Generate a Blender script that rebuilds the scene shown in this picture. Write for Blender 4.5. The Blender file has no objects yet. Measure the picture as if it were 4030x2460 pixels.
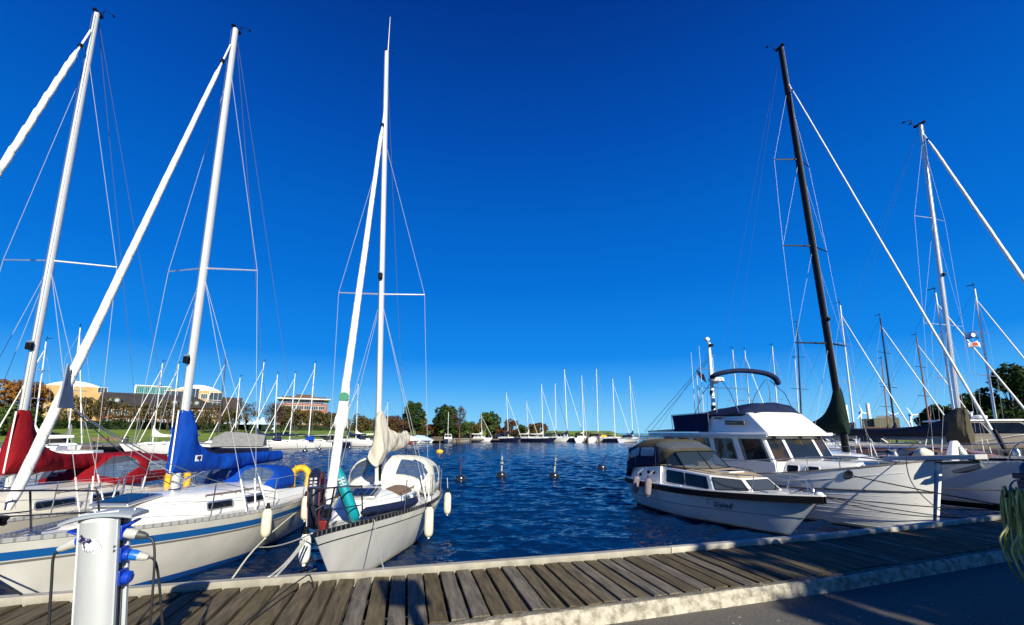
import bpy, math, random
from mathutils import Vector, Matrix
R = math.radians
sc = bpy.context.scene
rnd = random.Random(7)

# ------------------------------------------------------------------ camera
CAMZ = 2.4                      # metres above the water (z = 0)
PITCH = R(9.66)
FPX, PCX, PCY, W0 = 1636.0, 2015.0, 1425.0, 4030.0
cam_d = bpy.data.cameras.new("camera")
cam = bpy.data.objects.new("camera", cam_d)
sc.collection.objects.link(cam)
cam.location = (0, 0, CAMZ)
cam.rotation_euler = (R(90) + PITCH, 0, 0)
cam_d.sensor_width = 36
cam_d.lens = 36 * FPX / W0
cam_d.shift_y = (PCY - 1230) / W0
cam_d.clip_start = 0.05
cam_d.clip_end = 20000
sc.camera = cam
sc.render.resolution_x, sc.render.resolution_y = 1024, 625

# ------------------------------------------------------------------ light
SUN_EL, SUN_AZ = R(26), R(155.5)          # azimuth clockwise from +Y
w = bpy.data.worlds.new("World"); sc.world = w; w.use_nodes = True
nt = w.node_tree; nt.nodes.clear()
sky = nt.nodes.new("ShaderNodeTexSky"); sky.sky_type = 'NISHITA'; sky.sun_disc = False
sky.sun_elevation = SUN_EL; sky.sun_rotation = SUN_AZ
sky.altitude = 0; sky.air_density = 1.0; sky.dust_density = 0.3; sky.ozone_density = 3.0
hsv = nt.nodes.new("ShaderNodeHueSaturation"); hsv.inputs['Saturation'].default_value = 1.28
gam = nt.nodes.new("ShaderNodeGamma"); gam.inputs['Gamma'].default_value = 1.0
bg = nt.nodes.new("ShaderNodeBackground"); bg.inputs['Strength'].default_value = 0.71
# deep clear autumn sky: colour by height above the horizon
tc = nt.nodes.new("ShaderNodeTexCoord"); sx = nt.nodes.new("ShaderNodeSeparateXYZ"); nt.links.new(tc.outputs['Generated'], sx.inputs[0])
rp = nt.nodes.new("ShaderNodeValToRGB"); nt.links.new(sx.outputs['Z'], rp.inputs[0]); rp.color_ramp.interpolation = 'LINEAR'
for k_, (p_, c_) in enumerate(((0.0, (.27, .66, .96)), (.04, (.19, .58, .96)), (.105, (.060, .40, .93)), (.17, (.006, .25, .84)), (.33, (.001, .165, .69)), (.60, (.0006, .078, .45)), (.80, (.0006, .030, .24)), (1.0, (.0006, .018, .17)))):
    e_ = rp.color_ramp.elements[k_] if k_ < 2 else rp.color_ramp.elements.new(p_)
    if k_ == 1: e_.position = p_
    e_.position = p_; e_.color = (*c_, 1)
mxs = nt.nodes.new("ShaderNodeMixRGB"); mxs.inputs[0].default_value = .985; scl = nt.nodes.new("ShaderNodeVectorMath"); scl.operation = 'SCALE'; scl.inputs['Scale'].default_value = .10
out = nt.nodes.new("ShaderNodeOutputWorld")
nt.links.new(sky.outputs[0], gam.inputs['Color']); nt.links.new(gam.outputs[0], hsv.inputs['Color'])
nt.links.new(hsv.outputs[0], scl.inputs[0]); nt.links.new(scl.outputs[0], mxs.inputs[1]); nt.links.new(rp.outputs[0], mxs.inputs[2]); nt.links.new(mxs.outputs[0], bg.inputs['Color']); nt.links.new(bg.outputs[0], out.inputs['Surface'])
sd = bpy.data.lights.new("sun", 'SUN'); sd.energy = 5.0; sd.angle = R(0.53); sd.color = (1.0, 0.94, 0.77)
sun = bpy.data.objects.new("sun", sd); sc.collection.objects.link(sun)
to_sun = Vector((math.sin(SUN_AZ) * math.cos(SUN_EL), math.cos(SUN_AZ) * math.cos(SUN_EL), math.sin(SUN_EL)))
sun.rotation_euler = to_sun.to_track_quat('Z', 'Y').to_euler(); sun.location = (10, -20, 20)
sc.view_settings.view_transform = 'Standard'; sc.view_settings.look = 'None'
sc.view_settings.exposure = 0.50; sc.view_settings.gamma = 1.0
sc.cycles.max_bounces = 6; sc.cycles.transparent_max_bounces = 12; sc.cycles.caustics_reflective = True; sc.cycles.blur_glossy = 1.0; sc.cycles.sample_clamp_indirect = 6.0; sc.cycles.caustics_refractive = False

# ------------------------------------------------------------------ helpers
def ray(px, py):
    X = (px - PCX) / FPX; Y = -(py - PCY) / FPX
    c, s = math.cos(PITCH), math.sin(PITCH)
    return X, c - Y * s, s + Y * c
def P(px, py, y=None, z=None, t=None):
    """world point that the photograph shows at a pixel, given its forward distance y, height z or depth t"""
    X, b, c = ray(px, py)
    if y is not None: t = y / b
    elif z is not None: t = (z - CAMZ) / c
    return Vector((X * t, b * t, CAMZ + c * t))
def C(r, g, b):
    f = lambda v: (v / 255 / 12.92) if v / 255 <= .04045 else ((v / 255 + .055) / 1.055) ** 2.4
    return (f(r), f(g), f(b))

MATS = {}
def mat(name, col, rough=.5, metal=0.0, var=0.0, vs=3.0, bump=0.0, bs=40.0, col2=None, spec=.5, alpha=1.0, coat=0.0, stretch=None, detail=4, thr=None, trans=0.0):
    if name in MATS: return MATS[name]
    m = bpy.data.materials.new(name); m.use_nodes = True
    t = m.node_tree; n = t.nodes; l = t.links
    p = n['Principled BSDF']
    p.inputs['Base Color'].default_value = (*col, 1); p.inputs['Roughness'].default_value = rough
    p.inputs['Metallic'].default_value = metal; p.inputs['Specular IOR Level'].default_value = spec
    p.inputs['Coat Weight'].default_value = coat; p.inputs['Transmission Weight'].default_value = trans
    co = n.new("ShaderNodeTexCoord"); mp = n.new("ShaderNodeMapping")
    l.new(co.outputs['Object'], mp.inputs['Vector'])
    if stretch: mp.inputs['Scale'].default_value = stretch
    if var or col2:
        nz = n.new("ShaderNodeTexNoise"); nz.inputs['Scale'].default_value = vs; nz.inputs['Detail'].default_value = detail
        l.new(mp.outputs[0], nz.inputs['Vector'])
        rp = n.new("ShaderNodeValToRGB")
        a, b = thr if thr else (.3, .7)
        rp.color_ramp.elements[0].position = a; rp.color_ramp.elements[1].position = b
        c0 = tuple(max(0, x * (1 - var)) for x in col); c1 = col2 if col2 else tuple(min(1, x * (1 + var)) for x in col)
        rp.color_ramp.elements[0].color = (*c0, 1); rp.color_ramp.elements[1].color = (*c1, 1)
        l.new(nz.outputs['Fac'], rp.inputs[0]); l.new(rp.outputs[0], p.inputs['Base Color'])
    if bump:
        nb = n.new("ShaderNodeTexNoise"); nb.inputs['Scale'].default_value = bs; nb.inputs['Detail'].default_value = 5
        l.new(mp.outputs[0], nb.inputs['Vector'])
        bn = n.new("ShaderNodeBump"); bn.inputs['Strength'].default_value = bump; bn.inputs['Distance'].default_value = .02
        l.new(nb.outputs['Fac'], bn.inputs['Height']); l.new(bn.outputs[0], p.inputs['Normal'])
    if alpha < 1: p.inputs['Alpha'].default_value = alpha
    MATS[name] = m
    return m
def attr_mat(name, base, a0, a1, rough, var=.25, vs=8, stretch=None, bump=.4, bs=60, trans=0, rot=0):
    """colour varies between a0*base and a1 tint with the per-face attribute 'rnd'"""
    m = bpy.data.materials.new(name); m.use_nodes = True
    t = m.node_tree; n = t.nodes; l = t.links; p = n['Principled BSDF']; p.inputs['Roughness'].default_value = rough
    p.inputs['Specular IOR Level'].default_value = .25
    at = n.new("ShaderNodeAttribute"); at.attribute_name = 'rnd'
    rp = n.new("ShaderNodeValToRGB"); rp.color_ramp.elements[0].color = (*a0, 1); rp.color_ramp.elements[1].color = (*a1, 1)
    e = rp.color_ramp.elements.new(.5); e.color = (*base, 1)
    l.new(at.outputs['Fac'], rp.inputs[0])
    co = n.new("ShaderNodeTexCoord"); mp = n.new("ShaderNodeMapping"); l.new(co.outputs['Object'], mp.inputs['Vector'])
    if stretch: mp.inputs['Scale'].default_value = stretch
    if rot: mp.vector_type = 'TEXTURE'; mp.inputs['Rotation'].default_value = (0, 0, rot); mp.inputs['Scale'].default_value = tuple(1 / q for q in stretch)
    nz = n.new("ShaderNodeTexNoise"); nz.inputs['Scale'].default_value = vs; nz.inputs['Detail'].default_value = 6; l.new(mp.outputs[0], nz.inputs['Vector'])
    mr = n.new("ShaderNodeMapRange"); mr.inputs['To Min'].default_value = 1 - var; mr.inputs['To Max'].default_value = 1 + var
    mr.inputs['From Min'].default_value = .3; mr.inputs['From Max'].default_value = .7
    l.new(nz.outputs['Fac'], mr.inputs['Value'])
    mx = n.new("ShaderNodeVectorMath"); mx.operation = 'SCALE'; l.new(rp.outputs[0], mx.inputs[0]); l.new(mr.outputs[0], mx.inputs['Scale'])
    l.new(mx.outputs[0], p.inputs['Base Color'])
    if bump:
        nb = n.new("ShaderNodeTexNoise"); nb.inputs['Scale'].default_value = bs; nb.inputs['Detail'].default_value = 5; l.new(mp.outputs[0], nb.inputs['Vector'])
        bn = n.new("ShaderNodeBump"); bn.inputs['Strength'].default_value = bump; bn.inputs['Distance'].default_value = .01
        l.new(nb.outputs['Fac'], bn.inputs['Height']); l.new(bn.outputs[0], p.inputs['Normal'])
    if trans:
        tr = n.new("ShaderNodeBsdfTranslucent"); l.new(mx.outputs[0], tr.inputs['Color'])
        ms = n.new("ShaderNodeMixShader"); ms.inputs[0].default_value = trans
        l.new(p.outputs[0], ms.inputs[1]); l.new(tr.outputs[0], ms.inputs[2]); l.new(ms.outputs[0], n['Material Output'].inputs['Surface'])
    MATS[name] = m
    return m

def tag(o, label=None, cat=None, group=None, kind=None):
    if label: o['label'] = label
    if cat: o['category'] = cat
    if group: o['group'] = group
    if kind: o['kind'] = kind
    return o
def thing(name, label, cat, loc=(0, 0, 0), rz=0.0, group=None):
    o = bpy.data.objects.new(name, None); sc.collection.objects.link(o)
    o.location = loc; o.rotation_euler = (0, 0, rz); o.empty_display_size = .2
    return tag(o, label, cat, group)

class MB:
    def __init__(s): s.v = []; s.f = []; s.m = []; s.r = []
    def add(s, vs, fs, mi=0, r=None):
        b = len(s.v); s.v += [tuple(v) for v in vs]
        for k, f in enumerate(fs):
            s.f.append(tuple(b + i for i in f)); s.m.append(mi if isinstance(mi, int) else mi[k]); s.r.append(.5 if r is None else r)
        return s
    def hexa(s, p, mi=0, r=None):      # p: 4 bottom, 4 top
        return s.add(p, [(3, 2, 1, 0), (4, 5, 6, 7), (0, 1, 5, 4), (1, 2, 6, 5), (2, 3, 7, 6), (3, 0, 4, 7)], mi, r)
    def box(s, c, d, rz=0.0, mi=0, r=None, mtx=None):
        q = []
        for z in (-1, 1):
            for x, y in ((-1, -1), (1, -1), (1, 1), (-1, 1)):
                v = Vector((x * d[0] / 2, y * d[1] / 2, z * d[2] / 2))
                if mtx: v = mtx @ v
                elif rz: v = Matrix.Rotation(rz, 3, 'Z') @ v
                q.append(v + Vector(c))
        return s.hexa(q, mi, r)
    def grid(s, rows, mi=0, closed=False, cap=False, r=None):
        n = len(rows[0]); vs = [p for row in rows for p in row]; fs = []; ms = []
        for i in range(len(rows) - 1):
            for j in range(n if closed else n - 1):
                j2 = (j + 1) % n
                fs.append((i * n + j, i * n + j2, (i + 1) * n + j2, (i + 1) * n + j)); ms.append(mi(i, j) if callable(mi) else mi)
        if cap:
            fs.append(tuple(range(n - 1, -1, -1))); ms.append(0 if callable(mi) else mi)
            fs.append(tuple((len(rows) - 1) * n + j for j in range(n))); ms.append(0 if callable(mi) else mi)
        return s.add(vs, fs, ms, r)
    def tube(s, pts, r, n=6, mi=0, cap=True, el=1.0, up=None):
        pts = [Vector(p) for p in pts]; rows = []
        prev = None
        for i, p in enumerate(pts):
            d = (pts[min(i + 1, len(pts) - 1)] - pts[max(i - 1, 0)])
            if d.length < 1e-9: d = Vector((0, 0, 1))
            d.normalize()
            if prev is None:
                a = Vector(up) if up else (Vector((1, 0, 0)) if abs(d.x) < .8 else Vector((0, 0, 1)))
            else: a = prev
            u = (a - d * a.dot(d)).normalized(); v = d.cross(u); prev = u
            rr = r[i] if isinstance(r, (list, tuple)) else r
            rows.append([p + (u * math.cos(k * 2 * math.pi / n) + v * el * math.sin(k * 2 * math.pi / n)) * rr for k in range(n)])
        return s.grid(rows, mi, True, cap)
    def poly(s, pts, mi=0): return s.add(pts, [tuple(range(len(pts)))], mi)
    def loft2(s, a, b, mi=0, capa=True, capb=True):   # two polygons, same count
        n = len(a); fs = [(i, (i + 1) % n, n + (i + 1) % n, n + i) for i in range(n)]
        if capa: fs.append(tuple(range(n - 1, -1, -1)))
        if capb: fs.append(tuple(range(n, 2 * n)))
        return s.add(list(a) + list(b), fs, mi)
    def lathe(s, prof, c=(0, 0, 0), n=16, mi=0, axis=(0, 0, 1), sx=1, sy=1):
        q = Vector((0, 0, 1)).rotation_difference(Vector(axis).normalized()); c = Vector(c)
        rows = [[c + q @ Vector((math.cos(k * 2 * math.pi / n) * r * sx, math.sin(k * 2 * math.pi / n) * r * sy, z)) for k in range(n)] for r, z in prof]
        return s.grid(rows, mi, True, True)
    def build(s, name, mats, parent=None, label=None, angle=38, bevel=0, **kw):
        me = bpy.data.meshes.new(name); me.from_pydata(s.v, [], s.f)
        if not isinstance(mats, (list, tuple)): mats = [mats]
        for m in mats: me.materials.append(m)
        me.polygons.foreach_set('material_index', [min(i, len(mats) - 1) for i in s.m])
        me.polygons.foreach_set('use_smooth', [True] * len(s.f))
        if len(set(s.r)) > 1:
            at = me.attributes.new('rnd', 'FLOAT', 'FACE'); at.data.foreach_set('value', s.r)
        me.update(); me.validate(); me.set_sharp_from_angle(angle=R(angle))
        o = bpy.data.objects.new(name, me); sc.collection.objects.link(o)
        if parent: o.parent = parent
        if label: o['label'] = label
        if bevel:
            b = o.modifiers.new('bevel', 'BEVEL'); b.width = bevel; b.segments = 2; b.limit_method = 'ANGLE'; b.angle_limit = R(40)
        for k, v in kw.items(): o[k] = v
        return o
def tube_obj(name, pts, r, m, parent=None, n=6, **kw):
    return MB().tube(pts, r, n).build(name, m, parent, angle=60, **kw)
def lerp(a, b, t): return a + (b - a) * t
def smooth_path(pts, n=6):
    """Catmull-Rom through the points"""
    pts = [Vector(p) for p in pts]; out = []
    q = [pts[0] * 2 - pts[1]] + pts + [pts[-1] * 2 - pts[-2]]
    for i in range(1, len(q) - 2):
        for k in range(n):
            t = k / n; a, b, c, d = q[i - 1], q[i], q[i + 1], q[i + 2]
            out.append(.5 * ((2 * b) + (c - a) * t + (2 * a - 5 * b + 4 * c - d) * t * t + (3 * b - a - 3 * c + d) * t ** 3))
    out.append(pts[-1]); return out
def sag(a, b, s, n=10):
    a, b = Vector(a), Vector(b)
    return [a.lerp(b, i / n) - Vector((0, 0, s * 4 * (i / n) * (1 - i / n))) for i in range(n + 1)]
def patch(fn, u0, u1, v0, v1, off, name, m, parent, rr=.35, n=6, frame=None, thick=.0, label=None, skew=0.0):
    """rounded panel lying on the surface fn(u,v), lifted by off; optional frame as its sub-part"""
    def pt(a, b, o):
        v = v0 + (v1 - v0) * b; u = u0 + (u1 - u0) * a + skew * (b - .5)
        p = Vector(fn(u, v)); e = 1e-3
        du = Vector(fn(u + e, v)) - p; dv = Vector(fn(u, v + e)) - p
        return p + du.cross(dv).normalized() * o
    outl = []; wm_ = (Vector(fn(u1, .5 * (v0 + v1))) - Vector(fn(u0, .5 * (v0 + v1)))).length; hm_ = (Vector(fn(.5 * (u0 + u1), v1)) - Vector(fn(.5 * (u0 + u1), v0))).length
    rx = min(.5, rr * min(wm_, hm_) / max(1e-6, wm_)); ry = min(.5, rr * min(wm_, hm_) / max(1e-6, hm_))
    for cx, cy, a0 in ((1 - rx, 1 - ry, 0), (rx, 1 - ry, 90), (rx, ry, 180), (1 - rx, ry, 270)):
        for k in range(n + 1):
            a = R(a0 + 90 * k / n); outl.append((cx + rx * math.cos(a), cy + ry * math.sin(a)))
    N = len(outl)
    b = MB(); rings = []
    for s_ in (1.0, .86, .72, .58, .44, .3, .15): rings.append([pt(.5 + (x - .5) * s_, .5 + (y - .5) * s_, off) for x, y in outl])
    b.grid(rings, 0, True); b.add([pt(.5, .5, off)] + rings[-1], [(0, 1 + i, 1 + (i + 1) % N) for i in range(N)])
    o = b.build(name, m, parent, label=label)
    if frame:
        fm, fw = frame; du = (Vector(fn(u1, .5 * (v0 + v1))) - Vector(fn(u0, .5 * (v0 + v1)))).length; dv = (Vector(fn(.5 * (u0 + u1), v1)) - Vector(fn(.5 * (u0 + u1), v0))).length
        g = MB(); q = []
        sg_ = math.copysign(1, off)
        for ox, h in ((0, off), (0, off + sg_ * .012), (fw, off + sg_ * .008), (fw, -sg_ * .004)):
            q.append([pt(.5 + (x - .5) * (1 + 2 * ox / du), .5 + (y - .5) * (1 + 2 * ox / dv), h) for x, y in outl])
        g.grid(q, 0, True); g.build('frame', fm, o)
    return o
def text_obj(name, body, size, m, parent, mtx, ext=.002, shear=0.0, align='CENTER'):
    cu = bpy.data.curves.new('t', 'FONT'); cu.body = body; cu.size = size; cu.extrude = ext; cu.align_x = align; cu.align_y = 'CENTER'; cu.shear = shear
    cu.resolution_u = 2
    ob = bpy.data.objects.new('t', cu); sc.collection.objects.link(ob)
    dg = bpy.context.evaluated_depsgraph_get(); me = bpy.data.meshes.new_from_object(ob.evaluated_get(dg))
    bpy.data.objects.remove(ob)
    me.materials.clear(); me.materials.append(m)
    o = bpy.data.objects.new(name, me); sc.collection.objects.link(o); o.parent = parent; o.matrix_local = mtx
    return o

# ------------------------------------------------------------------ materials
gel = mat('white_gelcoat', (.79, .78, .74), .22, var=.06, vs=1.5, coat=.3)
gel_s = mat('hull_gelcoat_weathered', (.78, .765, .70), .25, var=.11, vs=2.2, coat=.3, stretch=(1, 1, .5))
cream = mat('cream_gelcoat', (.70, .66, .55), .3, var=.06, vs=2)
deckm = mat('deck_nonskid', (.66, .65, .61), .7, var=.08, vs=6, bump=.15, bs=300)
alu = mat('anodised_aluminium', (.72, .72, .70), .33, metal=.85, var=.06, vs=2, stretch=(1, 1, .2))
alu_w = mat('bright_mast_paint', (.80, .80, .78), .3, metal=.2, var=.05, vs=1.5, stretch=(1, 1, .2))
mast_s = mat('silver_mast', (.70, .71, .68), .35, metal=.25, var=.06, vs=2, stretch=(1, 1, .2))
steel = mat('stainless_steel', (.58, .58, .58), .28, metal=1.0)
dsteel = mat('dark_steel_tube', (.10, .10, .12), .25, metal=.8)
wire = mat('rigging_wire', (.42, .45, .48), .5, metal=.2)
fwire = mat('far_rigging_wire', (.30, .33, .37), .6)
dwire = mat('dark_rigging_line', (.10, .12, .16), .6, spec=.12)
black = mat('black_plastic', (.006, .006, .007), .45, spec=.12)
rubber = mat('black_rubber', (.02, .02, .02), .6, spec=.12)
navy = mat('navy_canvas', (.012, .020, .060), .8, var=.25, vs=4, bump=.5, bs=6, spec=.12)
bluec = mat('royal_blue_canvas', (.003, .050, .34), .75, var=.18, vs=3, bump=1.0, bs=7, stretch=(1, 1.6, .6), spec=.12)
redc = mat('dark_red_canvas', (.21, .006, .012), .8, var=.18, vs=3, bump=1.0, bs=7, stretch=(1, 1.6, .6), spec=.12)
creamc = mat('cream_canvas', (.54, .50, .42), .85, var=.10, vs=4, bump=1.0, bs=9, stretch=(1, 1.6, .6), spec=.12)
dodgc = mat('pale_canvas', (.66, .64, .55), .8, var=.08, vs=3, bump=1.0, bs=7, stretch=(1, 1.6, .6), spec=.12)
greenc = mat('dark_green_canvas', (.010, .022, .016), .85, var=.2, vs=3, bump=.6, bs=5, spec=.12)
greyc = mat('grey_canvas', (.20, .20, .20), .85, var=.15, vs=3, bump=.5, bs=5, spec=.12)
tauc = mat('taupe_canvas', (.075, .067, .046), .85, var=.15, vs=3, bump=.5, bs=5, spec=.12)
beige = mat('beige_deck_cover', (.42, .34, .22), .8, var=.1, vs=5, bump=.2, bs=200)
sailm = mat('furled_sail_cloth', (.78, .77, .70), .75, var=.08, vs=5, bump=.45, bs=12)
glass = mat('dark_window_glass', (.007, .010, .013), .05, spec=.3, var=.5, vs=2)
clear = mat('clear_vinyl', (.20, .26, .34), .12, alpha=.55)
vin = mat('smoked_vinyl', (.12, .16, .22), .1, alpha=.38)
def rail_mat(name, c0, c1):
    m = bpy.data.materials.new(name); m.use_nodes = True; t = m.node_tree; n = t.nodes; l = t.links; p = n['Principled BSDF']; p.inputs['Roughness'].default_value = .4; p.inputs['Metallic'].default_value = .4
    co = n.new('ShaderNodeTexCoord'); wv = n.new('ShaderNodeTexWave'); wv.bands_direction = 'Y'; wv.inputs['Scale'].default_value = 3.1; l.new(co.outputs['Object'], wv.inputs['Vector']); rp = n.new('ShaderNodeValToRGB')
    rp.color_ramp.interpolation = 'CONSTANT'; rp.color_ramp.elements[0].color = (*c0, 1); rp.color_ramp.elements[1].position = .84; rp.color_ramp.elements[1].color = (*c1, 1); l.new(wv.outputs['Fac'], rp.inputs[0]); l.new(rp.outputs[0], p.inputs['Base Color']); MATS[name] = m; return m
perf = rail_mat('perforated_toe_rail', (.55, .55, .53), (.34, .34, .33)); perfb = rail_mat('black_perforated_toe_rail', (.015, .015, .018), (.22, .22, .20))
stripe_b = mat('blue_hull_stripe', (.012, .13, .42), .3)
boot_b = mat('blue_boot_stripe', (.012, .09, .38), .3)
antif = mat('dark_antifouling', (.02, .02, .025), .6)
redp = mat('red_boot_paint', (.16, .012, .012), .4)
teak = mat('weathered_teak', (.20, .13, .075), .7, var=.3, vs=4, stretch=(1, 12, 1))
varn = mat('varnished_wood', (.26, .11, .035), .3, var=.3, vs=4, coat=.5)
rope_w = mat('white_rope', (.62, .60, .52), .9, bump=.8, bs=120)
rope_d = mat('dark_rope', (.035, .035, .04), .9, spec=.12)
yellow = mat('yellow_vinyl', (.80, .44, .01), .5, var=.08, vs=5, bump=.4, bs=18)
fend = mat('aged_fender_vinyl', (.66, .62, .49), .55, var=.15, vs=5)
fendw = mat('white_fender_vinyl', (.78, .78, .74), .4, var=.05, vs=5)
fendc = mat('grey_fender_cover', (.20, .17, .19), .95, var=.15, vs=20)
white = mat('white_paint', (.78, .78, .77), .4, var=.04, vs=3)
# ------------------------------------------------------------------ water
def water_mat():
    m = bpy.data.materials.new('harbour_water'); m.use_nodes = True; t = m.node_tree; n = t.nodes; l = t.links
    p = n['Principled BSDF']; p.inputs['Roughness'].default_value = .07; p.inputs['IOR'].default_value = 1.33
    p.inputs['Specular IOR Level'].default_value = .5
    co = n.new("ShaderNodeTexCoord")
    def noise(scale, st, det, w=0, rot=0):
        mp = n.new("ShaderNodeMapping"); mp.inputs['Scale'].default_value = st; mp.inputs['Rotation'].default_value = (0, 0, rot); l.new(co.outputs['Object'], mp.inputs['Vector'])
        z = n.new("ShaderNodeTexNoise"); z.inputs['Scale'].default_value = scale; z.inputs['Detail'].default_value = det; z.inputs['Roughness'].default_value = .5
        z.inputs['Distortion'].default_value = w; l.new(mp.outputs[0], z.inputs['Vector']); return z
    a = noise(1.5, (.75, 1.7, 1), 2, .5, .12); b = noise(5.5, (.6, 1.6, 1), 2, .4, -.25); c = noise(.30, (1, 1.6, 1), 2)
    m1 = n.new("ShaderNodeMath"); m1.operation = 'MULTIPLY_ADD'; m1.inputs[1].default_value = .32; l.new(b.outputs['Fac'], m1.inputs[0]); l.new(a.outputs['Fac'], m1.inputs[2])
    m2 = n.new("ShaderNodeMath"); m2.operation = 'MULTIPLY_ADD'; m2.inputs[1].default_value = 1.3; l.new(c.outputs['Fac'], m2.inputs[0]); l.new(m1.outputs[0], m2.inputs[2])
    # calmer in the lee of the moored boats close to the jetty
    bn = n.new("ShaderNodeBump"); bn.inputs['Strength'].default_value = 1.0; bn.inputs['Distance'].default_value = .09
    l.new(m2.outputs[0], bn.inputs['Height']); l.new(bn.outputs[0], p.inputs['Normal'])
    big = noise(.05, (1, 2.2, 1), 3)
    rp = n.new("ShaderNodeValToRGB"); rp.color_ramp.elements[0].position = .35; rp.color_ramp.elements[1].position = .65
    rp.color_ramp.elements[0].color = (.0006, .010, .045, 1); rp.color_ramp.elements[1].color = (.001, .017, .068, 1)
    l.new(big.outputs['Fac'], rp.inputs[0]); l.new(rp.outputs[0], p.inputs['Base Color'])
    return m
import numpy as np
def water_sheet():
    """chop as real relief near the quay, fading into the flat far sheet"""
    g = np.random.default_rng(4); nr, na = 900, 760
    r = 2.2 * (260 / 2.2) ** (np.arange(nr) / (nr - 1)); a = np.radians(np.linspace(-68, 66, na)); RR, A = np.meshgrid(r, a, indexing='ij')
    x = RR * np.sin(A); y = RR * np.cos(A); z = np.zeros_like(x); sp = RR * np.log(260 / 2.2) / (nr - 1) * .9
    n = 110
    for k in range(n):
        lam = .15 * (2.2 / .15) ** (((k + g.random()) / n) ** 1.25); th = np.radians(97 + g.normal() * 30); kx, ky = np.cos(th) * 2 * np.pi / lam, np.sin(th) * 2 * np.pi / lam
        sl = .25 * np.sqrt(2 / n) * (1.0 if lam < 1.3 else .6); fade = np.clip((lam / sp - 2.2) / 2.0, 0, 1); ph = kx * x + ky * y + g.random() * 6.28 + .8 * np.sin(x * .31 * g.random() + y * .27 * g.random() + k)
        z += fade * sl * lam / 6.283 * (np.cos(ph) + .25 * np.cos(2 * ph))
    edge = np.clip((260 - RR) / 60, 0, 1) * np.clip((np.radians(64) - np.abs(A)) / np.radians(3), 0, 1); patchy = .75 + .35 * np.sin(x * .09 + 1) * np.sin(y * .07)
    z = z * edge * patchy
    v = np.stack([x, y, z], -1).reshape(-1, 3).astype(np.float32); idx = np.arange(nr * na).reshape(nr, na)
    f = np.stack([idx[:-1, :-1], idx[:-1, 1:], idx[1:, 1:], idx[1:, :-1]], -1).reshape(-1, 4)
    out = []; me = bpy.data.meshes.new('water'); 
    # far flat sheet: ring round the relief
    A0, A1 = a[0], a[-1]; ex = [(-9000, -60, 0), (9000, -60, 0), (9000, 14000, 0), (-9000, 14000, 0)]
    rim = [(260 * math.sin(t), 260 * math.cos(t), 0) for t in np.linspace(A0, A1, 60)]
    base = len(v); v = np.vstack([v, np.array(ex + rim + [(2.2 * math.sin(A0), 2.2 * math.cos(A0), 0), (2.2 * math.sin(A1), 2.2 * math.cos(A1), 0)], dtype=np.float32)])
    me.vertices.add(len(v)); me.vertices.foreach_set('co', v.ravel()); nl = f.size; polys = [list(q) for q in ()]
    R0 = base + 4; far = [[base + 3, base + 2] + [R0 + i for i in range(59, -1, -1)], [base + 0, base + 3, R0, base + 64], [base + 2, base + 1, base + 65, R0 + 59], [base + 1, base + 0, base + 64, base + 65]]
    fl = np.concatenate([f.ravel()] + [np.array(p) for p in far]).astype(np.int32); st = np.concatenate([np.arange(0, nl, 4), nl + np.cumsum([0] + [len(p) for p in far[:-1]])]).astype(np.int32)
    me.loops.add(len(fl)); me.loops.foreach_set('vertex_index', fl); me.polygons.add(len(st)); me.polygons.foreach_set('loop_start', st); me.polygons.foreach_set('use_smooth', np.ones(len(st), dtype=bool)); me.update(calc_edges=True); me.validate()
    me.materials.append(water_mat()); o = bpy.data.objects.new('water', me); sc.collection.objects.link(o); o['kind'] = 'structure'
water_sheet()

# ------------------------------------------------------------------ quay, kerb and boardwalk (planks at 0.90, asphalt at 0.75)
OUT = [(-14, 1.9), (-8.6, 3.15), (-4.65, 4.02), (-1.89, 4.70), (.98, 5.42), (4.4, 6.35), (9.45, 8.05), (15, 10.2), (30, 16.2)]
INN = [(-14, .6), (-8.6, 1.85), (-4.3, 2.72), (-.87, 3.58), (1.06, 4.12), (3.6, 4.87), (6.44, 5.86), (15, 8.9), (30, 14.9)]
def along(pl, x):
    for (x0, y0), (x1, y1) in zip(pl, pl[1:]):
        if x <= x1: return y0 + (y1 - y0) * (x - x0) / (x1 - x0)
    return pl[-1][1]
asph = mat('asphalt', (.13, .12, .098), .9, var=.4, vs=60, bump=.5, bs=220, detail=8)
b = MB(); xs = [-14 + i * .5 for i in range(89)]
b.grid([[(x, -60, .77) for x in xs], [(x, along(INN, x) - .12, .77) for x in xs]])
b.add([(-400, -60, .77), (-14, -60, .77), (-14, along(INN, -14) - .12, .77), (-400, -60 + 2, .77)], [(0, 1, 2, 3)])
b.add([(30, -60, .77), (120, -60, .77), (120, 40, .77), (30, along(INN, 30) - .12, .77)], [(0, 1, 2, 3)])
b.build('quay_pavement', asph, kind='structure')
# loose pale flecks (leaves, paint chips) on the asphalt
b = MB()
for i in range(60):
    x = rnd.uniform(.8, 4.2); y = along(INN, x) - .3 - rnd.random() ** 1.5 * 1.3; a = rnd.uniform(0, 3); s = rnd.uniform(.004, .012)
    b.box((x, y, .7725), (s * 1.8, s, .003), a)
tag(b.build('fallen_leaf_scraps', mat('dry_leaf', (.42, .40, .33), .8)), kind='stuff')
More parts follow.
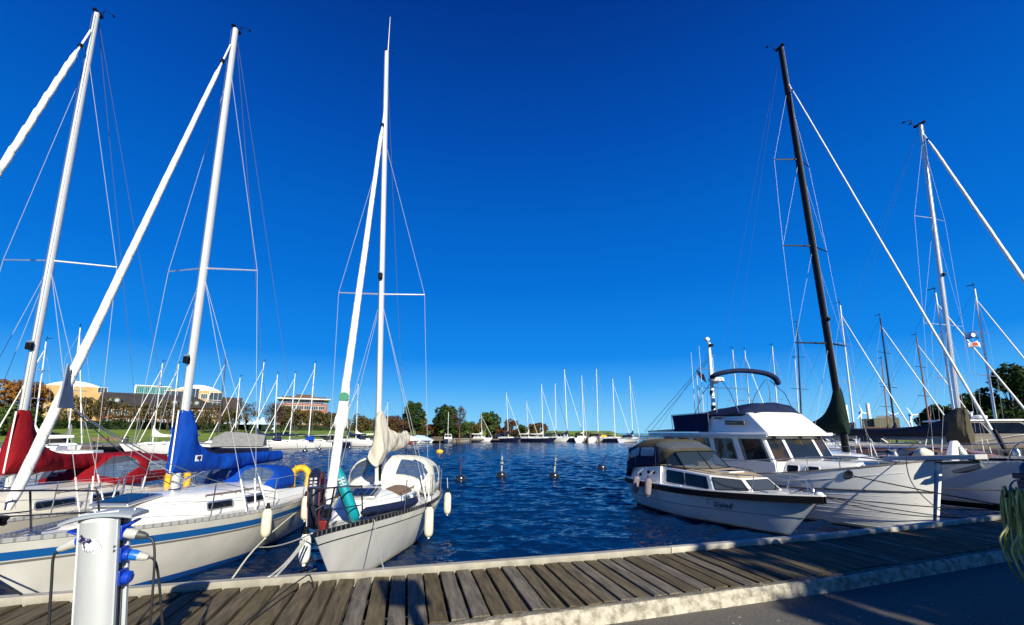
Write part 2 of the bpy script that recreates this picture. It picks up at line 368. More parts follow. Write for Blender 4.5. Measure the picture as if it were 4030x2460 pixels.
# kerb: rough concrete with crumbled edges
conc = mat('mossy_concrete', (.085, .075, .055), .92, vs=9, bump=.8, bs=40, col2=(.19, .175, .14), detail=12, thr=(.35, .65))
conc2 = mat('whitewashed_concrete', (.22, .20, .155), .9, vs=13, bump=1.0, bs=40, col2=(.50, .46, .38), detail=12, thr=(.36, .60))
def kerb():
    b = MB(); rows = []; x = -14.0; r2 = random.Random(3)
    from mathutils import noise as nz
    while x < 30:
        y = along(INN, x); q = []
        for k, (dy, z) in enumerate([(-.012, .70), (-.012, .885), (-.024, .900), (-.045, .905), (-.068, .903), (-.090, .896), (-.108, .882), (-.118, .86), (-.124, .83), (-.130, .795), (-.140, .765)]):
            j = nz.noise(Vector((x * 2.2, k * .55, 0))) * .016 + nz.noise(Vector((x * 9, k * 1.4, 4))) * .010
            q.append((x + j * .3, y + dy - (j if 5 <= k <= 9 else 0), z + (j * .9 if 1 < k < 8 else 0)))
        rows.append(q); x += .045 if -2 < x < 8 else .5
    b.grid(rows, lambda i, j: 1 if j >= 5 else 0); return b.build('kerb', [conc, conc2], kind='structure', angle=60)
kerb()
# quay wall under the kerb
b = MB(); b.grid([[(x, along(INN, x) - .03, -1.5) for x in xs], [(x, along(INN, x) - .03, .74) for x in xs]])
b.build('quay_wall', mat('wet_concrete', (.05, .05, .045), .8, var=.4, vs=3), kind='structure')

plank = attr_mat('weathered_plank', (.120, .094, .052), (.090, .068, .034), (.148, .128, .094), .85, var=.45, vs=5, stretch=(6, .7, 1), bump=.8, bs=14, rot=R(15))
bw = thing('boardwalk', 'weathered plank boardwalk with a pale edge beam running along the quay kerb', 'boardwalk')
b = MB(); x = -8.0; r2 = random.Random(11)
while x < 24:
    wd = .145 + r2.uniform(-.006, .008); th = math.atan2(along(OUT, x + .4) - along(OUT, x - .4), .8); d = Vector((-math.sin(th), math.cos(th), 0)); a = Vector((math.cos(th), math.sin(th), 0))
    p0 = Vector((x, along(INN, x), 0)); 
    # far end: walk along d until the outer line
    L = 1.0
    for _ in range(8): q = p0 + d * L; L += (along(OUT, q.x) - .105 - q.y) / d.y
    zt = .90 + r2.uniform(-.005, .005); s0 = r2.uniform(-.01, .015); tw = r2.uniform(-.006, .006)
    rows = []
    for k in range(9):
        q = p0 + d * (s0 + (L - s0) * k / 8); j = r2.uniform(-.003, .003); j2 = r2.uniform(-.003, .003)
        rows.append([q - a * (wd / 2 + j) + Vector((0, 0, zt - .045)), q - a * (wd / 2 + j) + Vector((0, 0, zt - .004 - tw)), q - a * (wd / 2 - .006) + Vector((0, 0, zt - tw)),
                     q + a * (wd / 2 - .006) + Vector((0, 0, zt + tw)), q + a * (wd / 2 + j2) + Vector((0, 0, zt - .004 + tw)), q + a * (wd / 2 + j2) + Vector((0, 0, zt - .045))])
    b.grid(rows, closed=True, cap=True, r=max(0, min(1, r2.choice([.15, .3, .35, .45, .5, .6, .95, 1.0]) + r2.uniform(-.08, .08))))
    x += (.172 + r2.uniform(-.008, .010)) * math.cos(th)
b.build('planks', plank, bw, angle=30)
b = MB(); xx = -8.6; seg = 0
pale = attr_mat('pale_edge_timber', (.42, .39, .33), (.33, .31, .26), (.50, .47, .41), .8, var=.22, vs=3, stretch=(.6, 8, 1), bump=.5, bs=40)
for x0, x1 in ((-13.9, -8.2), (-8.195, -3.6), (-3.594, 2.02), (2.03, 7.4), (7.406, 12.6), (12.606, 18), (18.006, 29)):
    n = 12; rows = []
    for i in range(n + 1):
        x = lerp(x0, x1, i / n); y = along(OUT, x)
        rows.append([(x, y - .10, .90), (x, y - .10, .955), (x + .001, y - .092, .962), (x, y - .008, .962), (x, y, .955), (x, y, .78), (x, y - .02, .78)])
    b.grid(rows, closed=True, cap=True, r=rnd.random())
b.build('edge_beam', pale, bw)
b = MB()
for off in (.25, .75, 1.15):
    b.grid([[(x, along(INN, x) + off - .03, z) for z in (.70, .85)] + [(x, along(INN, x) + off + .03, z) for z in (.85, .70)] for x in xs if x < 24], closed=True)
b.build('joist', mat('dark_wet_timber', (.02, .016, .012), .8), bw)
b = MB()
for i in range(9):
    x = -7 + i * 3.1; b.tube([(x, along(OUT, x) - .18, -1.5), (x, along(OUT, x) - .18, .80)], .09, 10)
b.build('piles', MATS['dark_wet_timber'], bw, kind='stuff')
# blue plastic tag on the beam
tag(MB().box((-2.45, along(OUT, -2.45) + .003, .93), (.30, .012, .05), math.atan(.25)).build('berth_tag', mat('blue_enamel', (.03, .12, .35), .4)), 'small blue tag strip on the edge beam beneath the white mooring rope', 'tag')

# ------------------------------------------------------------------ power pedestal
px0, py0 = -2.13, 2.42
pg = thing('power_pedestal', 'grey aluminium power pedestal with curved cap and hand and card sticker', 'power pedestal', (px0, py0, .77), R(16)); pg.rotation_euler = (0, R(-5.0), R(16))
albody = mat('brushed_aluminium', (.50, .52, .53), .42, metal=.35, vs=3, col2=(.66, .70, .73), bump=.03, bs=60, stretch=(1, 1, .3), detail=8)
Wd, Dp, Hh = .176, .12, 1.17
sec = []
for k in range(13):
    a = R(-62 + 124 * k / 12); sec.append((math.sin(a) / math.sin(R(62)) * Wd / 2 * .93, -Dp / 2 - .035 * (math.cos(a) - math.cos(R(62))) / (1 - math.cos(R(62)))))
fr = [(-Wd / 2, -Dp / 2 + .018), (-Wd / 2, -Dp / 2 - .002)] + sec + [(Wd / 2, -Dp / 2 - .002), (Wd / 2, -Dp / 2 + .018)]
b = MB(); b.grid([[(x, y, z) for x, y in fr + [(Wd / 2 - .02, -Dp / 2 + .02), (-Wd / 2 + .02, -Dp / 2 + .02)]] for z in (0, .4, .8, Hh)], closed=True, cap=True)
bk = [(x, -y) for x, y in reversed(fr)]
b.grid([[(x, y, z) for x, y in bk + [(-Wd / 2 + .02, Dp / 2 - .02), (Wd / 2 - .02, Dp / 2 - .02)]] for z in (0, .4, .8, Hh)], closed=True, cap=True)
b.build('housing', albody, pg, angle=25)
b = MB(); b.box((0, 0, Hh / 2), (Wd - .05, Dp - .03, Hh - .01)); b.build('recessed_side_panel', mat('anthracite_panel', (.035, .035, .04), .5), pg)
b = MB()
for s in (-1, 1):
    for y in (-.035, .035): b.box((s * (Wd / 2 - .022), y, Hh / 2), (.006, .006, Hh - .02))
b.build('side_rail', alu, pg)
# curved cap
b = MB(); rows = []
for i in range(17):
    u = -1 + i / 8; x = u * .158; zt = Hh + .042 - .028 * u * u; hw = .105 * (1 - .18 * u * u)
    rows.append([(x, -hw, zt - .018), (x, -hw, zt - .006), (x, -hw + .01, zt), (x, 0, zt + .004), (x, hw - .01, zt), (x, hw, zt - .006), (x, hw, zt - .018)])
b.grid(rows, closed=True, cap=True)
cap = b.build('cap', mat('cap_grey_plastic', (.30, .34, .38), .45, var=.06, vs=8), pg)
b = MB(); b.grid([[(x, y * .97, z) for x, y in [(q[0], q[1]) for q in fr[1:-1]]] for z in (Hh, Hh + .045)], closed=True, cap=True); b.build('diffuser', mat('opal_diffuser', (.55, .58, .60), .3), pg)
for sx in (-.1, -.06, .07, .12):
    MB().lathe([(.006, 0), (.005, .004), (.001, .005)], (sx, -.06 if sx * 100 % 2 else .02, Hh + .045 - .028 * (sx / .158) ** 2), 8).build('screw', steel, cap)
# sticker: card held by a hand
def front(x, z, o=0.0):     # point on the curved front
    a = math.asin(max(-1, min(1, x / (Wd / 2 * .93) * math.sin(R(62))))); y = -Dp / 2 - .035 * (math.cos(a) - math.cos(R(62))) / (1 - math.cos(R(62)))
    return Vector((x, y - o, z))
def decal(pts, name, m, par, o):
    cx = sum(p[0] for p in pts) / len(pts); cz = sum(p[1] for p in pts) / len(pts); n = len(pts); b = MB(); rings = []
    for s in (1, .66, .33): rings.append([front(cx + (x - cx) * s, cz + (z - cz) * s, o) for x, z in pts])
    b.grid(rings, 0, True); b.add([front(cx, cz, o)] + rings[-1], [(0, 1 + (i + 1) % n, 1 + i) for i in range(n)])
    return b.build(name, m, par)
S0x, S0z, k = -.022, 1.065, .00064          # pixels of the close-up to metres
def q(pts): return [(S0x + (x - 510) * k * .62, S0z - (y - 500) * k * .62) for x, y in pts]
stw = mat('sticker_white', (.75, .75, .76), .35); stn = mat('sticker_navy', (.022, .018, .085), .3)
st = decal(q([(480, 440), (560, 450), (600, 460), (660, 510), (672, 560), (655, 600), (610, 640), (560, 625), (520, 610), (470, 590), (440, 540), (430, 490)]), 'sticker', stw, pg, .0012)
decal(q([(412, 378), (550, 452), (560, 500), (470, 560), (354, 466)]), 'card', stn, st, .0018)
b = MB(); b.tube([front(x, z, .0032) for x, z in q([(395, 495), (450, 470), (530, 452)])], .0013, 4); b.build('card_stripe', mat('sticker_grey', (.45, .45, .5), .4), st)
decal(q([(470, 500), (490, 482), (530, 500), (560, 480), (590, 470), (640, 520), (650, 570), (610, 600), (560, 590), (500, 560), (480, 530)]), 'hand', stw, st, .0024)
b = MB()
for ln in ([(575, 462), (610, 470), (640, 515), (660, 575)], [(470, 510), (500, 488), (540, 505), (578, 525)], [(476, 545), (480, 590), (500, 590), (512, 560)], [(505, 580), (515, 605), (535, 600), (545, 575)], [(538, 592), (550, 615), (570, 605), (578, 582)], [(572, 590), (590, 600), (607, 625)]):
    b.tube([front(p.x, p.z, .0032) for p in smooth_path([(x, 0, z) for x, z in q(ln)], 4)], .0011, 4)
b.build('hand_outline', stn, st)
for z0, up in ((1.02, 1), (.998, 1)):
    decal([(.075, z0), (.092, z0 + .008), (.075, z0 + .016)] if up else [], 'arrow_mark', mat('mark_grey', (.06, .06, .07), .5), pg, .0012)
# sockets and plugs, on the right side (and one on the left)
bp = mat('blue_socket_plastic', (.005, .045, .42), .35); bp2 = mat('light_blue_plug', (.01, .14, .55), .35); gp = mat('grey_plug_plastic', (.45, .45, .42), .5)
def socket(z, side=1, lid=True, y=0.0):
    X = side * (Wd / 2 - .022)
    b = MB(); b.box((X + side * .012, y, z), (.03, .074, .078)); b.lathe([(.030, 0), (.031, .022), (.026, .026)], (X + side * .026, y, z - .004), 16, axis=(side, 0, -.25))
    so = b.build('socket', bp, pg, bevel=.004)
    if lid:
        q_ = Matrix.Rotation(-side * R(28), 3, 'Y'); MB().box((X + side * .055, y, z + .042), (.062, .066, .012), mtx=q_).build('lid', bp, so, bevel=.004)
    return so
def plug(z, side, col, name='plug', y=0.0):
    X = side * (Wd / 2 + .012); a = Vector((side, 0, -.35)).normalized(); c = Vector((X, y, z - .006))
    o = thing('power_cable', {1: 'black power cable with white plug in the top right pedestal socket', 2: 'black power cable with light blue plug in the middle pedestal socket', 3: 'black power cable with grey plug on the left side of the pedestal'}[name], 'power cable', (px0, py0, .77), R(16), 'power cables plugged into the pedestal'); o.rotation_euler = (0, R(-5.0), R(16))
    MB().lathe([(.026, 0), (.028, .03), (.024, .055), (.022, .056)], c, 16, axis=a).build('plug_collar', col, o)
    MB().lathe([(.023, 0), (.020, .03), (.013, .048), (.012, .05)], c + a * .054, 14, axis=a).build('cable_gland', gp if name == 2 else (mat('dark_grey_plug', (.05, .06, .06), .5) if name == 1 else gp), o)
    return o, c + a * .10
for z in (1.09, .973, .855): socket(z, 1, z > 1)
so = MB(); so.lathe([(.03, 0), (.034, .01), (.033, .03), (.02, .04)], (Wd / 2 + .004, 0, .851), 16, axis=(1, 0, -.2)); so.build('socket_cover', bp, pg)
socket(1.075, -1)
cab = mat('black_cable', (.018, .018, .02), .45)
o, e = plug(1.09, 1, gp, 1, -.01)
tube_obj('cable', smooth_path([e - Vector((.01, 0, 0)), e + Vector((.03, 0, -.03)), e + Vector((.045, -.01, -.15)), e + Vector((.04, -.02, -.45)), e + Vector((.01, 0, -.8)), (.26, .12, .06), (.36, .40, .17), (.42, 1.0, .18), (.66, 1.62, .23), (.72, 1.78, .18), (.74, 1.84, -.1)], 6), .0062, cab, o, 8)
o, e = plug(.973, 1, bp2, 2, .01)
tube_obj('cable', smooth_path([e - Vector((.01, 0, 0)), e + Vector((.025, .01, -.02)), e + Vector((.045, .02, -.12)), e + Vector((.06, .05, -.4)), e + Vector((.07, .1, -.75)), (.34, .3, .08), (.3, .45, .16), (-.2, 1.0, .165)], 6), .0062, cab, o, 8)
o, e = plug(1.08, -1, gp, 3)
tube_obj('cable', smooth_path([e + Vector((.01, 0, 0)), e + Vector((-.02, 0, -.03)), e + Vector((-.022, 0, -.15)), e + Vector((-.015, 0, -.45)), e + Vector((.03, 0, -.8)), (-.12, .2, .06), (-.3, .6, .165)], 6), .0062, cab, o, 8)

# ------------------------------------------------------------------ hose post at the right
hx, hy = 4.63, 3.80
hp = thing('water_post', 'dark blue water post at the right edge of the quay', 'water post', (hx, hy, .75), R(16))
b = MB(); b.box((0, 0, .62), (.17, .17, 1.24)); b.build('column', mat('dark_blue_paint', (.008, .012, .05), .4), hp, bevel=.01)
b = MB(); b.box((0, 0, 1.27), (.20, .20, .05)); b.lathe([(.09, 0), (.085, .06), (.05, .10), (.01, .11)], (0, 0, 1.29), 14); b.build('top', MATS['dark_blue_paint'], hp, bevel=.008)
b = MB(); b.tube([(-.085, 0, 1.15), (-.50, -.01, 1.12)], .012, 8)
rg = [(-.36 + .13 * math.cos(R(a)) * 1.0, -.05, 1.155 + .10 * math.sin(R(a))) for a in range(0, 190, 12)]
b.tube(rg, .007, 6); b.build('hose_bracket', dsteel, hp)
b = MB(); b.lathe([(.03, 0), (.03, .16), (.02, .18)], (-.11, -.1, .62), 10); b.build('tap_housing', white, hp)
hose = attr_mat('green_hose', (.26, .31, .08), (.14, .20, .05), (.50, .50, .20), .35, var=.15, bump=0)
b = MB(); r3 = random.Random(5)
for k in range(17):
    cx = -.405 + r3.uniform(-.05, .04); w_ = r3.uniform(.025, .06) if k < 8 else r3.uniform(.10, .20); y_ = -.02 + r3.uniform(-.09, .07); bot = r3.uniform(.62, .76) if k < 8 else r3.uniform(.42, .62); sk = r3.uniform(-.03, .06)
    top = 1.18 + r3.uniform(-.02, .02); pts = []
    for i in range(20):
        a = 2 * math.pi * i / 20; s = math.sin(a); wx = (.045 if s > 0 else w_) if s > -.1 else w_
        pts.append((cx + sk * (1 - (s + 1) / 2) + wx * math.cos(a) * (1 if s < .3 else 1), y_ + .03 * math.cos(a + k), (top + bot) / 2 + (top - bot) / 2 * s))
    n0 = len(b.r); b.tube(smooth_path(pts + [pts[0]], 3), .0072, 6)
    for j in range(n0, len(b.r)): b.r[j] = (k * .37) % 1
tag(b.build('hose', hose), 'coiled green garden hose hanging on the dark water post', 'hose')
bpy.data.objects['hose'].location = (hx, hy, .75); bpy.data.objects['hose'].rotation_euler = (0, 0, R(16))

# sign post behind the photographer whose shadow falls across the boardwalk
sp = thing('sign_post', 'slim quay sign post standing behind the camera', 'sign', (1.27, -.80, .77))
b = MB(); b.tube([(0, 0, 0), (0, 0, 2.75)], .055, 10); b.build('pole', dsteel, sp)
b = MB(); b.box((0, 0, 2.86), (.40, .06, .34)); b.build('sign_plate', white, sp, bevel=.01)
# ------------------------------------------------------------------ boats: local frame, bow tip at the origin, +Y aft, z = 0 at the waterline
class Hull:
    def __init__(s, L, B, zb, zm, zs, rake=.9, tw=.62, m=.58, pb=1.2, draft=.35, p0=1.15, p1=.42, tr=.25, sag=.62):
        s.L, s.B, s.zb, s.zm, s.zs, s.rake, s.tw, s.m, s.pb, s.draft, s.p0, s.p1, s.tr, s.sg = L, B, zb, zm, zs, rake, tw, m, pb, draft, p0, p1, tr, sag
    def sheer(s, t):
        a = s.sg
        if t < a: return lerp(s.zm, s.zb, ((a - t) / a) ** 1.8)
        return lerp(s.zm, s.zs, ((t - a) / (1 - a)) ** 2)
    def hb(s, t):
        if t < s.m: return s.B / 2 * max(.012, math.sin(math.pi / 2 * t / s.m)) ** s.pb
        return s.B / 2 * (1 - (1 - s.tw) * ((t - s.m) / (1 - s.m)) ** 2.2)
    def pt(s, t, z, side=1, off=0.0):
        zs = s.sheer(t); h = max(0.0, (z + s.draft) / (zs + s.draft)); p = lerp(s.p0, s.p1, min(1, t / .55) ** .8)
        x = s.hb(t) * h ** p; hz = 1 - z / zs
        y = t * s.L + s.rake * hz * (1 - t) ** 4 + s.tr * hz * t ** 8
        return Vector((side * (x + off), y, z))
    def y2t(s, y): return max(0, min(1, y / s.L))
    def edge(s, y, side=1, inset=0.0, up=0.0):
        t = s.y2t(y); return Vector((side * max(.0, s.hb(t) - inset), y, s.sheer(t) + up))

def build_hull(h, par, mats, bands, n=30, name='hull', transom=0, grooves=None):
    """bands: list of (z function of t, material index above it) from the keel up to the sheer"""
    b = MB(); ts = [(i / n) ** 1.25 for i in range(n + 1)]
    for side in (1, -1):
        rows = []
        for t in ts:
            lv = [f(t) for f, _ in bands] + [h.sheer(t)]; row = []; 
            for j in range(len(lv) - 1):
                sub = 4 if lv[j + 1] - lv[j] > .3 else (2 if lv[j + 1] - lv[j] > .12 else 1)
                for k in range(4): row.append((h.pt(t, lerp(lv[j], lv[j + 1], k / 4), side), j))
            row.append((h.pt(t, lv[-1], side), len(lv) - 2)); rows.append(row)
        pts = [[q[0] for q in r_] for r_ in rows]; idx = [q[1] for q in rows[0]]
        if side == -1: pts = [list(r_) for r_ in pts]
        b.grid(pts if side == 1 else pts[::-1], lambda i, j: bands[idx[j]][1])
    # transom
    l = [q for q in [h.pt(1, lerp(-h.draft, h.sheer(1), k / 8), 1) for k in range(9)]]; b.grid([[p, Vector((0, p.y, p.z)), Vector((-p.x, p.y, p.z))] for p in l], transom)
    return b.build(name, mats, par, angle=50)
def build_deck(h, par, m, drop=.03, camber=.05, n=24, t0=.004, name='deck'):
    b = MB(); rows = []
    for i in range(n + 1):
        t = lerp(t0, 1, i / n); w_ = max(.005, h.hb(t) - .015); z = h.sheer(t) - drop
        rows.append([(w_ * u, t * h.L, z + camber * (1 - u * u) * min(1, w_)) for u in (1, .6, .25, 0, -.25, -.6, -1)])
    b.grid(rows); return b.build(name, m, par)
def build_rail(h, par, m, wd=.03, ht=.045, t1=1.0, name='toe_rail', z0=-.01, t0=0.0, off=0.0):
    b = MB()
    for side in (1, -1):
        rows = []
        for i in range(31):
            t = lerp(t0, t1, i / 30); x = h.hb(t) + off; z = h.sheer(t) + z0; y = t * h.L
            rows.append([(side * max(0, x - wd), y, z), (side * max(0, x - wd), y, z + ht), (side * (x + .004), y, z + ht), (side * (x + .004), y, z)])
        b.grid(rows if side == 1 else [r_[::-1] for r_ in rows], closed=True, cap=True)
    return b.build(name, m, par)
def rub(h, par, m, zf, r=.022, name='rubbing_strake', t1=1.0):
    b = MB()
    for side in (1, -1): b.tube([h.pt(lerp(0, t1, i / 30), zf(lerp(0, t1, i / 30)), side, .004) for i in range(31)], r, 6)
    return b.build(name, m, par)

class House:
    """rounded coachroof: half width w(y), height hh(y) above base(y)"""
    def __init__(s, y0, y1, w, hh, base, e=.42, nose=.9): s.y0, s.y1, s.w, s.hh, s.base, s.e, s.nose = y0, y1, w, hh, base, e, nose
    def top(s, u, v):        # u 0..1 across, v 0..1 along
        y = lerp(s.y0, s.y1, v); a = math.pi * (1 - u); c, n = math.cos(a), math.sin(a)
        x = s.w(v) * (abs(c) ** s.e) * (1 if c > 0 else -1); z = s.base(v) + s.hh(v) * (max(0, n) ** s.e) * (1 + .10 * (1 - c * c))
        k = (1 - v) ** 6 * s.nose
        return Vector((x * (1 - .25 * max(0, n) ** s.e * .35), y + k * (max(0, n) ** .8) * .55, z))
    def side(s, sg):
        def f(u, v):         # u = along, v = height fraction
            n = max(.001, v) ** (1 / s.e); c = math.sqrt(max(0, 1 - n * n)); vv = u
            a = math.acos(c); uu = 1 - a / math.pi
            p = s.top(uu if sg > 0 else 1 - uu, vv); return p
        return f
    def build(s, par, m, name='coachroof', n=22):
        b = MB(); b.grid([[s.top(j / 26, i / n) for j in range(27)] for i in range(n + 1)], cap=True); return b.build(name, m, par, angle=45)

def furl(b, a, c, r0, r1, pitch=.42, n=10, seg=.055, amp=.10, dirn=1):
    a, c = Vector(a), Vector(c); L = (c - a).length; d = (c - a) / L; u = d.orthogonal().normalized(); v = d.cross(u); N = int(L / seg); rows = []
    for i in range(N + 1):
        f = i / N; r = lerp(r0, r1, f); 
        if f > .97: r = lerp(r, r * .5, (f - .97) / .03)
        if f < .02: r *= .6 + 20 * f
        row = []
        for k in range(n):
            th = k * 2 * math.pi / n; ph = (th / (2 * math.pi) * dirn + f * L / pitch) % 1.0
            rr = r * (1 - amp / 2 + amp * ph) * (1 + .03 * math.sin(f * L * 3.1 + th))
            row.append(a + d * (f * L) + (u * math.cos(th) + v * math.sin(th)) * rr)
        rows.append(row)
    b.grid(rows, closed=True, cap=True)

def mast_obj(par, foot, top, r, m, n=12, el=1.45, bend=0.0, name='mast', rt=None):
    foot, top = Vector(foot), Vector(top); pts = []
    for i in range(13):
        f = i / 12; pts.append(foot.lerp(top, f) + Vector((0, 1, 0)) * bend * 4 * f * (1 - f) * -1)
    rr = [r if f < 9 else lerp(r, rt or r * .8, (f - 8) / 4) for f in range(13)]
    b = MB(); b.tube(pts, rr, n, el=el, up=(1, 0, 0))
    # luff groove line
    o = b.build(name, m, par, angle=60)
    return o
def masthead(par, top, s=1.0, ant=False):
    top = Vector(top); b = MB(); b.box(top + Vector((0, .02, .02)) * s, (.10 * s, .34 * s, .05 * s)); b.tube([top, top + Vector((0, .22, .10)) * s, top + Vector((0, .24, .38)) * s], .010 * s, 5)
    b.tube([top + Vector((-.18, .35, .34)) * s, top + Vector((0, .24, .38)) * s, top + Vector((.16, .36, .36)) * s], .008 * s, 4); b.box(top + Vector((-.2, .37, .34)) * s, (.05 * s, .09 * s, .04 * s)); b.box(top + Vector((.17, .38, .36)) * s, (.03 * s, .08 * s, .04 * s))
    o = b.build('masthead_fitting', black, par)
    if ant: tube_obj('whip_antenna', [top + Vector((.03, 0, 0)), top + Vector((.03, .02, 2.0 * s))], [.012, .005], white, par, 6)
    return o
def wires(par, name, pairs, r=.0045, m=None):
    for a, c in pairs: tube_obj(name, [a, c], r, m or wire, par, 5)

def sail_cover(par, mast_y, zc, zb, L, top_w, m, drop_k=2.6, tail=.16, aft_z=None, lazy=True, w0=.13, name='sail_cover', mb=None, sd=1, fold=.022, ox=0.0, front=.10, slump=0.0, dx=0.0, skirt=0.0):
    """zc = top of the collar, zb = under side at the mast; the cover sweeps down from the collar to a thin tail along the boom"""
    from mathutils import noise as nz
    b = MB(); rows = []; N = 64
    for i in range(N + 1):
        f = i / N; y = mast_y - front + (L + front) * f
        e = max(0, (f - (front + .10) / (L + front))) ; zt = zb + tail * 1.7 + (zc - zb - tail * 1.7) * (math.exp(-drop_k * e * 3.2) if e > 0 else 1.0)
        zt -= slump * math.sin(f * math.pi) * .5
        zl = zb + (aft_z or 0) * f - .03 * math.sin(f * math.pi) - skirt * math.exp(-(max(0, f - .04) / .11) ** 2)
        if f < .02: zt = lerp(zb + .4 * (zc - zb), zt, f / .02)
        hw = (w0 if f < .12 else lerp(w0 * 1.15, w0 * .75, f)) * (1 - .35 * max(0, (f - .9) / .1)); 
        if e <= 0: hw *= min(1, .55 + .45 * f / max(1e-6, front / (L + front)))
        K = 22; row = []
        for k in range(K):
            a = 2 * math.pi * k / K; cx = math.cos(a); cz = math.sin(a); hgt = (zt - zl) / 2; zz = (zt + zl) / 2 + hgt * (abs(cz) ** .75) * (1 if cz > 0 else -1)
            hfr = (zz - zl) / (zt - zl + 1e-6); bel = (1.25 - .55 * hfr) if hgt > .25 else 1.0
            fold_ = nz.noise(Vector((y * 2.1 + sd * 7, zz * 2.6 - y * 1.3, (1 if cx > 0 else -1) * 3))) * fold + nz.noise(Vector((y * 6 + sd, zz * 3 + y * 4, cx))) * fold * .55 + abs(nz.noise(Vector((y * 1.3 - zz * 2.0, sd, cx * .5)))) * fold
            row.append((ox + dx * f + (hw * bel + fold_) * cx, y + nz.noise(Vector((zz * 3, y, sd))) * .01, zz))
        rows.append(row)
    b.grid(rows, closed=True, cap=True); o = b.build(name, m, par, angle=70); return o

def bimini(par, y0, y1, y2, w0, w1, z0, h0, h1, m, name='sprayhood', win=None, e=.5, base_drop=0.0, frame_m=None, cut=1.0, whole=False):
    """folding hood: low at y0, rises to h0 at y1, runs back to y2 at h1"""
    def arch(u, y, w_, z, hh, e_=e):
        a = math.pi * (1 - u); c, n = math.cos(a), math.sin(a)
        return Vector((w_ * abs(c) ** e_ * (1 if c > 0 else -1), y, z + hh * max(0, n) ** e_))
    def S(u, v):
        if v < .5:
            f = v * 2; g = math.sin(f * math.pi / 2); return arch(u, lerp(y0 + .35 * abs(2 * u - 1) ** 2.5 * (1 - f), y1, f), lerp(w0, w1, f ** .6), z0 - base_drop * f, max(.02, h0 * (.06 + .94 * g)), lerp(.75, e, f))
        f = (v - .5) * 2; return arch(u, lerp(y1, y2, f), w1, z0 - base_drop, lerp(h0, h1, f * f))
    n, mm_ = 32, 48; V_ = [S(j / mm_, i / n) for i in range(n + 1) for j in range(mm_ + 1)]; inw = {}
    for i in range(n):
        for j in range(mm_):
            uu, vv = (j + .5) / mm_, (i + .5) / n; w_i = -1
            for k, (u0, u1, v0, v1) in enumerate(win or ()):
                if abs((uu - (u0 + u1) / 2) / ((u1 - u0) / 2)) ** 5 + abs((vv - (v0 + v1) / 2) / ((v1 - v0) / 2)) ** 5 < 1: w_i = k
            inw.setdefault(w_i, []).append((i * (mm_ + 1) + j, i * (mm_ + 1) + j + 1, (i + 1) * (mm_ + 1) + j + 1, (i + 1) * (mm_ + 1) + j))
    def sub_(fs): 
        ids = sorted({q for f in fs for q in f}); mp_ = {q: k for k, q in enumerate(ids)}; return [V_[q] for q in ids], [tuple(mp_[q] for q in f) for f in fs]
    o = MB().add(*sub_(inw[-1])).build(name, m, par, angle=60); so = o.modifiers.new('thick', 'SOLIDIFY'); so.thickness = .012
    for k in inw:
        if k >= 0: MB().add(*sub_(inw[k])).build('window', vin, o, angle=60)
    return o, S

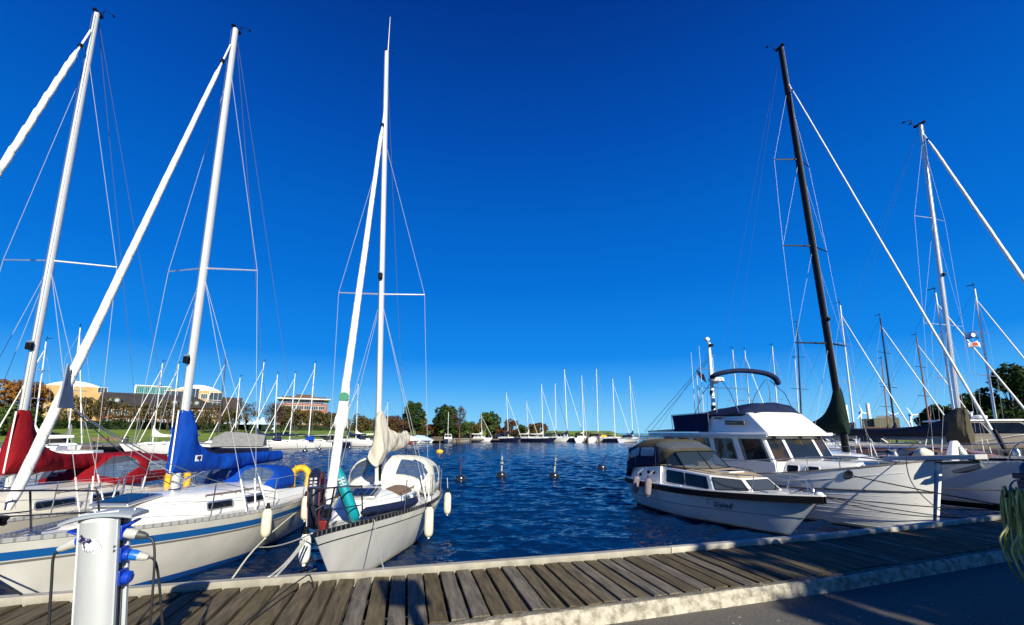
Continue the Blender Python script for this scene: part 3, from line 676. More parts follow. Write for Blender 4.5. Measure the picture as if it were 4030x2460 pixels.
def sailboat(name_lab, x, y, rz, H, p):
    bo = thing('sailboat', name_lab, 'sailboat', (x, y, 0), rz, p.get('group'))
    build_hull(H, bo, p['mats'], p['bands'])
    build_deck(H, bo, deckm)
    build_rail(H, bo, p.get('rail', perf), .035, p.get('railh', .05))
    my = p['mast_y']; dz = H.sheer(H.y2t(my)); L = H.L
    # coachroof
    cy0, cy1, cw, ch = p['house']
    hs = House(cy0, cy1, lambda v: cw * (1 - .62 * (1 - v) ** 2.4), lambda v: ch * (.35 + .65 * min(1, (v + .02) * 2.6) ** .6) , lambda v: H.sheer(H.y2t(lerp(cy0, cy1, v))) - .03, e=.45)
    hs.build(bo, p.get('housem', gel))
    for (u0, u1, v0, v1) in p.get('ports', []):
        for sg in (1, -1): patch(hs.side(sg), u0, u1, v0, v1, .004 if sg > 0 else -.004, 'window', glass, bo, rr=.42, frame=(alu if not p.get('portframe') else p['portframe'], .022))
    # cockpit coaming and sole
    b = MB()
    for sg in (1, -1):
        rows = []
        for i in range(9):
            f = i / 8; yy = lerp(cy1 - .05, L - .25, f); ww = cw * lerp(1.0, .85, f); zz = H.sheer(H.y2t(yy)) - .02; h_ = lerp(.24, .14, f)
            rows.append([(sg * ww, yy, zz), (sg * (ww - .05), yy, zz + h_), (sg * (ww - .13), yy, zz + h_), (sg * (ww - .16), yy, zz)])
        b.grid(rows if sg > 0 else [r_[::-1] for r_ in rows], cap=True); b.build('cockpit_coaming', gel, bo); b = MB()
    # foredeck hatch
    if 'hatch' in p:
        hy, hw = p['hatch']; v = (hy - cy0) / (cy1 - cy0); z = hs.top(.5, max(0, v)).z + .015 if v > 0 else H.sheer(H.y2t(hy)) + .06
        b = MB(); b.box((0, hy, z), (hw, hw, .05), mtx=Matrix.Rotation(R(p.get('htilt', 6)), 3, 'X')); ho = b.build('hatch', alu, bo, bevel=.02)
        MB().box((0, hy, z + .028), (hw * .84, hw * .84, .012), mtx=Matrix.Rotation(R(p.get('htilt', 6)), 3, 'X')).build('hatch_glass', glass, ho, bevel=.004)
    # mast and rig
    fz = hs.top(.5, (my - cy0) / (cy1 - cy0)).z if cy0 < my < cy1 else dz
    tl_ = Vector((0, my + p.get('raked', 0), p['mast_top']))
    if 'top_px' in p:
        yw_ = (Matrix.Rotation(rz, 4, 'Z') @ tl_).y + y; tl_ = Matrix.Rotation(-rz, 4, 'Z') @ (P(*p['top_px'], y=yw_) - Vector((x, y, 0)))
    top = tl_; foot = Vector((0, my, fz - .03))
    ms = mast_obj(bo, foot, top, p['mast_r'], p.get('mastm', alu_w), bend=p.get('bend', 0))
    def mp(z): f = (z - foot.z) / (top.z - foot.z); return foot.lerp(top, f)
    b = MB(); b.lathe([(p['mast_r'] * 1.5, 0), (p['mast_r'] * 1.5, .04), (p['mast_r'] * 1.2, .06)], foot + Vector((0, 0, .01)), 12, sy=1.3); b.build('mast_foot', steel, ms)
    masthead(ms, top, p.get('mhs', 1.0) * .68, p.get('ant', False))
    # halyards lying along the mast, winch, steaming light
    for k, dx in enumerate((-.03, .025)): tube_obj('halyard', [mp(fz + .1) + Vector((dx, -p['mast_r'] * 1.6, 0)), top + Vector((dx, -p['mast_r'] * 1.45, -.1))], .005, rope_w if k else dwire, ms, 4)
    lz = p.get('light', None)
    if lz:
        b = MB(); q_ = mp(lz) + Vector((0, -p['mast_r'] * 1.5 - .045, 0)); b.box(q_, (.09, .07, .13)); b.box(q_ + Vector((0, .03, -.06)), (.05, .09, .02)); lo = b.build('deck_light', black, ms, bevel=.008); MB().box(q_ + Vector((0, -.0, .085)), (.075, .06, .04)).build('lens', clear, lo, bevel=.006)
    hb = lambda yy: H.edge(yy, 1, .05)
    cp = my + p.get('cp', .15); bx = H.hb(H.y2t(cp)) - .07; cz = H.sheer(H.y2t(cp))
    hz = p['hound']; pairs = []; prev = [Vector((bx, cp, cz)), Vector((-bx, cp, cz))]
    for sz, sl in p['spreaders']:
        c0 = mp(sz); tips = []
        for sg in (1, -1):
            tip = c0 + Vector((sg * sl, p.get('sweep', .12), .03)); tips.append(tip)
            MB().tube([c0, tip], [.020 * p.get('sprr', 1), .014 * p.get('sprr', 1)], 8, el=.5).build('spreader', p.get('sprm', alu), ms)
            pairs.append((prev[0 if sg > 0 else 1], tip)); pairs.append((Vector((sg * (bx), cp - (.25 if sz == p['spreaders'][0][0] else 0), cz)) if sz == p['spreaders'][0][0] else prev[0 if sg > 0 else 1], c0 - Vector((0, 0, .08))))
        prev = tips
    for sg in (0, 1): pairs.append((prev[sg], mp(hz)))
    if p.get('lowers2', True):
        for sg in (1, -1): pairs.append((Vector((sg * bx, cp + .35, cz)), mp(p['spreaders'][0][0] - .12)))
    wires(bo, 'shroud', pairs, p.get('wr', .0045), p.get('wm'))
    for sg in (1, -1):     # turnbuckle covers
        for dy in (0, -.25, .35): tube_obj('shroud_cover', [Vector((sg * bx, cp + dy, cz)), Vector((sg * bx, cp + dy, cz)).lerp(mp(p['spreaders'][0][0]) if dy else Vector((sg * p['spreaders'][0][1], my, p['spreaders'][0][0])), .13)], .015, white, bo, 6)
    wires(bo, 'backstay', [(Vector((sg * .3 * H.B / 2, L - .05, H.sheer(1))), top) for sg in ((0,) if p.get('oneback') else (-1, 1))], p.get('wr', .0045), dwire)
    # forestay with furled genoa
    f0 = Vector((0, p.get('tack', .12), H.zb + .22)); f1 = mp(p['fore_z']) + Vector((0, -p['mast_r'] - .03, 0))
    d = (f1 - f0).normalized(); b = MB(); furl(b, f0 + d * .10, f1 - d * p.get('furl_gap', .75), p['furl'][0], p['furl'][1], pitch=p.get('pitch', .45), n=p.get('fn', 12), amp=p.get('famp', .10))
    fo = b.build('furled_genoa', p.get('furlm', sailm), bo, angle=50)
    if p.get('lash', True):
        q0, q1 = f0 + d * .12, f1 - d * p.get('furl_gap', .75); u_ = d.orthogonal().normalized(); v_ = d.cross(u_); Lg = (q1 - q0).length; hb_ = []
        for i in range(int(Lg / .05)):
            f_ = i * .05 / Lg; th_ = -i * .05 / p.get('pitch', .45) * 2 * math.pi; hb_.append(q0 + d * (f_ * Lg) + (u_ * math.cos(th_) + v_ * math.sin(th_)) * (lerp(p['furl'][0], p['furl'][1], f_) * 1.02))
        tube_obj('lashing_seam', hb_, .0035, mat('seam_shadow_thread', (.30, .28, .24), .9), fo, 4)
    tube_obj('forestay_foil', [f1 - d * (p.get('furl_gap', .75) + .1), f1], .016, white, fo, 6); MB().lathe([(.03, 0), (.04, .02), (.04, .09), (.025, .11)], f1 - d * (p.get('furl_gap', .75) * .85), 10, axis=d).build('furler_swivel', black, fo)
    MB().lathe([(.035, 0), (.055, .02), (.040, .06), (.055, .10), (.035, .12)], f0 - d * .08, 14, axis=d).build('furler_drum', black, fo)
    # boom
    if 'boom' in p:
        bl, bz, ba = p['boom']; dx = p.get('boom_dx', 0)
        tube_obj('boom', [(0, my + .1, bz), (dx, my + bl + .12, bz + ba)], .05, alu, bo, 10)
        MB().tube([(0, my + .14, fz + .15), (dx * .3, my + .9, bz + ba * .3 - .05)], .02, 6).build('boom_vang', alu, bo)
    # pulpit, stanchions, lifelines, pushpit
    pt = p.get('pulm', steel); pr = .0125; b = MB(); ph = .56
    y1, y2 = .30, p.get('pul', 1.15)
    A = [H.edge(y2, s_, .07) for s_ in (1, -1)]; F = [H.edge(y1, s_, .04) for s_ in (1, -1)]
    topr = [A[0] + Vector((-.02, -.12, ph)), H.edge(.7, 1, .02, ph + .02), Vector((.17, .12, H.zb + ph + .03)), Vector((0, .03, H.zb + ph + .03)), Vector((-.17, .12, H.zb + ph + .03)), H.edge(.7, -1, .02, ph + .02), A[1] + Vector((.02, -.12, ph))]
    b.tube(smooth_path(topr, 5), pr, 7)
    for i in (0, 1):
        s_ = 1 if i == 0 else -1
        b.tube([A[i], topr[0 if i == 0 else -1]], pr, 7); b.tube([F[i], Vector((s_ * .17, .12, H.zb + ph + .03))], pr, 7)
        b.tube([A[i].lerp(topr[0 if i == 0 else -1], .5), F[i].lerp(Vector((s_ * .17, .12, H.zb + ph + .03)), .5)], pr * .8, 6)
    b.build('pulpit', pt, bo)
    st = [H.edge(yy, 1, .06) for yy in p['stanch']]; tops = {1: [], -1: []}
    for yy in p['stanch']:
        for sg in (1, -1):
            q_ = H.edge(yy, sg, .06); t_ = q_ + Vector((sg * .02, .02, .56)); MB().tube([q_, t_], .011, 6).build('stanchion', p.get('stm', steel), bo); tops[sg].append(t_)
    pe = [H.edge(L - .9, s_, .05, .58) for s_ in (1, -1)]
    for i, sg in ((0, 1), (1, -1)):
        ln = [topr[0 if sg > 0 else -1]] + tops[sg] + [pe[i]]
        tube_obj('lifeline', ln, .004, wire, bo, 5); tube_obj('lifeline', [v - Vector((0, 0, .27)) for v in ln], .004, wire, bo, 5)
    b = MB(); q2 = [H.edge(L - .9, 1, .05), H.edge(L - .12, 1, .05), H.edge(L - .12, -1, .05), H.edge(L - .9, -1, .05)]; up = Vector((0, 0, .60))
    for v in q2: b.tube([v, v + up], pr, 7)
    for hh in (1, .5): b.tube([v + up * hh for v in q2[:2]] + [v + up * hh for v in q2[2:]], pr, 7)
    b.build('pushpit', steel, bo)
    # cleats and grab rails
    for sg in (1, -1):
        e_ = H.edge(.75, sg, .22, .02); MB().tube([e_ + Vector((0, -.09, .04)), e_ + Vector((0, .09, .04))], .012, 6).box(e_ + Vector((0, 0, .015)), (.03, .07, .05)).build('cleat', steel, bo)
        g = [hs.top(.5 + sg * .30, lerp(.45, .85, i / 8)) for i in range(9)]; gr_ = MB(); gr_.tube([g[0]] + [v + Vector((0, 0, .045)) for v in g] + [g[-1]], .011, 6); [gr_.tube([v, v + Vector((0, 0, .045))], .012, 5) for v in g[2:-1:2]]; gr_.build('grab_rail', p.get('grab', teak), bo, angle=60)
    return bo, hs, mp, topr

def fender(lab, loc, r=.10, l=.55, m=None, tip=None, rope=None, tilt=(0, 0), group=None, capm=None):
    f = thing('fender', lab, 'fender', loc, 0, group); f.rotation_euler = (tilt[0], tilt[1], 0)
    MB().lathe([(.01, -l / 2 - .045), (.022, -l / 2 - .04), (.025, -l / 2 - .012), (r * .45, -l / 2 - .005), (r * .78, -l / 2 + .02), (r * .96, -l / 2 + .065), (r, -l / 2 + .12), (r, l / 2 - .12), (r * .92, l / 2 - .06), (r * .55, l / 2)], n=18).build('body', m or fend, f)
    MB().lathe([(r * .55, l / 2 - .005), (r * .4, l / 2 + .03), (.03, l / 2 + .06), (.025, l / 2 + .10)], n=14).build('end_eye', capm or black, f)
    if rope: tube_obj('lanyard', [(0, 0, l / 2 + .08), Vector(rope)], .007, rope_w, f, 5)
    return f
def horseshoe(lab, loc, rz, s=1.0, group=None, tiltx=0):
    t = thing('horseshoe_lifebuoy', lab, 'lifebuoy', loc, rz, group); t.rotation_euler = (tiltx, 0, rz)
    pts = [Vector((.18 * math.cos(R(a)), 0, .18 * math.sin(R(a)))) * s for a in range(0, 181, 12)]
    pts = [Vector((.175, 0, -.27)) * s, Vector((.185, 0, -.14)) * s] + pts + [Vector((-.185, 0, -.14)) * s, Vector((-.175, 0, -.27)) * s]
    MB().tube(smooth_path(pts, 3), .098 * s, 12, el=.75, up=(0, 1, 0)).build('foam_collar', yellow, t, angle=60)
    b = MB()
    for i in (2, 8, 12, 17):
        d = (pts[min(i + 1, len(pts) - 1)] - pts[i - 1]).normalized(); b.lathe([(.100 * s, -.014), (.103 * s, -.01), (.103 * s, .01), (.100 * s, .014)], pts[i], 12, axis=d, sy=1)
    b.build('strap', mat('strap_tape', (.45, .28, .03), .6), t); return t
def rope(lab, pts, r=.009, m=None, group=None, name='mooring_rope', n=6):
    o = MB().tube(pts, r, n).build(name, m or rope_w, None, angle=60); return tag(o, lab, 'rope', group)
def W(bo, v):
    return Matrix.Translation(bo.location) @ bo.rotation_euler.to_matrix().to_4x4() @ Vector(v)

G1 = 'sailing boats moored bow to the boardwalk'
scum = mat('waterline_stain', (.52, .48, .34), .5, var=.35, vs=7, stretch=(1, 1, 3))
# ---- B: blue striped sailboat
HB = Hull(6.7, 2.85, 1.15, .94, .90, rake=1.25, tw=.55, tr=.35)
sB = dict(tack=.45, mastm=mast_s, top_px=(928, 115), mats=[gel_s, stripe_b, boot_b, antif, mat('grey_rub_strip', (.22, .21, .20), .5)], mast_y=2.95, mast_top=11.15, mast_r=.056, hound=10.2, fore_z=10.72, raked=.05, spreaders=[(5.62, .93)], sweep=.22,
    bands=[(lambda t: -.35, 3), (lambda t: .0, 2), (lambda t: .09 + .03 * (1 - t), 0), (lambda t: HB.sheer(t) - .30, 4), (lambda t: HB.sheer(t) - .265, 0), (lambda t: HB.sheer(t) - .25, 1), (lambda t: HB.sheer(t) - .135, 0)],
    house=(1.35, 4.75, .88, .40), ports=[(.44, .60, .30, .56), (.70, .86, .30, .58)], hatch=(2.05, .62), htilt=7, boom=(3.1, 1.78, .08), light=3.75, furl=(.060, .036), pitch=.42, famp=.08, stanch=[2.45, 3.75, 5.0], group=G1, pul=1.2, cp=.35, pulm=dsteel, railh=.055)
bB, hsB, mpB, tpB = sailboat('white sailboat with blue hull stripe and royal blue sail cover, bow behind the power pedestal', -6.2, 4.85, R(-2), HB, sB)
cvB = sail_cover(bB, 2.95, 2.84, 1.67, 3.15, .1, bluec, drop_k=4.6, tail=.17, aft_z=.03, w0=.14, sd=1, front=.17, fold=.055)
b = MB(); b.tube([(.03, 2.755, 1.70), (.03, 2.765, 2.80)], .014, 4); b.build('zip_edge', white, cvB)
lg = MB().box((.19, 3.18, 1.93), (.012, .15, .11)).build('maker_label', stw, cvB); MB().box((.198, 3.18, 1.94), (.006, .09, .055)).build('maker_emblem', stn, lg)
bimini(bB, 4.30, 4.80, 5.40, .62, .84, 1.18, .50, .46, bluec, win=[(.53, .86, .08, .40), (.14, .47, .08, .40)])
# ---- A: red covered sailboat at the far left
HA = Hull(7.4, 2.9, 1.15, .95, .92, rake=.8, tw=.55, tr=.35)
sA = dict(mastm=mast_s, top_px=(383, 52), mats=[cream, redp, redp, redp], mast_y=2.9, mast_top=11.45, mast_r=.050, hound=10.4, fore_z=11.05, raked=.1, spreaders=[(5.75, .97)], sweep=.22,
    bands=[(lambda t: -.35, 1), (lambda t: .14, 0)], housem=cream, house=(1.2, 5.2, .92, .42), ports=[(.34, .52, .30, .56), (.60, .78, .30, .56)], hatch=(1.9, .5), boom=(3.3, 1.76, .05), light=4.0,
    furl=(.064, .045), pitch=.5, famp=.3, stanch=[2.45, 3.8, 5.2], group=G1, pulm=dsteel)
bA, hsA, mpA, tpA = sailboat('cream sailboat with dark red sail cover and red sprayhood at the left edge', -8.44, 4.86, R(11), HA, sA)
cvA = sail_cover(bA, 2.9, 2.82, 1.66, 3.3, .1, redc, drop_k=3.9, tail=.17, aft_z=.05, w0=.15, sd=2, front=.18, fold=.055)
MB().tube([(.03, 2.70, 1.70), (.03, 2.71, 2.78)], .014, 4).build('zip_edge', white, cvA)
bimini(bA, 4.2, 5.0, 6.0, .70, .95, 1.28, .66, .62, redc, win=[(.12, .44, .10, .40), (.56, .88, .10, .40), (.04, .16, .52, .9), (.84, .96, .52, .9)])
# ---- C: the white sailboat in the middle
HC = Hull(6.9, 2.45, 1.09, .93, .86, rake=1.10, tw=.62, m=.66, pb=1.25, tr=.3)
sC = dict(top_px=(1522, 207), mats=[gel_s, black, scum, antif], mast_y=3.3, mast_top=11.95, mast_r=.062, hound=9.35, fore_z=10.1, raked=.1, spreaders=[(5.47, .95)], sweep=.05,
    bands=[(lambda t: -.35, 3), (lambda t: .05, 2), (lambda t: .11, 0), (lambda t: HC.sheer(t) - .155, 1), (lambda t: HC.sheer(t) - .135, 0)], rail=perfb, railh=.06,
    house=(1.5, 4.6, .80, .36), ports=[(.42, .54, .28, .60), (.62, .74, .28, .60), (.82, .93, .28, .60)], hatch=(2.3, .52), htilt=9, boom=(2.4, 2.08, .05), boom_dx=.12, light=5.85, furl=(.070, .038), pitch=.30, famp=.08, mastm=mast_s,
    stanch=[2.3, 3.6, 4.9], group=G1, pulm=dsteel, tack=.45, ant=True, mhs=.8, oneback=True, fn=12)
bC, hsC, mpC, tpC = sailboat('white sailboat with cream sail cover, pale sprayhood and black toe rail in the middle', -2.53, 5.62, R(4.5), HC, sC)
cvC = sail_cover(bC, 3.3, 2.86, 1.98, 2.45, .1, creamc, drop_k=2.3, tail=.24, aft_z=.05, w0=.115, sd=5, fold=.10, dx=.12, front=.17, skirt=.26)
b = MB(); b.lathe([(.075, 0), (.078, .3), (.076, .9)], mpC(1.42), 12); b.build('mast_sleeve', black, bC)
bimini(bC, 3.75, 4.75, 6.2, .72, 1.02, 1.06, .92, .80, dodgc, win=[(.54, .86, .15, .36), (.14, .46, .15, .36), (.03, .16, .58, .9), (.84, .97, .58, .9)], e=.55, base_drop=.12)
tl = tube_obj('sail_tail', smooth_path([(.10, 5.45, 2.20), (.11, 5.62, 2.36), (.12, 5.78, 2.34), (.12, 5.88, 2.1)], 4), [.11 - .004 * i for i in range(13)], creamc, bC, 10)
# teak panels on the coachroof
for sg, (u0, u1) in ((1, (.56, .84)), (-1, (.16, .44))): patch(hsC.top, u0, u1, .36, .68, .014, 'roof_panel', teak, bC, rr=.4)
b = MB()
for i in range(4): b.box((-.18 + .12 * i, 2.3, hsC.top(.5, .258).z + .06), (.012, .40, .014), mtx=Matrix.Rotation(R(9), 3, 'X'))
b.build('hatch_slat', steel, bC)
# logo disc on the furled sail
f0 = Vector((0, .45, HC.zb + .22)); f1 = mpC(10.1); d_ = (f1 - f0).normalized(); cz_ = f0 + d_ * 1.75
MB().lathe([(.075, 0), (.075, .004)], cz_ + Vector((.02, -.098, -.01)), 20, axis=(.12, -1, .12)).build('sail_emblem', mat('emblem_green', (.01, .18, .09), .5), bC)
b = MB(); furl(b, cz_ - d_ * .55, cz_ + d_ * .25, .110, .055, pitch=.35, amp=.14); b.build('sail_bulge', sailm, bC)

# paddle boards / inflatable dinghy stowed on C's bow
def board(name, lab, bo, p0, p1, wd, th, m, m2, cat, up, ring=False):
    o = thing(name, lab, cat, W(bo, (0, 0, 0)), bo.rotation_euler.z); p0, p1 = Vector(p0), Vector(p1); d = (p1 - p0); L = d.length; d.normalize(); u = Vector(up).normalized(); v = d.cross(u).normalized()
    rows = []; N = 20; K = 14
    for i in range(N + 1):
        f = i / N; ww = wd / 2 * max(.12, math.sin(math.pi * min(1, max(0, f)) ** .9)) ** .38 ; c = p0 + d * L * f
        rows.append([c + u * ww * math.cos(2 * math.pi * k / K) * 1 + v * th / 2 * (abs(math.sin(2 * math.pi * k / K)) ** .7) * (1 if math.sin(2 * math.pi * k / K) > 0 else -1) for k in range(K)])
    MB().grid(rows, closed=True, cap=True).build('body', m, o, angle=50)
    return o, p0, d, L, u, v
def dinghy(lab, bo, c, h, wd, tr, m, m2, lean, yaw, name='inflatable_boat'):
    o = thing(name, lab, 'inflatable boat', W(bo, c), bo.rotation_euler.z + yaw, 'inflatables stowed on the bow of the middle sailboat'); o.rotation_euler = (lean[0], lean[1], bo.rotation_euler.z + yaw)
    loop = []
    for i in range(33):
        a = 2 * math.pi * i / 32; cx, cz = math.cos(a), math.sin(a); loop.append(Vector((0, wd / 2 * (abs(cx) ** .6) * (1 if cx > 0 else -1), h / 2 + (h / 2) * (abs(cz) ** .75) * (1 if cz > 0 else -1))))
    MB().tube(loop, tr, 12, up=(1, 0, 0)).build('tube', m, o, angle=60)
    b = MB(); b.tube([p + Vector((tr * .95, 0, 0)) for p in loop], tr * .22, 6); b.tube([p + Vector((-tr * .95, 0, 0)) for p in loop], tr * .22, 6); b.build('trim', m2, o)
    b = MB(); b.grid([[(0, wd / 2 * u, h * v) for u in (-.9, 0, .9)] for v in (.05, .35, .65, .95)]); f = b.build('floor', black, o); f.modifiers.new('t', 'SOLIDIFY').thickness = .03
    b = MB()
    for k in range(3):
        for j in range(2): b.box((.03 - j * .06, -wd / 2 - tr * .96, h * .72 + k * .05), (.035, .012, .03))
    b.build('print_mark', mat('print_grey', (.35, .37, .42), .5), o)
    return o
maroon = mat('maroon_trim', (.13, .012, .03), .5); navr = mat('navy_rubber', (.010, .012, .03), .35, var=.2, vs=4); teal = mat('teal_vinyl', (.004, .28, .34), .35, var=.1, vs=3); teald = mat('dark_teal', (.003, .09, .11), .5)
dinghy('black inflatable boat with maroon trim standing on the bow of the middle sailboat', bC, (-.34, .95, 1.06), .74, .62, .075, navr, maroon, (R(-8), R(-3)), R(13))
dinghy('teal inflatable boat leaning against the furled sail on the middle sailboat', bC, (.14, 1.25, 1.08), .78, .48, .070, teal, teald, (R(-4), R(-22)), R(22))
# rolled navy sail bag along the starboard side deck
o = tag(MB().tube(smooth_path([W(bC, v) for v in ((.28, 1.15, 1.17), (.50, 1.8, 1.12), (.70, 2.6, 1.06), (.82, 3.3, 1.03))], 5), [.03] + [.075] * 14 + [.03], 10).build('sail_bag', navy), 'long rolled navy sail bag on the side deck of the middle sailboat', 'sail bag')
tag(MB().box(W(bC, (-.10, .55, 1.12)), (.15, .10, .13), R(4)).build('bow_locker', mat('red_box_paint', (.16, .006, .006), .5), bevel=.012), 'small red box beside the forestay on the middle sailboat bow', 'box')
tube_obj('spinnaker_pole', [(.35, 1.0, 1.16), (.72, 3.0, 1.05)], .022, black, bC, 8)

# fenders and lifebuoys of the left boats
GF = 'fenders hanging on the three left sailboats'
def hang(bo, H, y, sg, lab, r=.088, l=.50, m=None, dz=-.42, tilt=(0, 0), out_=.12, ropelen=.35):
    e_ = H.edge(y, sg, -out_); wl = W(bo, (e_.x, e_.y, e_.z + dz)); return fender(lab, wl, r, l, m, rope=(-.02, 0, l / 2 + ropelen), tilt=tilt, group=GF)
hang(bB, HB, 3.35, 1, 'aged cream fender in the middle of the blue striped sailboat side', dz=-.20)
hang(bB, HB, 4.75, 1, 'aged cream fender near the stern of the blue striped sailboat', dz=-.16)
hang(bC, HC, 2.95, 1, 'aged cream fender with black cap midway along the middle sailboat', dz=-.28, l=.56)
hang(bC, HC, 4.9, 1, 'aged cream fender near the stern of the middle sailboat', dz=-.22, l=.5)
hang(bC, HC, .55, -1, 'bright white fender hanging beside the bow of the middle sailboat', r=.075, l=.38, m=fendw, dz=-.24, out_=.16)
GL = 'yellow lifebuoys on the sailboat sterns'
horseshoe('yellow horseshoe lifebuoy on the stern rail of the blue striped sailboat, right of its sprayhood', W(bB, (.52, 6.25, 1.32)), R(10), 1.05, GL)
horseshoe('yellow horseshoe lifebuoy half hidden behind the mast of the blue striped sailboat', (-8.40, 10.8, 1.32), R(40), 1.05, GL)

# clew of B's furled genoa with its two sheets
inv = (Matrix.Translation(bB.location) @ bB.rotation_euler.to_matrix().to_4x4()).inverted()
cl = [inv @ P(px, py, y=yy) for px, py, yy in ((262, 1430, 5.62), (243, 1520, 5.55), (222, 1605, 5.50), (284, 1608, 5.75), (281, 1500, 5.80))]
MB().loft2(cl, [v + Vector((.012, .012, 0)) for v in cl]).build('genoa_clew', mat('blue_grey_sailcloth', (.16, .20, .26), .7, var=.1, vs=4), bB)
cq = inv @ P(284, 1606, y=5.75)
for tgt, sg_ in (((1.05, 4.3, 1.18), .25), ((-.95, 4.3, 1.2), .12), ((.35, 3.0, 1.45), .05)): tube_obj('sheet', sag(cq, tgt, sg_), .008, dwire if sg_ > .1 else wire, bB, 5)
# ------------------------------------------------------------------ D: small cabin cruiser with canvas canopy
def quad(a, b_, c, d):
    a, b_, c, d = map(Vector, (a, b_, c, d)); return lambda u, v: (a.lerp(b_, u)).lerp(d.lerp(c, u), v)
curt = mat('curtained_glass', (.05, .065, .085), .06, spec=.35)
def _curt():
    t = curt.node_tree; n = t.nodes; l = t.links; wv = n.new("ShaderNodeTexWave"); wv.wave_type = 'BANDS'; wv.bands_direction = 'X'; wv.inputs['Scale'].default_value = 9; wv.inputs['Distortion'].default_value = 3; wv.inputs['Detail'].default_value = 1
    co = n.new("ShaderNodeTexCoord"); mp = n.new("ShaderNodeMapping"); mp.inputs['Scale'].default_value = (1, .6, .25); l.new(co.outputs['Object'], mp.inputs['Vector']); l.new(mp.outputs[0], wv.inputs['Vector'])
    rp_ = n.new("ShaderNodeValToRGB"); rp_.color_ramp.elements[0].color = (.018, .026, .036, 1); rp_.color_ramp.elements[1].color = (.075, .095, .115, 1); l.new(wv.outputs['Fac'], rp_.inputs[0]); l.new(rp_.outputs[0], n['Principled BSDF'].inputs['Base Color'])
_curt()
HD = Hull(6.1, 2.45, 1.05, .90, .90, rake=.95, tw=.80, m=.62, pb=.85, p1=.30, p0=1.25, tr=-.1, draft=.3)
bD = thing('motorboat', 'small white cabin cruiser with black gunwale band and beige and navy canvas canopy', 'motorboat', (6.75, 9.35, 0), R(18))
gelD = mat('pale_hull_gelcoat', (.66, .69, .66), .28, var=.06, vs=1.5)
build_hull(HD, bD, [gelD, black, antif, scum], [(lambda t: -.3, 2), (lambda t: .05, 3), (lambda t: .09, 0), (lambda t: HD.sheer(t) - .17, 1)], n=34)
build_rail(HD, bD, black, .03, .155, name='gunwale_band', z0=-.165, off=.022)
build_rail(HD, bD, gel, .05, .03, name='gunwale_cap', z0=-.01, off=.026)
rub(HD, bD, mat('thin_dark_line', (.02, .05, .06), .5), lambda t: .40 + .10 * (1 - t) ** 2, .006, 'style_line')
build_deck(HD, bD, gel, drop=.0, camber=.05)
zb_, zt_f, zt_a = .86, 1.26, 1.40
bot = [(-1.02, 4.15, zb_), (-.94, 2.15, zb_), (-.50, 1.32, .93), (.50, 1.32, .93), (.94, 2.15, zb_), (1.02, 4.15, zb_)]
top_ = [(-.93, 4.15, zt_a), (-.80, 2.42, 1.30), (-.42, 1.72, zt_f), (.42, 1.72, zt_f), (.80, 2.42, 1.30), (.93, 4.15, zt_a)]
b = MB(); b.loft2(bot, top_); cabD = b.build('cabin', gel, bD, bevel=.02, angle=25)
b = MB(); T = [Vector(v) for v in top_]; cen = sum(T, Vector()) / 6; ins = [cen + (v - cen) * .90 + Vector((0, 0, .010 if abs(v.y - 4.15) < .1 else .012)) for v in T]; low = [v - Vector((0, 0, .008)) for v in ins]
b.loft2(low, [v + Vector((0, 0, .012)) for v in ins]); b.build('roof_covering', beige, cabD, bevel=.004)
fc = [(0, 1), (1, 2), (2, 3), (3, 4), (4, 5)]
for i, j in fc:
    f = quad(bot[i], bot[j], top_[j], top_[i]); g_ = glass if i in (0, 4) else curt
    if i in (0, 4):
        for u0, u1 in (((.12, .48), (.52, .93)) if i == 0 else ((.07, .48), (.52, .88))): patch(f, u0, u1, .22, .84, .006, 'window', g_, cabD, rr=.12, frame=(black, .014))
    else: patch(f, .08, .92, .22, .86, .006, 'window', g_, cabD, rr=.09, frame=(black, .014))
# cockpit side
for s_ in (-1, 1):
    b = MB(); rows = []
    for i in range(8):
        y = lerp(4.14, 5.95, i / 7); e_ = HD.edge(y, s_, .16); z1 = lerp(1.40, 1.22, i / 7)
        rows.append([(e_.x, y, .86), (e_.x - s_ * .05, y, z1), (e_.x - s_ * .12, y, z1), (e_.x - s_ * .14, y, .86)])
    b.grid(rows, cap=True); cs = b.build('cockpit_side', gel, bD)
    if s_ < 0:
        for y_, z_, w_ in ((4.75, 1.18, .10), (5.25, 1.06, .10)): MB().box((HD.edge(y_, -1, .175).x, y_, z_), (.03, w_, .09)).build('vent', black, cs, bevel=.004)
        MB().lathe([(.055, 0), (.055, .02), (.04, .025)], (HD.edge(4.45, -1, .18).x, 4.45, 1.20), 16, axis=(-1, 0, 0)).build('round_vent', black, cs)
# windscreen
wsb = [(-.90, 3.95, 1.40), (-.80, 3.30, 1.37), (0, 3.16, 1.36), (.80, 3.30, 1.37), (.90, 3.95, 1.40)]
wst = [(-.84, 4.15, 1.80), (-.72, 3.80, 1.83), (0, 3.70, 1.85), (.72, 3.80, 1.83), (.84, 4.15, 1.80)]
wsh = MB(); 
for i in range(4):
    wsh.tube([wsb[i], wst[i]], .016, 6); wsh.tube([wsb[i], wsb[i + 1]], .022, 6); wsh.tube([wst[i], wst[i + 1]], .018, 6)
wsh.tube([wsb[4], wst[4]], .016, 6); wso = wsh.build('windscreen_frame', black, bD)
cg = mat('clear_screen', (.05, .08, .12), .03, alpha=.42)
for i in range(4): MB().add([wsb[i], wsb[i + 1], wst[i + 1], wst[i]], [(0, 1, 2, 3)]).build('screen_pane', cg, wso)
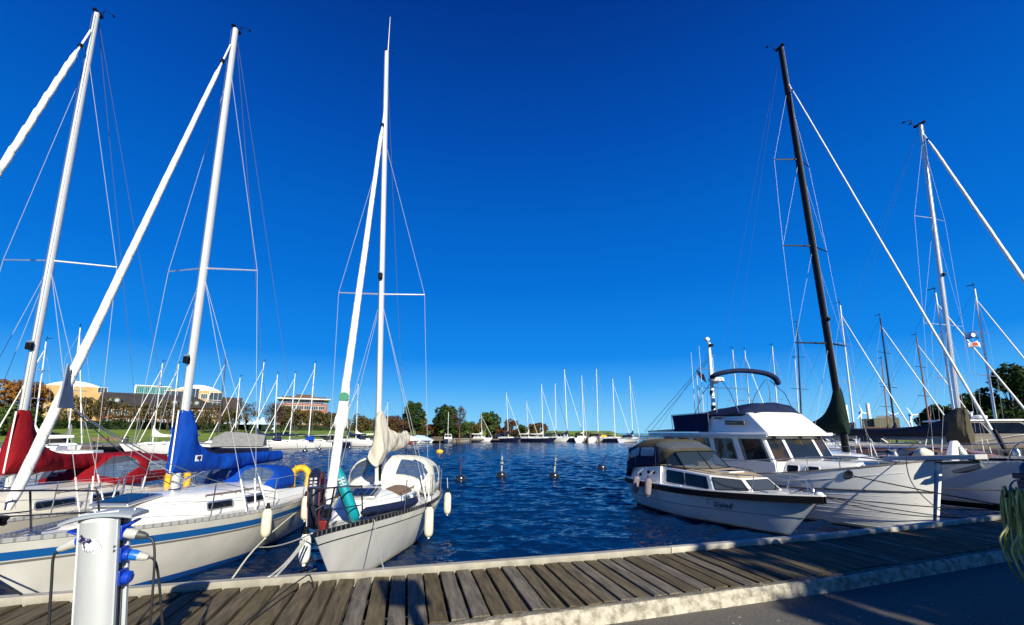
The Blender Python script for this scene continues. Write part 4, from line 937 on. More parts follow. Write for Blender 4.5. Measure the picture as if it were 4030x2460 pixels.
# canopy
def canS(u, v):
    st = [(3.78, .76, 1.82, 1.86), (4.05, .88, 1.62, 2.02), (4.45, .93, 1.42, 2.19), (5.05, .96, 1.36, 2.21), (5.45, .98, 1.30, 2.17), (5.72, .98, 1.22, 2.06), (6.02, .94, 1.02, 1.98), (6.12, .90, .98, 1.90)]
    k = min(len(st) - 2, int(v * (len(st) - 1))); f = v * (len(st) - 1) - k; y, w_, z0, z1 = (lerp(p_, q_, f) for p_, q_ in zip(st[k], st[k + 1]))
    a = math.pi * (1 - u); c, n = math.cos(a), math.sin(a); return Vector((w_ * abs(c) ** .42 * (1 if c > 0 else -1), y, z0 + (z1 - z0) * max(0, n) ** .5))
b = MB(); N = 28; M = 30
b.grid([[canS(j / M, i / N) for j in range(M + 1)] for i in range(N + 1)], lambda i, j: 0 if (4 < j < M - 5 and i < 21) or (i < 7) else 1, cap=False)
b.add([canS(j / M, 1) for j in range(M + 1)] , [tuple(range(M + 1))], 1)
cn = b.build('canopy', [tauc, navy], bD, angle=70)
b = MB(); b.loft2([(-.92, 6.12, .92), (.92, 6.12, .92), (.92, 6.17, .92), (-.92, 6.17, .92)], [(-.80, 6.06, 1.90), (.80, 6.06, 1.90), (.80, 6.1, 1.90), (-.80, 6.1, 1.90)]); b.build('rear_curtain', navy, cn)
for u0, u1, v0, v1 in ((.17, .83, .05, .30), (.05, .16, .50, .72), (.05, .16, .76, .94), (.84, .95, .50, .72), (.84, .95, .76, .94), (.04, .15, .30, .47)): patch(canS, u0, u1, v0, v1, .022, 'window', vin if u1 - u0 > .3 else mat('milky_vinyl', (.30, .38, .44), .15, alpha=.8), cn, rr=.2)
b = MB()
for v in (.29, .58, .86): b.tube([canS(j / 20, v) + Vector((0, 0, -.012)) for j in range(21)], .011, 6)
b.build('canopy_hoop', dsteel, cn)
# roof hatch, wipers, rails
b = MB(); b.box((.12, 2.62, 1.345), (.52, .46, .035)); ho = b.build('hatch', white, bD, bevel=.015); MB().box((.12, 2.62, 1.366), (.44, .38, .012)).build('hatch_glass', glass, ho, bevel=.004)
for s_ in (-1, 1):
    tube_obj('roof_rail', [(s_ * .86, 3.9, 1.43), (s_ * .78, 2.9, 1.40), (s_ * .66, 2.35, 1.36)], .010, dsteel, bD, 6)
    b = MB()
    for y in (3.6, 3.0, 2.5): b.tube([(s_ * lerp(.66, .86, (y - 2.35) / 1.55), y, 1.30), (s_ * lerp(.66, .86, (y - 2.35) / 1.55), y, lerp(1.36, 1.43, (y - 2.35) / 1.55))], .008, 5)
    b.build('rail_post', dsteel, bD)
pb_ = [HD.edge(1.25, 1, .10), HD.edge(1.25, -1, .10)]
b = MB(); tp = [Vector((.80, 2.0, 1.36)), Vector((.62, 1.2, 1.38)), Vector((.28, .55, 1.36)), Vector((.06, .28, 1.22)), Vector((0, .22, 1.10))]
for s_ in (1, -1):
    b.tube(smooth_path([(s_ * v.x, v.y, v.z) for v in tp], 5), .011, 7); b.tube([(s_ * .60, 1.2, 1.38), HD.edge(1.35, s_, .14)], .010, 6); b.tube([(s_ * .30, .6, 1.36), HD.edge(.55, s_, .08)], .010, 6); b.build('pulpit', steel, bD); b = MB()
for k, (x, z) in enumerate(((-.35, 1.40), (.05, 1.40))): MB().lathe([(.03, 0), (.035, .03), (.02, .05)], (x, 1.95, 1.27), 10).build('roof_light', steel, bD)
for y, s_ in ((1.0, -1), (1.0, 1), (3.2, -1), (4.0, -1)):
    e_ = HD.edge(y, s_, .03, .045); MB().tube([e_ + Vector((0, -.10, .0)), e_ + Vector((0, .10, .0))], .016, 6).build('cleat', steel if y < 2 else white, bD)
MB().lathe([(.07, 0), (.09, .03), (.05, .07)], (0, .10, 1.05), 12).build('stem_roller', white, bD)
b = MB()
for k in range(4): b.tube([(-.15 + .07 * k, .55 + .03 * k, 1.07), (-.05 + .05 * k, .42 + .05 * k, 1.13), (.05 + .05 * k, .5, 1.07)], .010, 6)
b.build('deck_line', rope_d, bD)
# interior hints seen through the screens
b = MB(); b.box((0, 4.3, 1.1), (1.6, 1.0, .06)); b.box((.35, 3.9, 1.42), (.5, .2, .22)); b.build('dashboard', mat('interior_grey', (.10, .09, .08), .7), bD); MB().box((-.35, 4.9, 1.35), (.45, .35, .5)).build('seat', mat('seat_vinyl', (.12, .13, .15), .6), bD, bevel=.04)
# name on the bow quarter
def hull_tf(H, t, z, side, roll=0.0):
    p = H.pt(t, z, side, .006); dy = (H.pt(t - .01, z, side) - H.pt(t + .01, z, side)).normalized() * (1 if side < 0 else -1); dz = (H.pt(t, z + .02, side) - H.pt(t, z - .02, side)).normalized()
    n_ = dy.cross(dz).normalized(); dz = n_.cross(dy).normalized(); m_ = Matrix((dy, dz, n_)).transposed().to_4x4(); m_.translation = p + n_ * .006; return m_
ink = mat('navy_lettering', (.010, .012, .04), .4)
text_obj('boat_name', 'Dalee', .20, ink, bD, hull_tf(HD, .33, .585, -1), shear=.45)
m_ = hull_tf(HD, .33, .585, -1)
b = MB(); b.tube([m_ @ v for v in smooth_path([Vector((-.24, .11, 0)), Vector((-.32, .12, 0)), Vector((-.38, .06, 0)), Vector((-.35, -.03, 0))], 5)], .006, 4); b.tube([m_ @ v for v in [Vector((-.24, -.085, 0)), Vector((0, -.095, 0)), Vector((.25, -.085, 0))]], .004, 4)
for k in range(3):
    a = R(60 * k); b.tube([m_ @ Vector((.27 + .03 * math.cos(a), .06 + .03 * math.sin(a), 0)), m_ @ Vector((.27 - .03 * math.cos(a), .06 - .03 * math.sin(a), 0))], .006, 4)
b.build('name_flourish', ink, bD)
for y, tz, lb in ((5.05, 12, 'grey covered fender nearest the stern of the small cabin cruiser'), (4.35, 8, 'grey covered fender forward on the small cabin cruiser, below its canopy')):
    e_ = W(bD, HD.edge(y, -1, -.13)); fender(lb, (e_.x, e_.y, e_.z - .12), .105, .50, fendc, rope=(.15, -.05, .52), tilt=(R(-6), R(tz)), group='grey covered fenders on the small cabin cruiser', capm=mat('fender_tip', (.03, .02, .03), .6))
tag(MB().lathe([(.09, 0), (.10, .1), (.07, .3), (.05, .45)], W(bD, (.25, 6.35, -.05)), 12).build('outboard_leg', black), 'dark outboard leg at the stern of the small cabin cruiser', 'outboard motor')

# ------------------------------------------------------------------ E: white flybridge trawler
HE = Hull(10.2, 3.5, 1.76, 1.02, 1.10, rake=.30, tw=.80, m=.46, pb=.60, p1=.15, p0=.20, tr=.1, draft=.35, sag=.60)
bE = thing('motor_yacht', 'large white flybridge motor yacht with lapped hull planking and navy flybridge cover', 'motor yacht', (10.0, 10.0, 0), R(15))
rubz = lambda t: .86 + .17 * max(0, 1 - t / .5) ** 1.8 - .05 * t
build_hull(HE, bE, [gel, gel, antif, scum], [(lambda t: -.35, 2), (lambda t: .03, 3), (lambda t: .09, 0), (rubz, 1)], n=34)
rub(HE, bE, mat('grey_rubber_strake', (.10, .10, .10), .5), rubz, .026)
b = MB()
for k in range(7):
    for s_ in (1, -1):
        pts = [];
        for i in range(30):
            t = lerp(.02, .9, i / 29); z = (rubz(t) - .02) * (1 - (k + 1) / 7.6) + .02; pts.append(HE.pt(t, z, s_, .002))
        b.tube(pts, .0045, 4)
b.build('plank_lands', gel, bE)
build_rail(HE, bE, mat('greyed_teak_rail', (.20, .17, .13), .7, var=.2, vs=5), .09, .035, name='cap_rail', off=.02)
build_deck(HE, bE, deckm, drop=.22)
b = MB(); b.loft2([(-.045, -.05, 1.70), (.045, -.05, 1.70), (.06, .12, 1.70), (-.06, .12, 1.70)], [(-.045, .28, -.1), (.045, .28, -.1), (.06, .45, -.1), (-.06, .45, -.1)]); b.build('stem_post', white, bE, bevel=.01)
MB().lathe([(.085, 0), (.095, .02), (.07, .03), (.05, .015)], HE.pt(.13, 1.34, -1), 18, axis=(-.8, -.5, -.1), sx=1.4).build('hawse_ring', dsteel, bE)
# trunk cabin, deckhouse
hE2 = House(1.35, 3.4, lambda v: 1.02 * (1 - .45 * (1 - v) ** 2), lambda v: .42, lambda v: 1.15, e=.35, nose=.4); hE2.build(bE, gel, 'trunk_cabin')
for u0, u1 in ((.45, .62), (.72, .90)): patch(hE2.side(-1), u0, u1, .25, .7, -.004, 'window', glass, bE, rr=.3, frame=(white, .02))
MB().box((0, 2.3, 1.68), (.6, .6, .05)).build('deck_hatch', mat('dark_hatch', (.06, .07, .08), .2), bE, bevel=.02)
yb, yt, wb, wt, zb2, zt2 = 3.2, 3.62, 1.24, 1.18, 1.42, 2.30
fb = [(-wb, 8.9), (-wb, yb + .12), (-.62, yb), (.62, yb), (wb, yb + .12), (wb, 8.9)]; ft = [(-wt, 8.9), (-wt, yt + .12), (-.60, yt), (.60, yt), (wt, yt + .12), (wt, 8.9)]
b = MB(); b.loft2([(x, y, .85) for x, y in fb], [(x, y, zb2) for x, y in fb], capb=False); b.build('house_base', gel, bE, angle=25)
# window band with real posts and dark interior
b = MB(); inn = [(x * .95, y + (.06 if y < 5 else -.06)) for x, y in fb]; it_ = [(x * .95, y + (.06 if y < 5 else -.06)) for x, y in ft]
gw = mat('yacht_glass', (.012, .018, .024), .03, spec=.55, vs=1.1, col2=(.05, .035, .022), thr=(.48, .58), detail=3)
postm = gel
def band(a0, a1, b0, b1, splits, nm):
    """posts and panes along one facet; a bottom corners, b top corners seen from outside left to right"""
    f = quad((*a0, zb2), (*a1, zb2), (*b1, zt2), (*b0, zt2)); 
    bb = MB(); bb.add([f(0, 0), f(1, 0), f(1, 1), f(0, 1)], [(0, 1, 2, 3)]); base_ = bb.build('wall', gel, bE)
    for u0, u1 in splits: patch(f, u0, u1, .12, .90, .006, 'window', gw, base_, rr=.05, n=2, frame=(white, .035))
    for u0, u1 in (splits if nm == 'side' else ()):
        for uu in ((u0, u0 + .13 * (u1 - u0)), (u1 - .1 * (u1 - u0), u1)): patch(f, uu[0] + .003, uu[1], .14, .88, .009, 'curtain', mat('window_curtain', (.30, .30, .22), .8, vs=30, col2=(.12, .13, .09), stretch=(1, 1, .1)), base_, rr=.03, n=1)
band(fb[0], fb[1], ft[0], ft[1], [(.02, .15), (.19, .33), (.37, .54), (.58, .755), (.80, .985)], 'side')
band(fb[1], fb[2], ft[1], ft[2], [(.10, .95)], 'f1'); band(fb[2], fb[3], ft[2], ft[3], [(.05, .95)], 'f2'); band(fb[3], fb[4], ft[3], ft[4], [(.05, .90)], 'f3')
band(fb[4], fb[5], ft[4], ft[5], [(.02, .20), (.25, .45), (.5, .7)], 'r')
b = MB(); b.loft2([(-1.30, 3.42, 2.30), (-.6, 3.28, 2.30), (.6, 3.28, 2.30), (1.30, 3.42, 2.30), (1.38, 9.7, 2.30), (-1.38, 9.7, 2.30)], [(-1.30, 3.40, 2.40), (-.6, 3.26, 2.40), (.6, 3.26, 2.40), (1.30, 3.40, 2.40), (1.38, 9.7, 2.42), (-1.38, 9.7, 2.42)]); b.build('boat_deck', gel, bE, bevel=.02)
for k, z in enumerate((2.29, 2.35)): b = MB().tube([(-1.31 - .07 * k * 0, 3.45, z), (-1.39, 9.68, z)], .018, 6).build('gutter_strake', white, bE)
# flybridge
fbb = [(-1.20, 3.52, 2.40), (-.6, 3.40, 2.40), (.6, 3.40, 2.40), (1.20, 3.52, 2.40), (1.26, 6.6, 2.40), (-1.26, 6.6, 2.40)]
fbt = [(-1.10, 4.30, 3.06), (-.56, 4.12, 3.08), (.56, 4.12, 3.08), (1.10, 4.30, 3.06), (1.16, 5.9, 3.02), (-1.16, 5.9, 3.02)]
b = MB(); b.loft2(fbb, fbt); b.build('flybridge', gel, bE, bevel=.025, angle=25)
b = MB(); rows = []
for i in range(15):
    f = i / 14; y = lerp(4.10, 6.3, f); w_ = lerp(1.02, 1.24, min(1, f * 5)); hh = .42 * (math.sin(math.pi * min(.5, f * 2.2 + .06)) ** .7) * (1 - .35 * f)
    rows.append([(w_ * u, y + (.12 * abs(u) ** 3 if f < .1 else 0), 2.97 + (hh + .06) * (1 - abs(u) ** 4 * .85) + .02 * math.sin(9 * u + 4 * f)) for u in [k / 8 - 1 for k in range(17)]] + [(w_ * u, y, 2.95) for u in (.9, 0, -.9)])
b.grid(rows, closed=True, cap=True); b.build('flybridge_cover', navy, bE, angle=60)
b = MB(); b.loft2([(-1.30, 6.05, 2.44), (-1.30, 7.9, 2.44), (-1.27, 7.9, 2.44), (-1.27, 6.05, 2.44)], [(-1.32, 5.90, 3.12), (-1.34, 8.0, 3.10), (-1.31, 8.0, 3.10), (-1.29, 5.90, 3.12)]); b.loft2([(-1.3, 7.9, 2.44), (1.3, 7.9, 2.44), (1.3, 7.93, 2.44), (-1.3, 7.93, 2.44)], [(-1.3, 8.0, 3.10), (1.3, 8.0, 3.10), (1.3, 8.03, 3.10), (-1.3, 8.03, 3.10)])
b.loft2([(1.27, 6.05, 2.44), (1.27, 7.9, 2.44), (1.30, 7.9, 2.44), (1.30, 6.05, 2.44)], [(1.29, 5.90, 3.12), (1.31, 8.0, 3.10), (1.34, 8.0, 3.10), (1.32, 5.90, 3.12)]); b.build('rail_dodger', navy, bE)
b = MB()
for s_ in (-1, 1): b.tube([(s_ * 1.31, 5.9, 2.44), (s_ * 1.33, 5.9, 3.14), (s_ * 1.35, 8.02, 3.12), (s_ * 1.33, 8.02, 2.44)], .014, 6)
b.build('flybridge_rail', steel, bE)
# folded bimini
b = MB(); pts = smooth_path([(-1.12, 5.85, 4.42), (-1.05, 5.6, 4.52), (-.6, 5.35, 4.62), (0, 5.25, 4.64), (.7, 5.15, 4.55), (1.05, 5.1, 4.38), (1.18, 5.1, 4.14)], 5); b.tube(pts, [.06] + [.105] * (len(pts) - 2) + [.06], 10, el=.8); bi = b.build('folded_bimini', navy, bE, angle=60)
b = MB()
for s_ in (-1, 1):
    b.tube([(s_ * 1.1, 5.4, 4.35), (s_ * 1.2, 4.9, 3.8), (s_ * 1.18, 4.6, 3.1)], .014, 6); b.tube([(s_ * 1.1, 5.5, 4.4), (s_ * 1.16, 5.5, 3.9), (s_ * 1.2, 5.6, 3.1)], .014, 6); b.tube([(s_ * 1.14, 5.6, 4.4), (s_ * 1.2, 6.2, 3.9), (s_ * 1.25, 6.7, 3.1)], .012, 6)
b.tube(smooth_path([(-1.2, 6.4, 3.1), (-1.15, 6.5, 4.0), (-.8, 6.5, 4.12), (.8, 6.5, 4.12), (1.15, 6.5, 4.0), (1.2, 6.4, 3.1)], 4), .014, 6); b.build('bimini_frame', steel, bE)
# signal mast with radar, aerials
mt = MB().tube([(0, 7.15, 2.42), (0, 7.10, 6.05)], [.085, .055], 10).build('signal_mast', white, bE)
[MB().tube(q__, .087, 10).build('mast_band', black, mt) for q__ in ([(0, 7.15, 3.3), (0, 7.14, 3.5)], [(0, 7.15, 3.9), (0, 7.14, 4.1)], [(0, 7.13, 4.45), (0, 7.12, 4.6)])]
MB().lathe([(.10, 0), (.27, .03), (.29, .10), (.27, .17), (.12, .20)], (.0, 6.85, 4.40), 20).box((0, 7.00, 4.38), (.12, .35, .05)).build('radar_dome', white, mt)
MB().tube([(-.85, 7.10, 5.0), (.8, 7.10, 4.95)], .014, 6).tube([(.12, 7.10, 4.6), (.12, 7.10, 5.5)], .01, 5).box((.12, 7.10, 5.52), (.10, .16, .03)).build('crosstree', steel, mt)
MB().lathe([(.06, 0), (.07, .04), (.05, .06)], (0, 7.09, 6.02), 12).lathe([(.05, 0), (.10, .06), (.10, .12), (.05, .18)], (-.08, 7.09, 6.12), 14).build('mast_light', white, mt)
MB().box((.03, 7.05, 5.96), (.14, .18, .10)).build('bracket', black, mt)
b = MB()
for s_ in (-1, 1): b.tube([(0, 7.11, 5.7), (s_ * 1.3, 9.2, 2.44)], .006, 4)
b.tube([(0, 7.11, 5.5), (-1.2, 10.3, 2.45)], .012, 4); b.tube([(0, 7.11, 5.4), (-.9, 10.3, 2.45)], .012, 4); b.build('mast_stay', dsteel, bE)
for k, (x, y, z1) in enumerate(((-1.22, 6.25, 5.7), (-1.24, 6.7, 5.55), (-1.24, 6.45, 4.6), (-1.24, 6.5, 4.6))): tube_obj('whip_antenna', [(x, y, 2.9), (x + .02, y, z1)], [.014, .006], white, bE, 6)
MB().add([(-.72, 7.11, 4.93), (-.50, 7.20, 4.62), (-.22, 7.15, 4.40), (-.40, 7.05, 4.72)], [(0, 1, 2, 3)]).build('burgee', mat('dark_flag', (.02, .02, .05), .8), bE)
b = MB(); b.box((-1.25, 4.75, 2.74), (.05, .85, .15), mtx=Matrix.Rotation(R(2), 3, 'X')); rl = b.build('boathook_rack', mat('dim_wood_board', (.12, .10, .075), .5), bE, bevel=.02); MB().box((-1.28, 4.85, 2.74), (.012, .45, .035)).build('plate_strip', mat('dull_brass', (.30, .26, .14), .4), rl)
b = MB()
for k in range(4): b.lathe([(.02, 0), (.03, .05), (.02, .10)], (-1.25, 5.35 + .10 * k, 2.88), 8)
b.build('horn_row', dsteel, bE)
b = MB(); b.loft2([(-1.3, 8.1, 2.50), (1.3, 8.1, 2.50), (1.3, 9.9, 2.44), (-1.3, 9.9, 2.44)], [(-1.3, 8.1, 2.55), (1.3, 8.1, 2.55), (1.3, 9.9, 2.49), (-1.3, 9.9, 2.49)]); b.build('solar_panel', mat('solar_surface', (.30, .33, .42), .2, metal=.4), bE)
# wipers
b = MB()
for x, y in ((-.9, 3.62), (0, 3.5), (.9, 3.62)): b.tube([(x, y - .02, 2.30), (x + .05, y - .20, 1.95)], .012, 5); b.box((x, y - .04, 2.26), (.08, .06, .06))
b.build('wiper', black, bE)
# bow platform, anchor gear, rails
b = MB(); b.loft2([(-.26, 1.0, 1.70), (.26, 1.0, 1.70), (.20, -.78, 1.83), (-.20, -.78, 1.83)], [(-.26, 1.0, 1.80), (.26, 1.0, 1.80), (.20, -.78, 1.94), (-.20, -.78, 1.94)]); b.build('bow_platform', mat('grey_platform', (.42, .42, .42), .6), bE, bevel=.012)
b = MB(); b.tube([(0, .1, 1.68), (0, -.75, 1.78)], .03, 8); b.loft2([(-.20, -.35, 1.50), (.20, -.35, 1.50), (.05, -.78, 1.66), (-.05, -.78, 1.66)], [(-.16, -.30, 1.56), (.16, -.30, 1.56), (.05, -.75, 1.74), (-.05, -.75, 1.74)]); b.build('anchor', mat('galvanised_anchor', (.16, .16, .15), .5, metal=.6), bE)
MB().lathe([(.10, 0), (.12, .08), (.08, .16), (.10, .22), (.05, .26)], (.05, .95, 1.76), 14).build('windlass', steel, bE)
for s_ in (-1, 1):
    r_ = smooth_path([HE.edge(7.5, s_, .05, .42), HE.edge(5, s_, .05, .42), HE.edge(3, s_, .05, .40), HE.edge(1.6, s_, .05, .34), HE.edge(.95, s_, .05, .20), HE.edge(.45, s_, .03, .03)], 5)
    tube_obj('side_rail', r_, .016, steel, bE, 8)
    for y in (7, 6, 5, 4, 3, 2.2, 1.5): MB().tube([HE.edge(y, s_, .05), HE.edge(y, s_, .05, .40 if y > 2 else .33)], .012, 6).build('rail_post', steel, bE)
def lump(name, lab, cat, c, r, m, sd, par=None, flat=.6):
    from mathutils import noise as nz
    b = MB(); rows = []
    for i in range(10):
        a = math.pi * (i + .01) / 9.02; rows.append([Vector(c) + Vector((r[0] * math.sin(a) * math.cos(k * math.pi / 8), r[1] * math.sin(a) * math.sin(k * math.pi / 8), -r[2] * math.cos(a))) * (1 + .35 * nz.noise(Vector((a * 1.3 + sd, k * .55 if k < 8 else (16 - k) * .55, sd)))) for k in range(16)])
    b.grid(rows, closed=True, cap=True); o = b.build(name, m, par, angle=70); return tag(o, lab, cat) if lab else o
p_ = W(bE, (.25, .95, 1.88)); lump('windlass_cover', 'black canvas bundle on the bow of the large white motor yacht', 'cover', p_, (.30, .18, .12), navy, 2)
p_ = W(bE, (.60, .62, 1.88)); lump('deck_cushion', 'pale cream bag behind the bow of the large white motor yacht', 'bag', p_, (.19, .14, .14), mat('cream_bag', (.60, .58, .50), .8, var=.1, vs=4), 5)

# ------------------------------------------------------------------ G: long grey sloop with a black mast
G2 = 'large sailing yachts on the right'
gr = mat('grey_topsides', (.50, .53, .55), .25, var=.05, vs=1.2, coat=.3)
HG = Hull(13.6, 4.2, 1.55, 1.25, 1.20, rake=.75, tw=.75, tr=.2, pb=.9, p0=.55, p1=.28, draft=.4)
sG = dict(top_px=(3071, 186), lash=False, mats=[gr, black, white, antif], mast_y=5.7, mast_top=21.0, mast_r=.098, hound=19.0, fore_z=19.2, raked=.2, spreaders=[(6.25, 1.45), (10.8, 1.30), (15.2, 1.05)], sweep=.35, tack=.9, lowers2=False, sprr=2.2, sprm=black,
    bands=[(lambda t: -.4, 3), (lambda t: .0, 2), (lambda t: .05, 1), (lambda t: .22, 0)], house=(4.6, 9.3, 1.25, .35), ports=[(.3, .5, .3, .6), (.6, .8, .3, .6)], boom=(5.2, 2.55, .1), light=7.3, furl=(.038, .026), famp=.04,
    stanch=[3.2, 5.2, 7.2, 9.2], group=G2, mastm=mat('black_mast_paint', (.006, .007, .008), .45, spec=.15), wr=.004, mhs=1.9, furl_gap=.6, cp=.35, pul=1.7, pulm=steel)
bG, hsG, mpG, tpG = sailboat('long grey sailing yacht with tall black mast behind the large white motor yacht', 15.4, 12.2, R(15), HG, sG)
sail_cover(bG, 5.7, 4.55, 2.35, 5.2, .1, greenc, drop_k=3.8, tail=.25, aft_z=.1, w0=.22, sd=9, front=.2)
b = MB(); b.tube([(0, .9, 1.9), (0, 1.05, 2.5)], .055, 10); b.build('furler_cover', black, bG)
hose_pts = [tpG[2] * 1.0]
for s_ in (1,): pass
b = MB(); b.tube(smooth_path([(-.55, .6, 1.6), (-.7, .3, 2.05), (-.2, .0, 2.3), (.5, .1, 2.25), (.7, .6, 1.7)], 5), .018, 8); b.build('bow_hoop', steel, bG)
# bright anchor and bow gear
b = MB(); b.box((-.1, .25, 1.68), (.5, .9, .08)); b.tube([(-.3, .1, 1.7), (-.35, -.15, 1.95), (-.2, -.3, 1.8)], .05, 8); b.lathe([(.09, 0), (.11, .1), (.06, .2)], (.1, .7, 1.72), 12); b.build('bow_fitting', steel, bG)
o = thing('sail_bag', 'bright white folded sail bundle standing on the bow of the long grey yacht', 'sail bag', W(bG, (-.75, 1.7, 1.52)), R(15))
MB().loft2([(-.38, -.1, 0), (-.1, -.14, 0), (-.1, .14, 0), (-.42, .12, 0)], [(-.10, -.06, .62), (.10, -.06, .62), (.10, .06, .62), (-.10, .06, .62)]).loft2([(.30, -.1, 0), (.52, -.1, .1), (.52, .1, .1), (.30, .12, 0)], [(-.06, -.06, .60), (.12, -.05, .64), (.12, .06, .64), (-.06, .07, .60)]).build('folded_cloth', white, o, bevel=.03)

# ------------------------------------------------------------------ F: white masted yacht with a navy boom cover
navh = mat('dark_navy_hull', (.012, .014, .025), .2, coat=.4)
HF = Hull(12.0, 3.8, 1.65, 1.35, 1.25, rake=.9, tw=.7, tr=.2, draft=.4)
sF = dict(top_px=(3622, 490), lash=False, mats=[navh, redp, white, antif], mast_y=4.6, mast_top=17.0, mast_r=.062, hound=16.2, fore_z=16.5, raked=.1, spreaders=[(7.1, 1.25), (12.2, 1.0)], sweep=.1, tack=.2, bands=[(lambda t: -.4, 3), (lambda t: 0, 1), (lambda t: .12, 0), (lambda t: HF.sheer(t) - .2, 2), (lambda t: HF.sheer(t) - .14, 0)],
    house=(3.6, 8.2, 1.15, .40), housem=varn, ports=[(.3, .5, .3, .6), (.6, .8, .3, .6)], boom=(5.0, 2.35, .0), light=9.4, furl=(.075, .05), pitch=.6, stanch=[3, 5, 7, 9], group=G2, wr=.004, mhs=1.9, pul=1.6, furl_gap=.5)
bF, hsF, mpF, tpF = sailboat('dark hulled yacht with white mast and long dark boom cover at the right edge', 20.1, 13.35, R(15), HF, sF)
sail_cover(bF, 4.6, 3.35, 2.25, 5.2, .1, mat('black_navy_canvas', (.012, .014, .028), .75, var=.2, vs=3, bump=.5, bs=5), drop_k=2.6, tail=.22, aft_z=.0, w0=.20, sd=12, front=.1)
sc_ = sail_cover(bF, 4.5, 3.45, 1.9, .55, .1, tauc, drop_k=.3, tail=.5, w0=.24, sd=14, front=.25, fold=.08, name='mast_cover')

# ------------------------------------------------------------------ H: pilothouse motor boat at the right edge
def pilothouse(lab, x, y, rz, L, B, hm, bodym, roofm, z_deck, cat='motor yacht', s=1.0, group=None, house_y=(2.6, 6.0), tall=1.15, win=None):
    H = Hull(L, B, z_deck * 1.25, z_deck, z_deck * .95, rake=.9, tw=.85, m=.55, pb=.9, p1=.28, tr=0, draft=.35)
    o = thing('motor_yacht' if L > 7 else 'motorboat', lab, cat, (x, y, 0), rz, group); build_hull(H, o, [hm, bodym, antif], [(lambda t: -.35, 2), (lambda t: .08, 0), (lambda t: H.sheer(t) - .18, 1)], n=18); build_deck(H, o, deckm, n=12); build_rail(H, o, bodym, .05, .05)
    y0, y1 = house_y; w0 = B * .36; z0 = z_deck - .05; z1 = z_deck + tall * .42; z2 = z_deck + tall
    bt = [(-w0, y1), (-w0, y0), (w0, y0), (w0, y1)]; md = [(-w0 * .97, y1), (-w0 * .97, y0 + .15), (w0 * .97, y0 + .15), (w0 * .97, y1)]; tt = [(-w0 * .88, y1 - .1), (-w0 * .85, y0 + .15 + (z2 - z1) * 1.1), (w0 * .85, y0 + .15 + (z2 - z1) * 1.1), (w0 * .88, y1 - .1)]
    b = MB(); b.loft2([(a, c, z0) for a, c in bt], [(a, c, z1) for a, c in md]); b.loft2([(a, c, z1) for a, c in md], [(a, c, z2) for a, c in tt]); hs_ = b.build('deckhouse', bodym, o, bevel=.02)
    for i, sp in ((0, [(.04, .46), (.5, .95)]), (1, [(.05, .48), (.52, .95)]), (2, [(.05, .5), (.54, .96)])):
        j = (i + 1) % 4; f = quad((*md[i], z1), (*md[j], z1), (*tt[j], z2), (*tt[i], z2))
        for u0, u1 in sp: patch(f, u0, u1, .12, .88, .006, 'window', win or glass, hs_, rr=.12, n=3, frame=(bodym, .02))
    b = MB(); b.loft2([(-w0 * .95, y1 + .25, z2), (-w0 * .92, y0 + (z2 - z1), z2), (w0 * .92, y0 + (z2 - z1), z2), (w0 * .95, y1 + .25, z2)], [(-w0 * .9, y1 + .2, z2 + .09), (-w0 * .85, y0 + (z2 - z1) + .1, z2 + .09), (w0 * .85, y0 + (z2 - z1) + .1, z2 + .09), (w0 * .9, y1 + .2, z2 + .09)]); b.build('roof', roofm, o, bevel=.03)
    for s_ in (-1, 1): tube_obj('side_rail', smooth_path([H.edge(y1, s_, .08, .05), H.edge(y0 + .5, s_, .08, .5), H.edge(y0 * .5, s_, .08, .5), H.edge(.3, s_, .02, .45)], 4), .015, steel, o, 6)
    return o, H
oH, HH = pilothouse('motor yacht with white roof and brown grey wheelhouse at the right edge behind the rigging', 28.9, 20.6, R(62), 10.0, 3.4, mat('dark_grey_hull', (.05, .045, .04), .4), mat('brown_grey_body', (.20, .17, .14), .5), white, 1.75, house_y=(2.2, 6.0), tall=1.25)
MB().tube([(0, 4.5, 3.0), (0, 4.5, 3.5)], .05, 8).lathe([(.1, 0), (.28, .03), (.28, .15), (.1, .2)], (0, 4.2, 3.15), 16).box((0, 4.6, 3.5), (1.0, .05, .05)).build('radar_mast', white, oH)
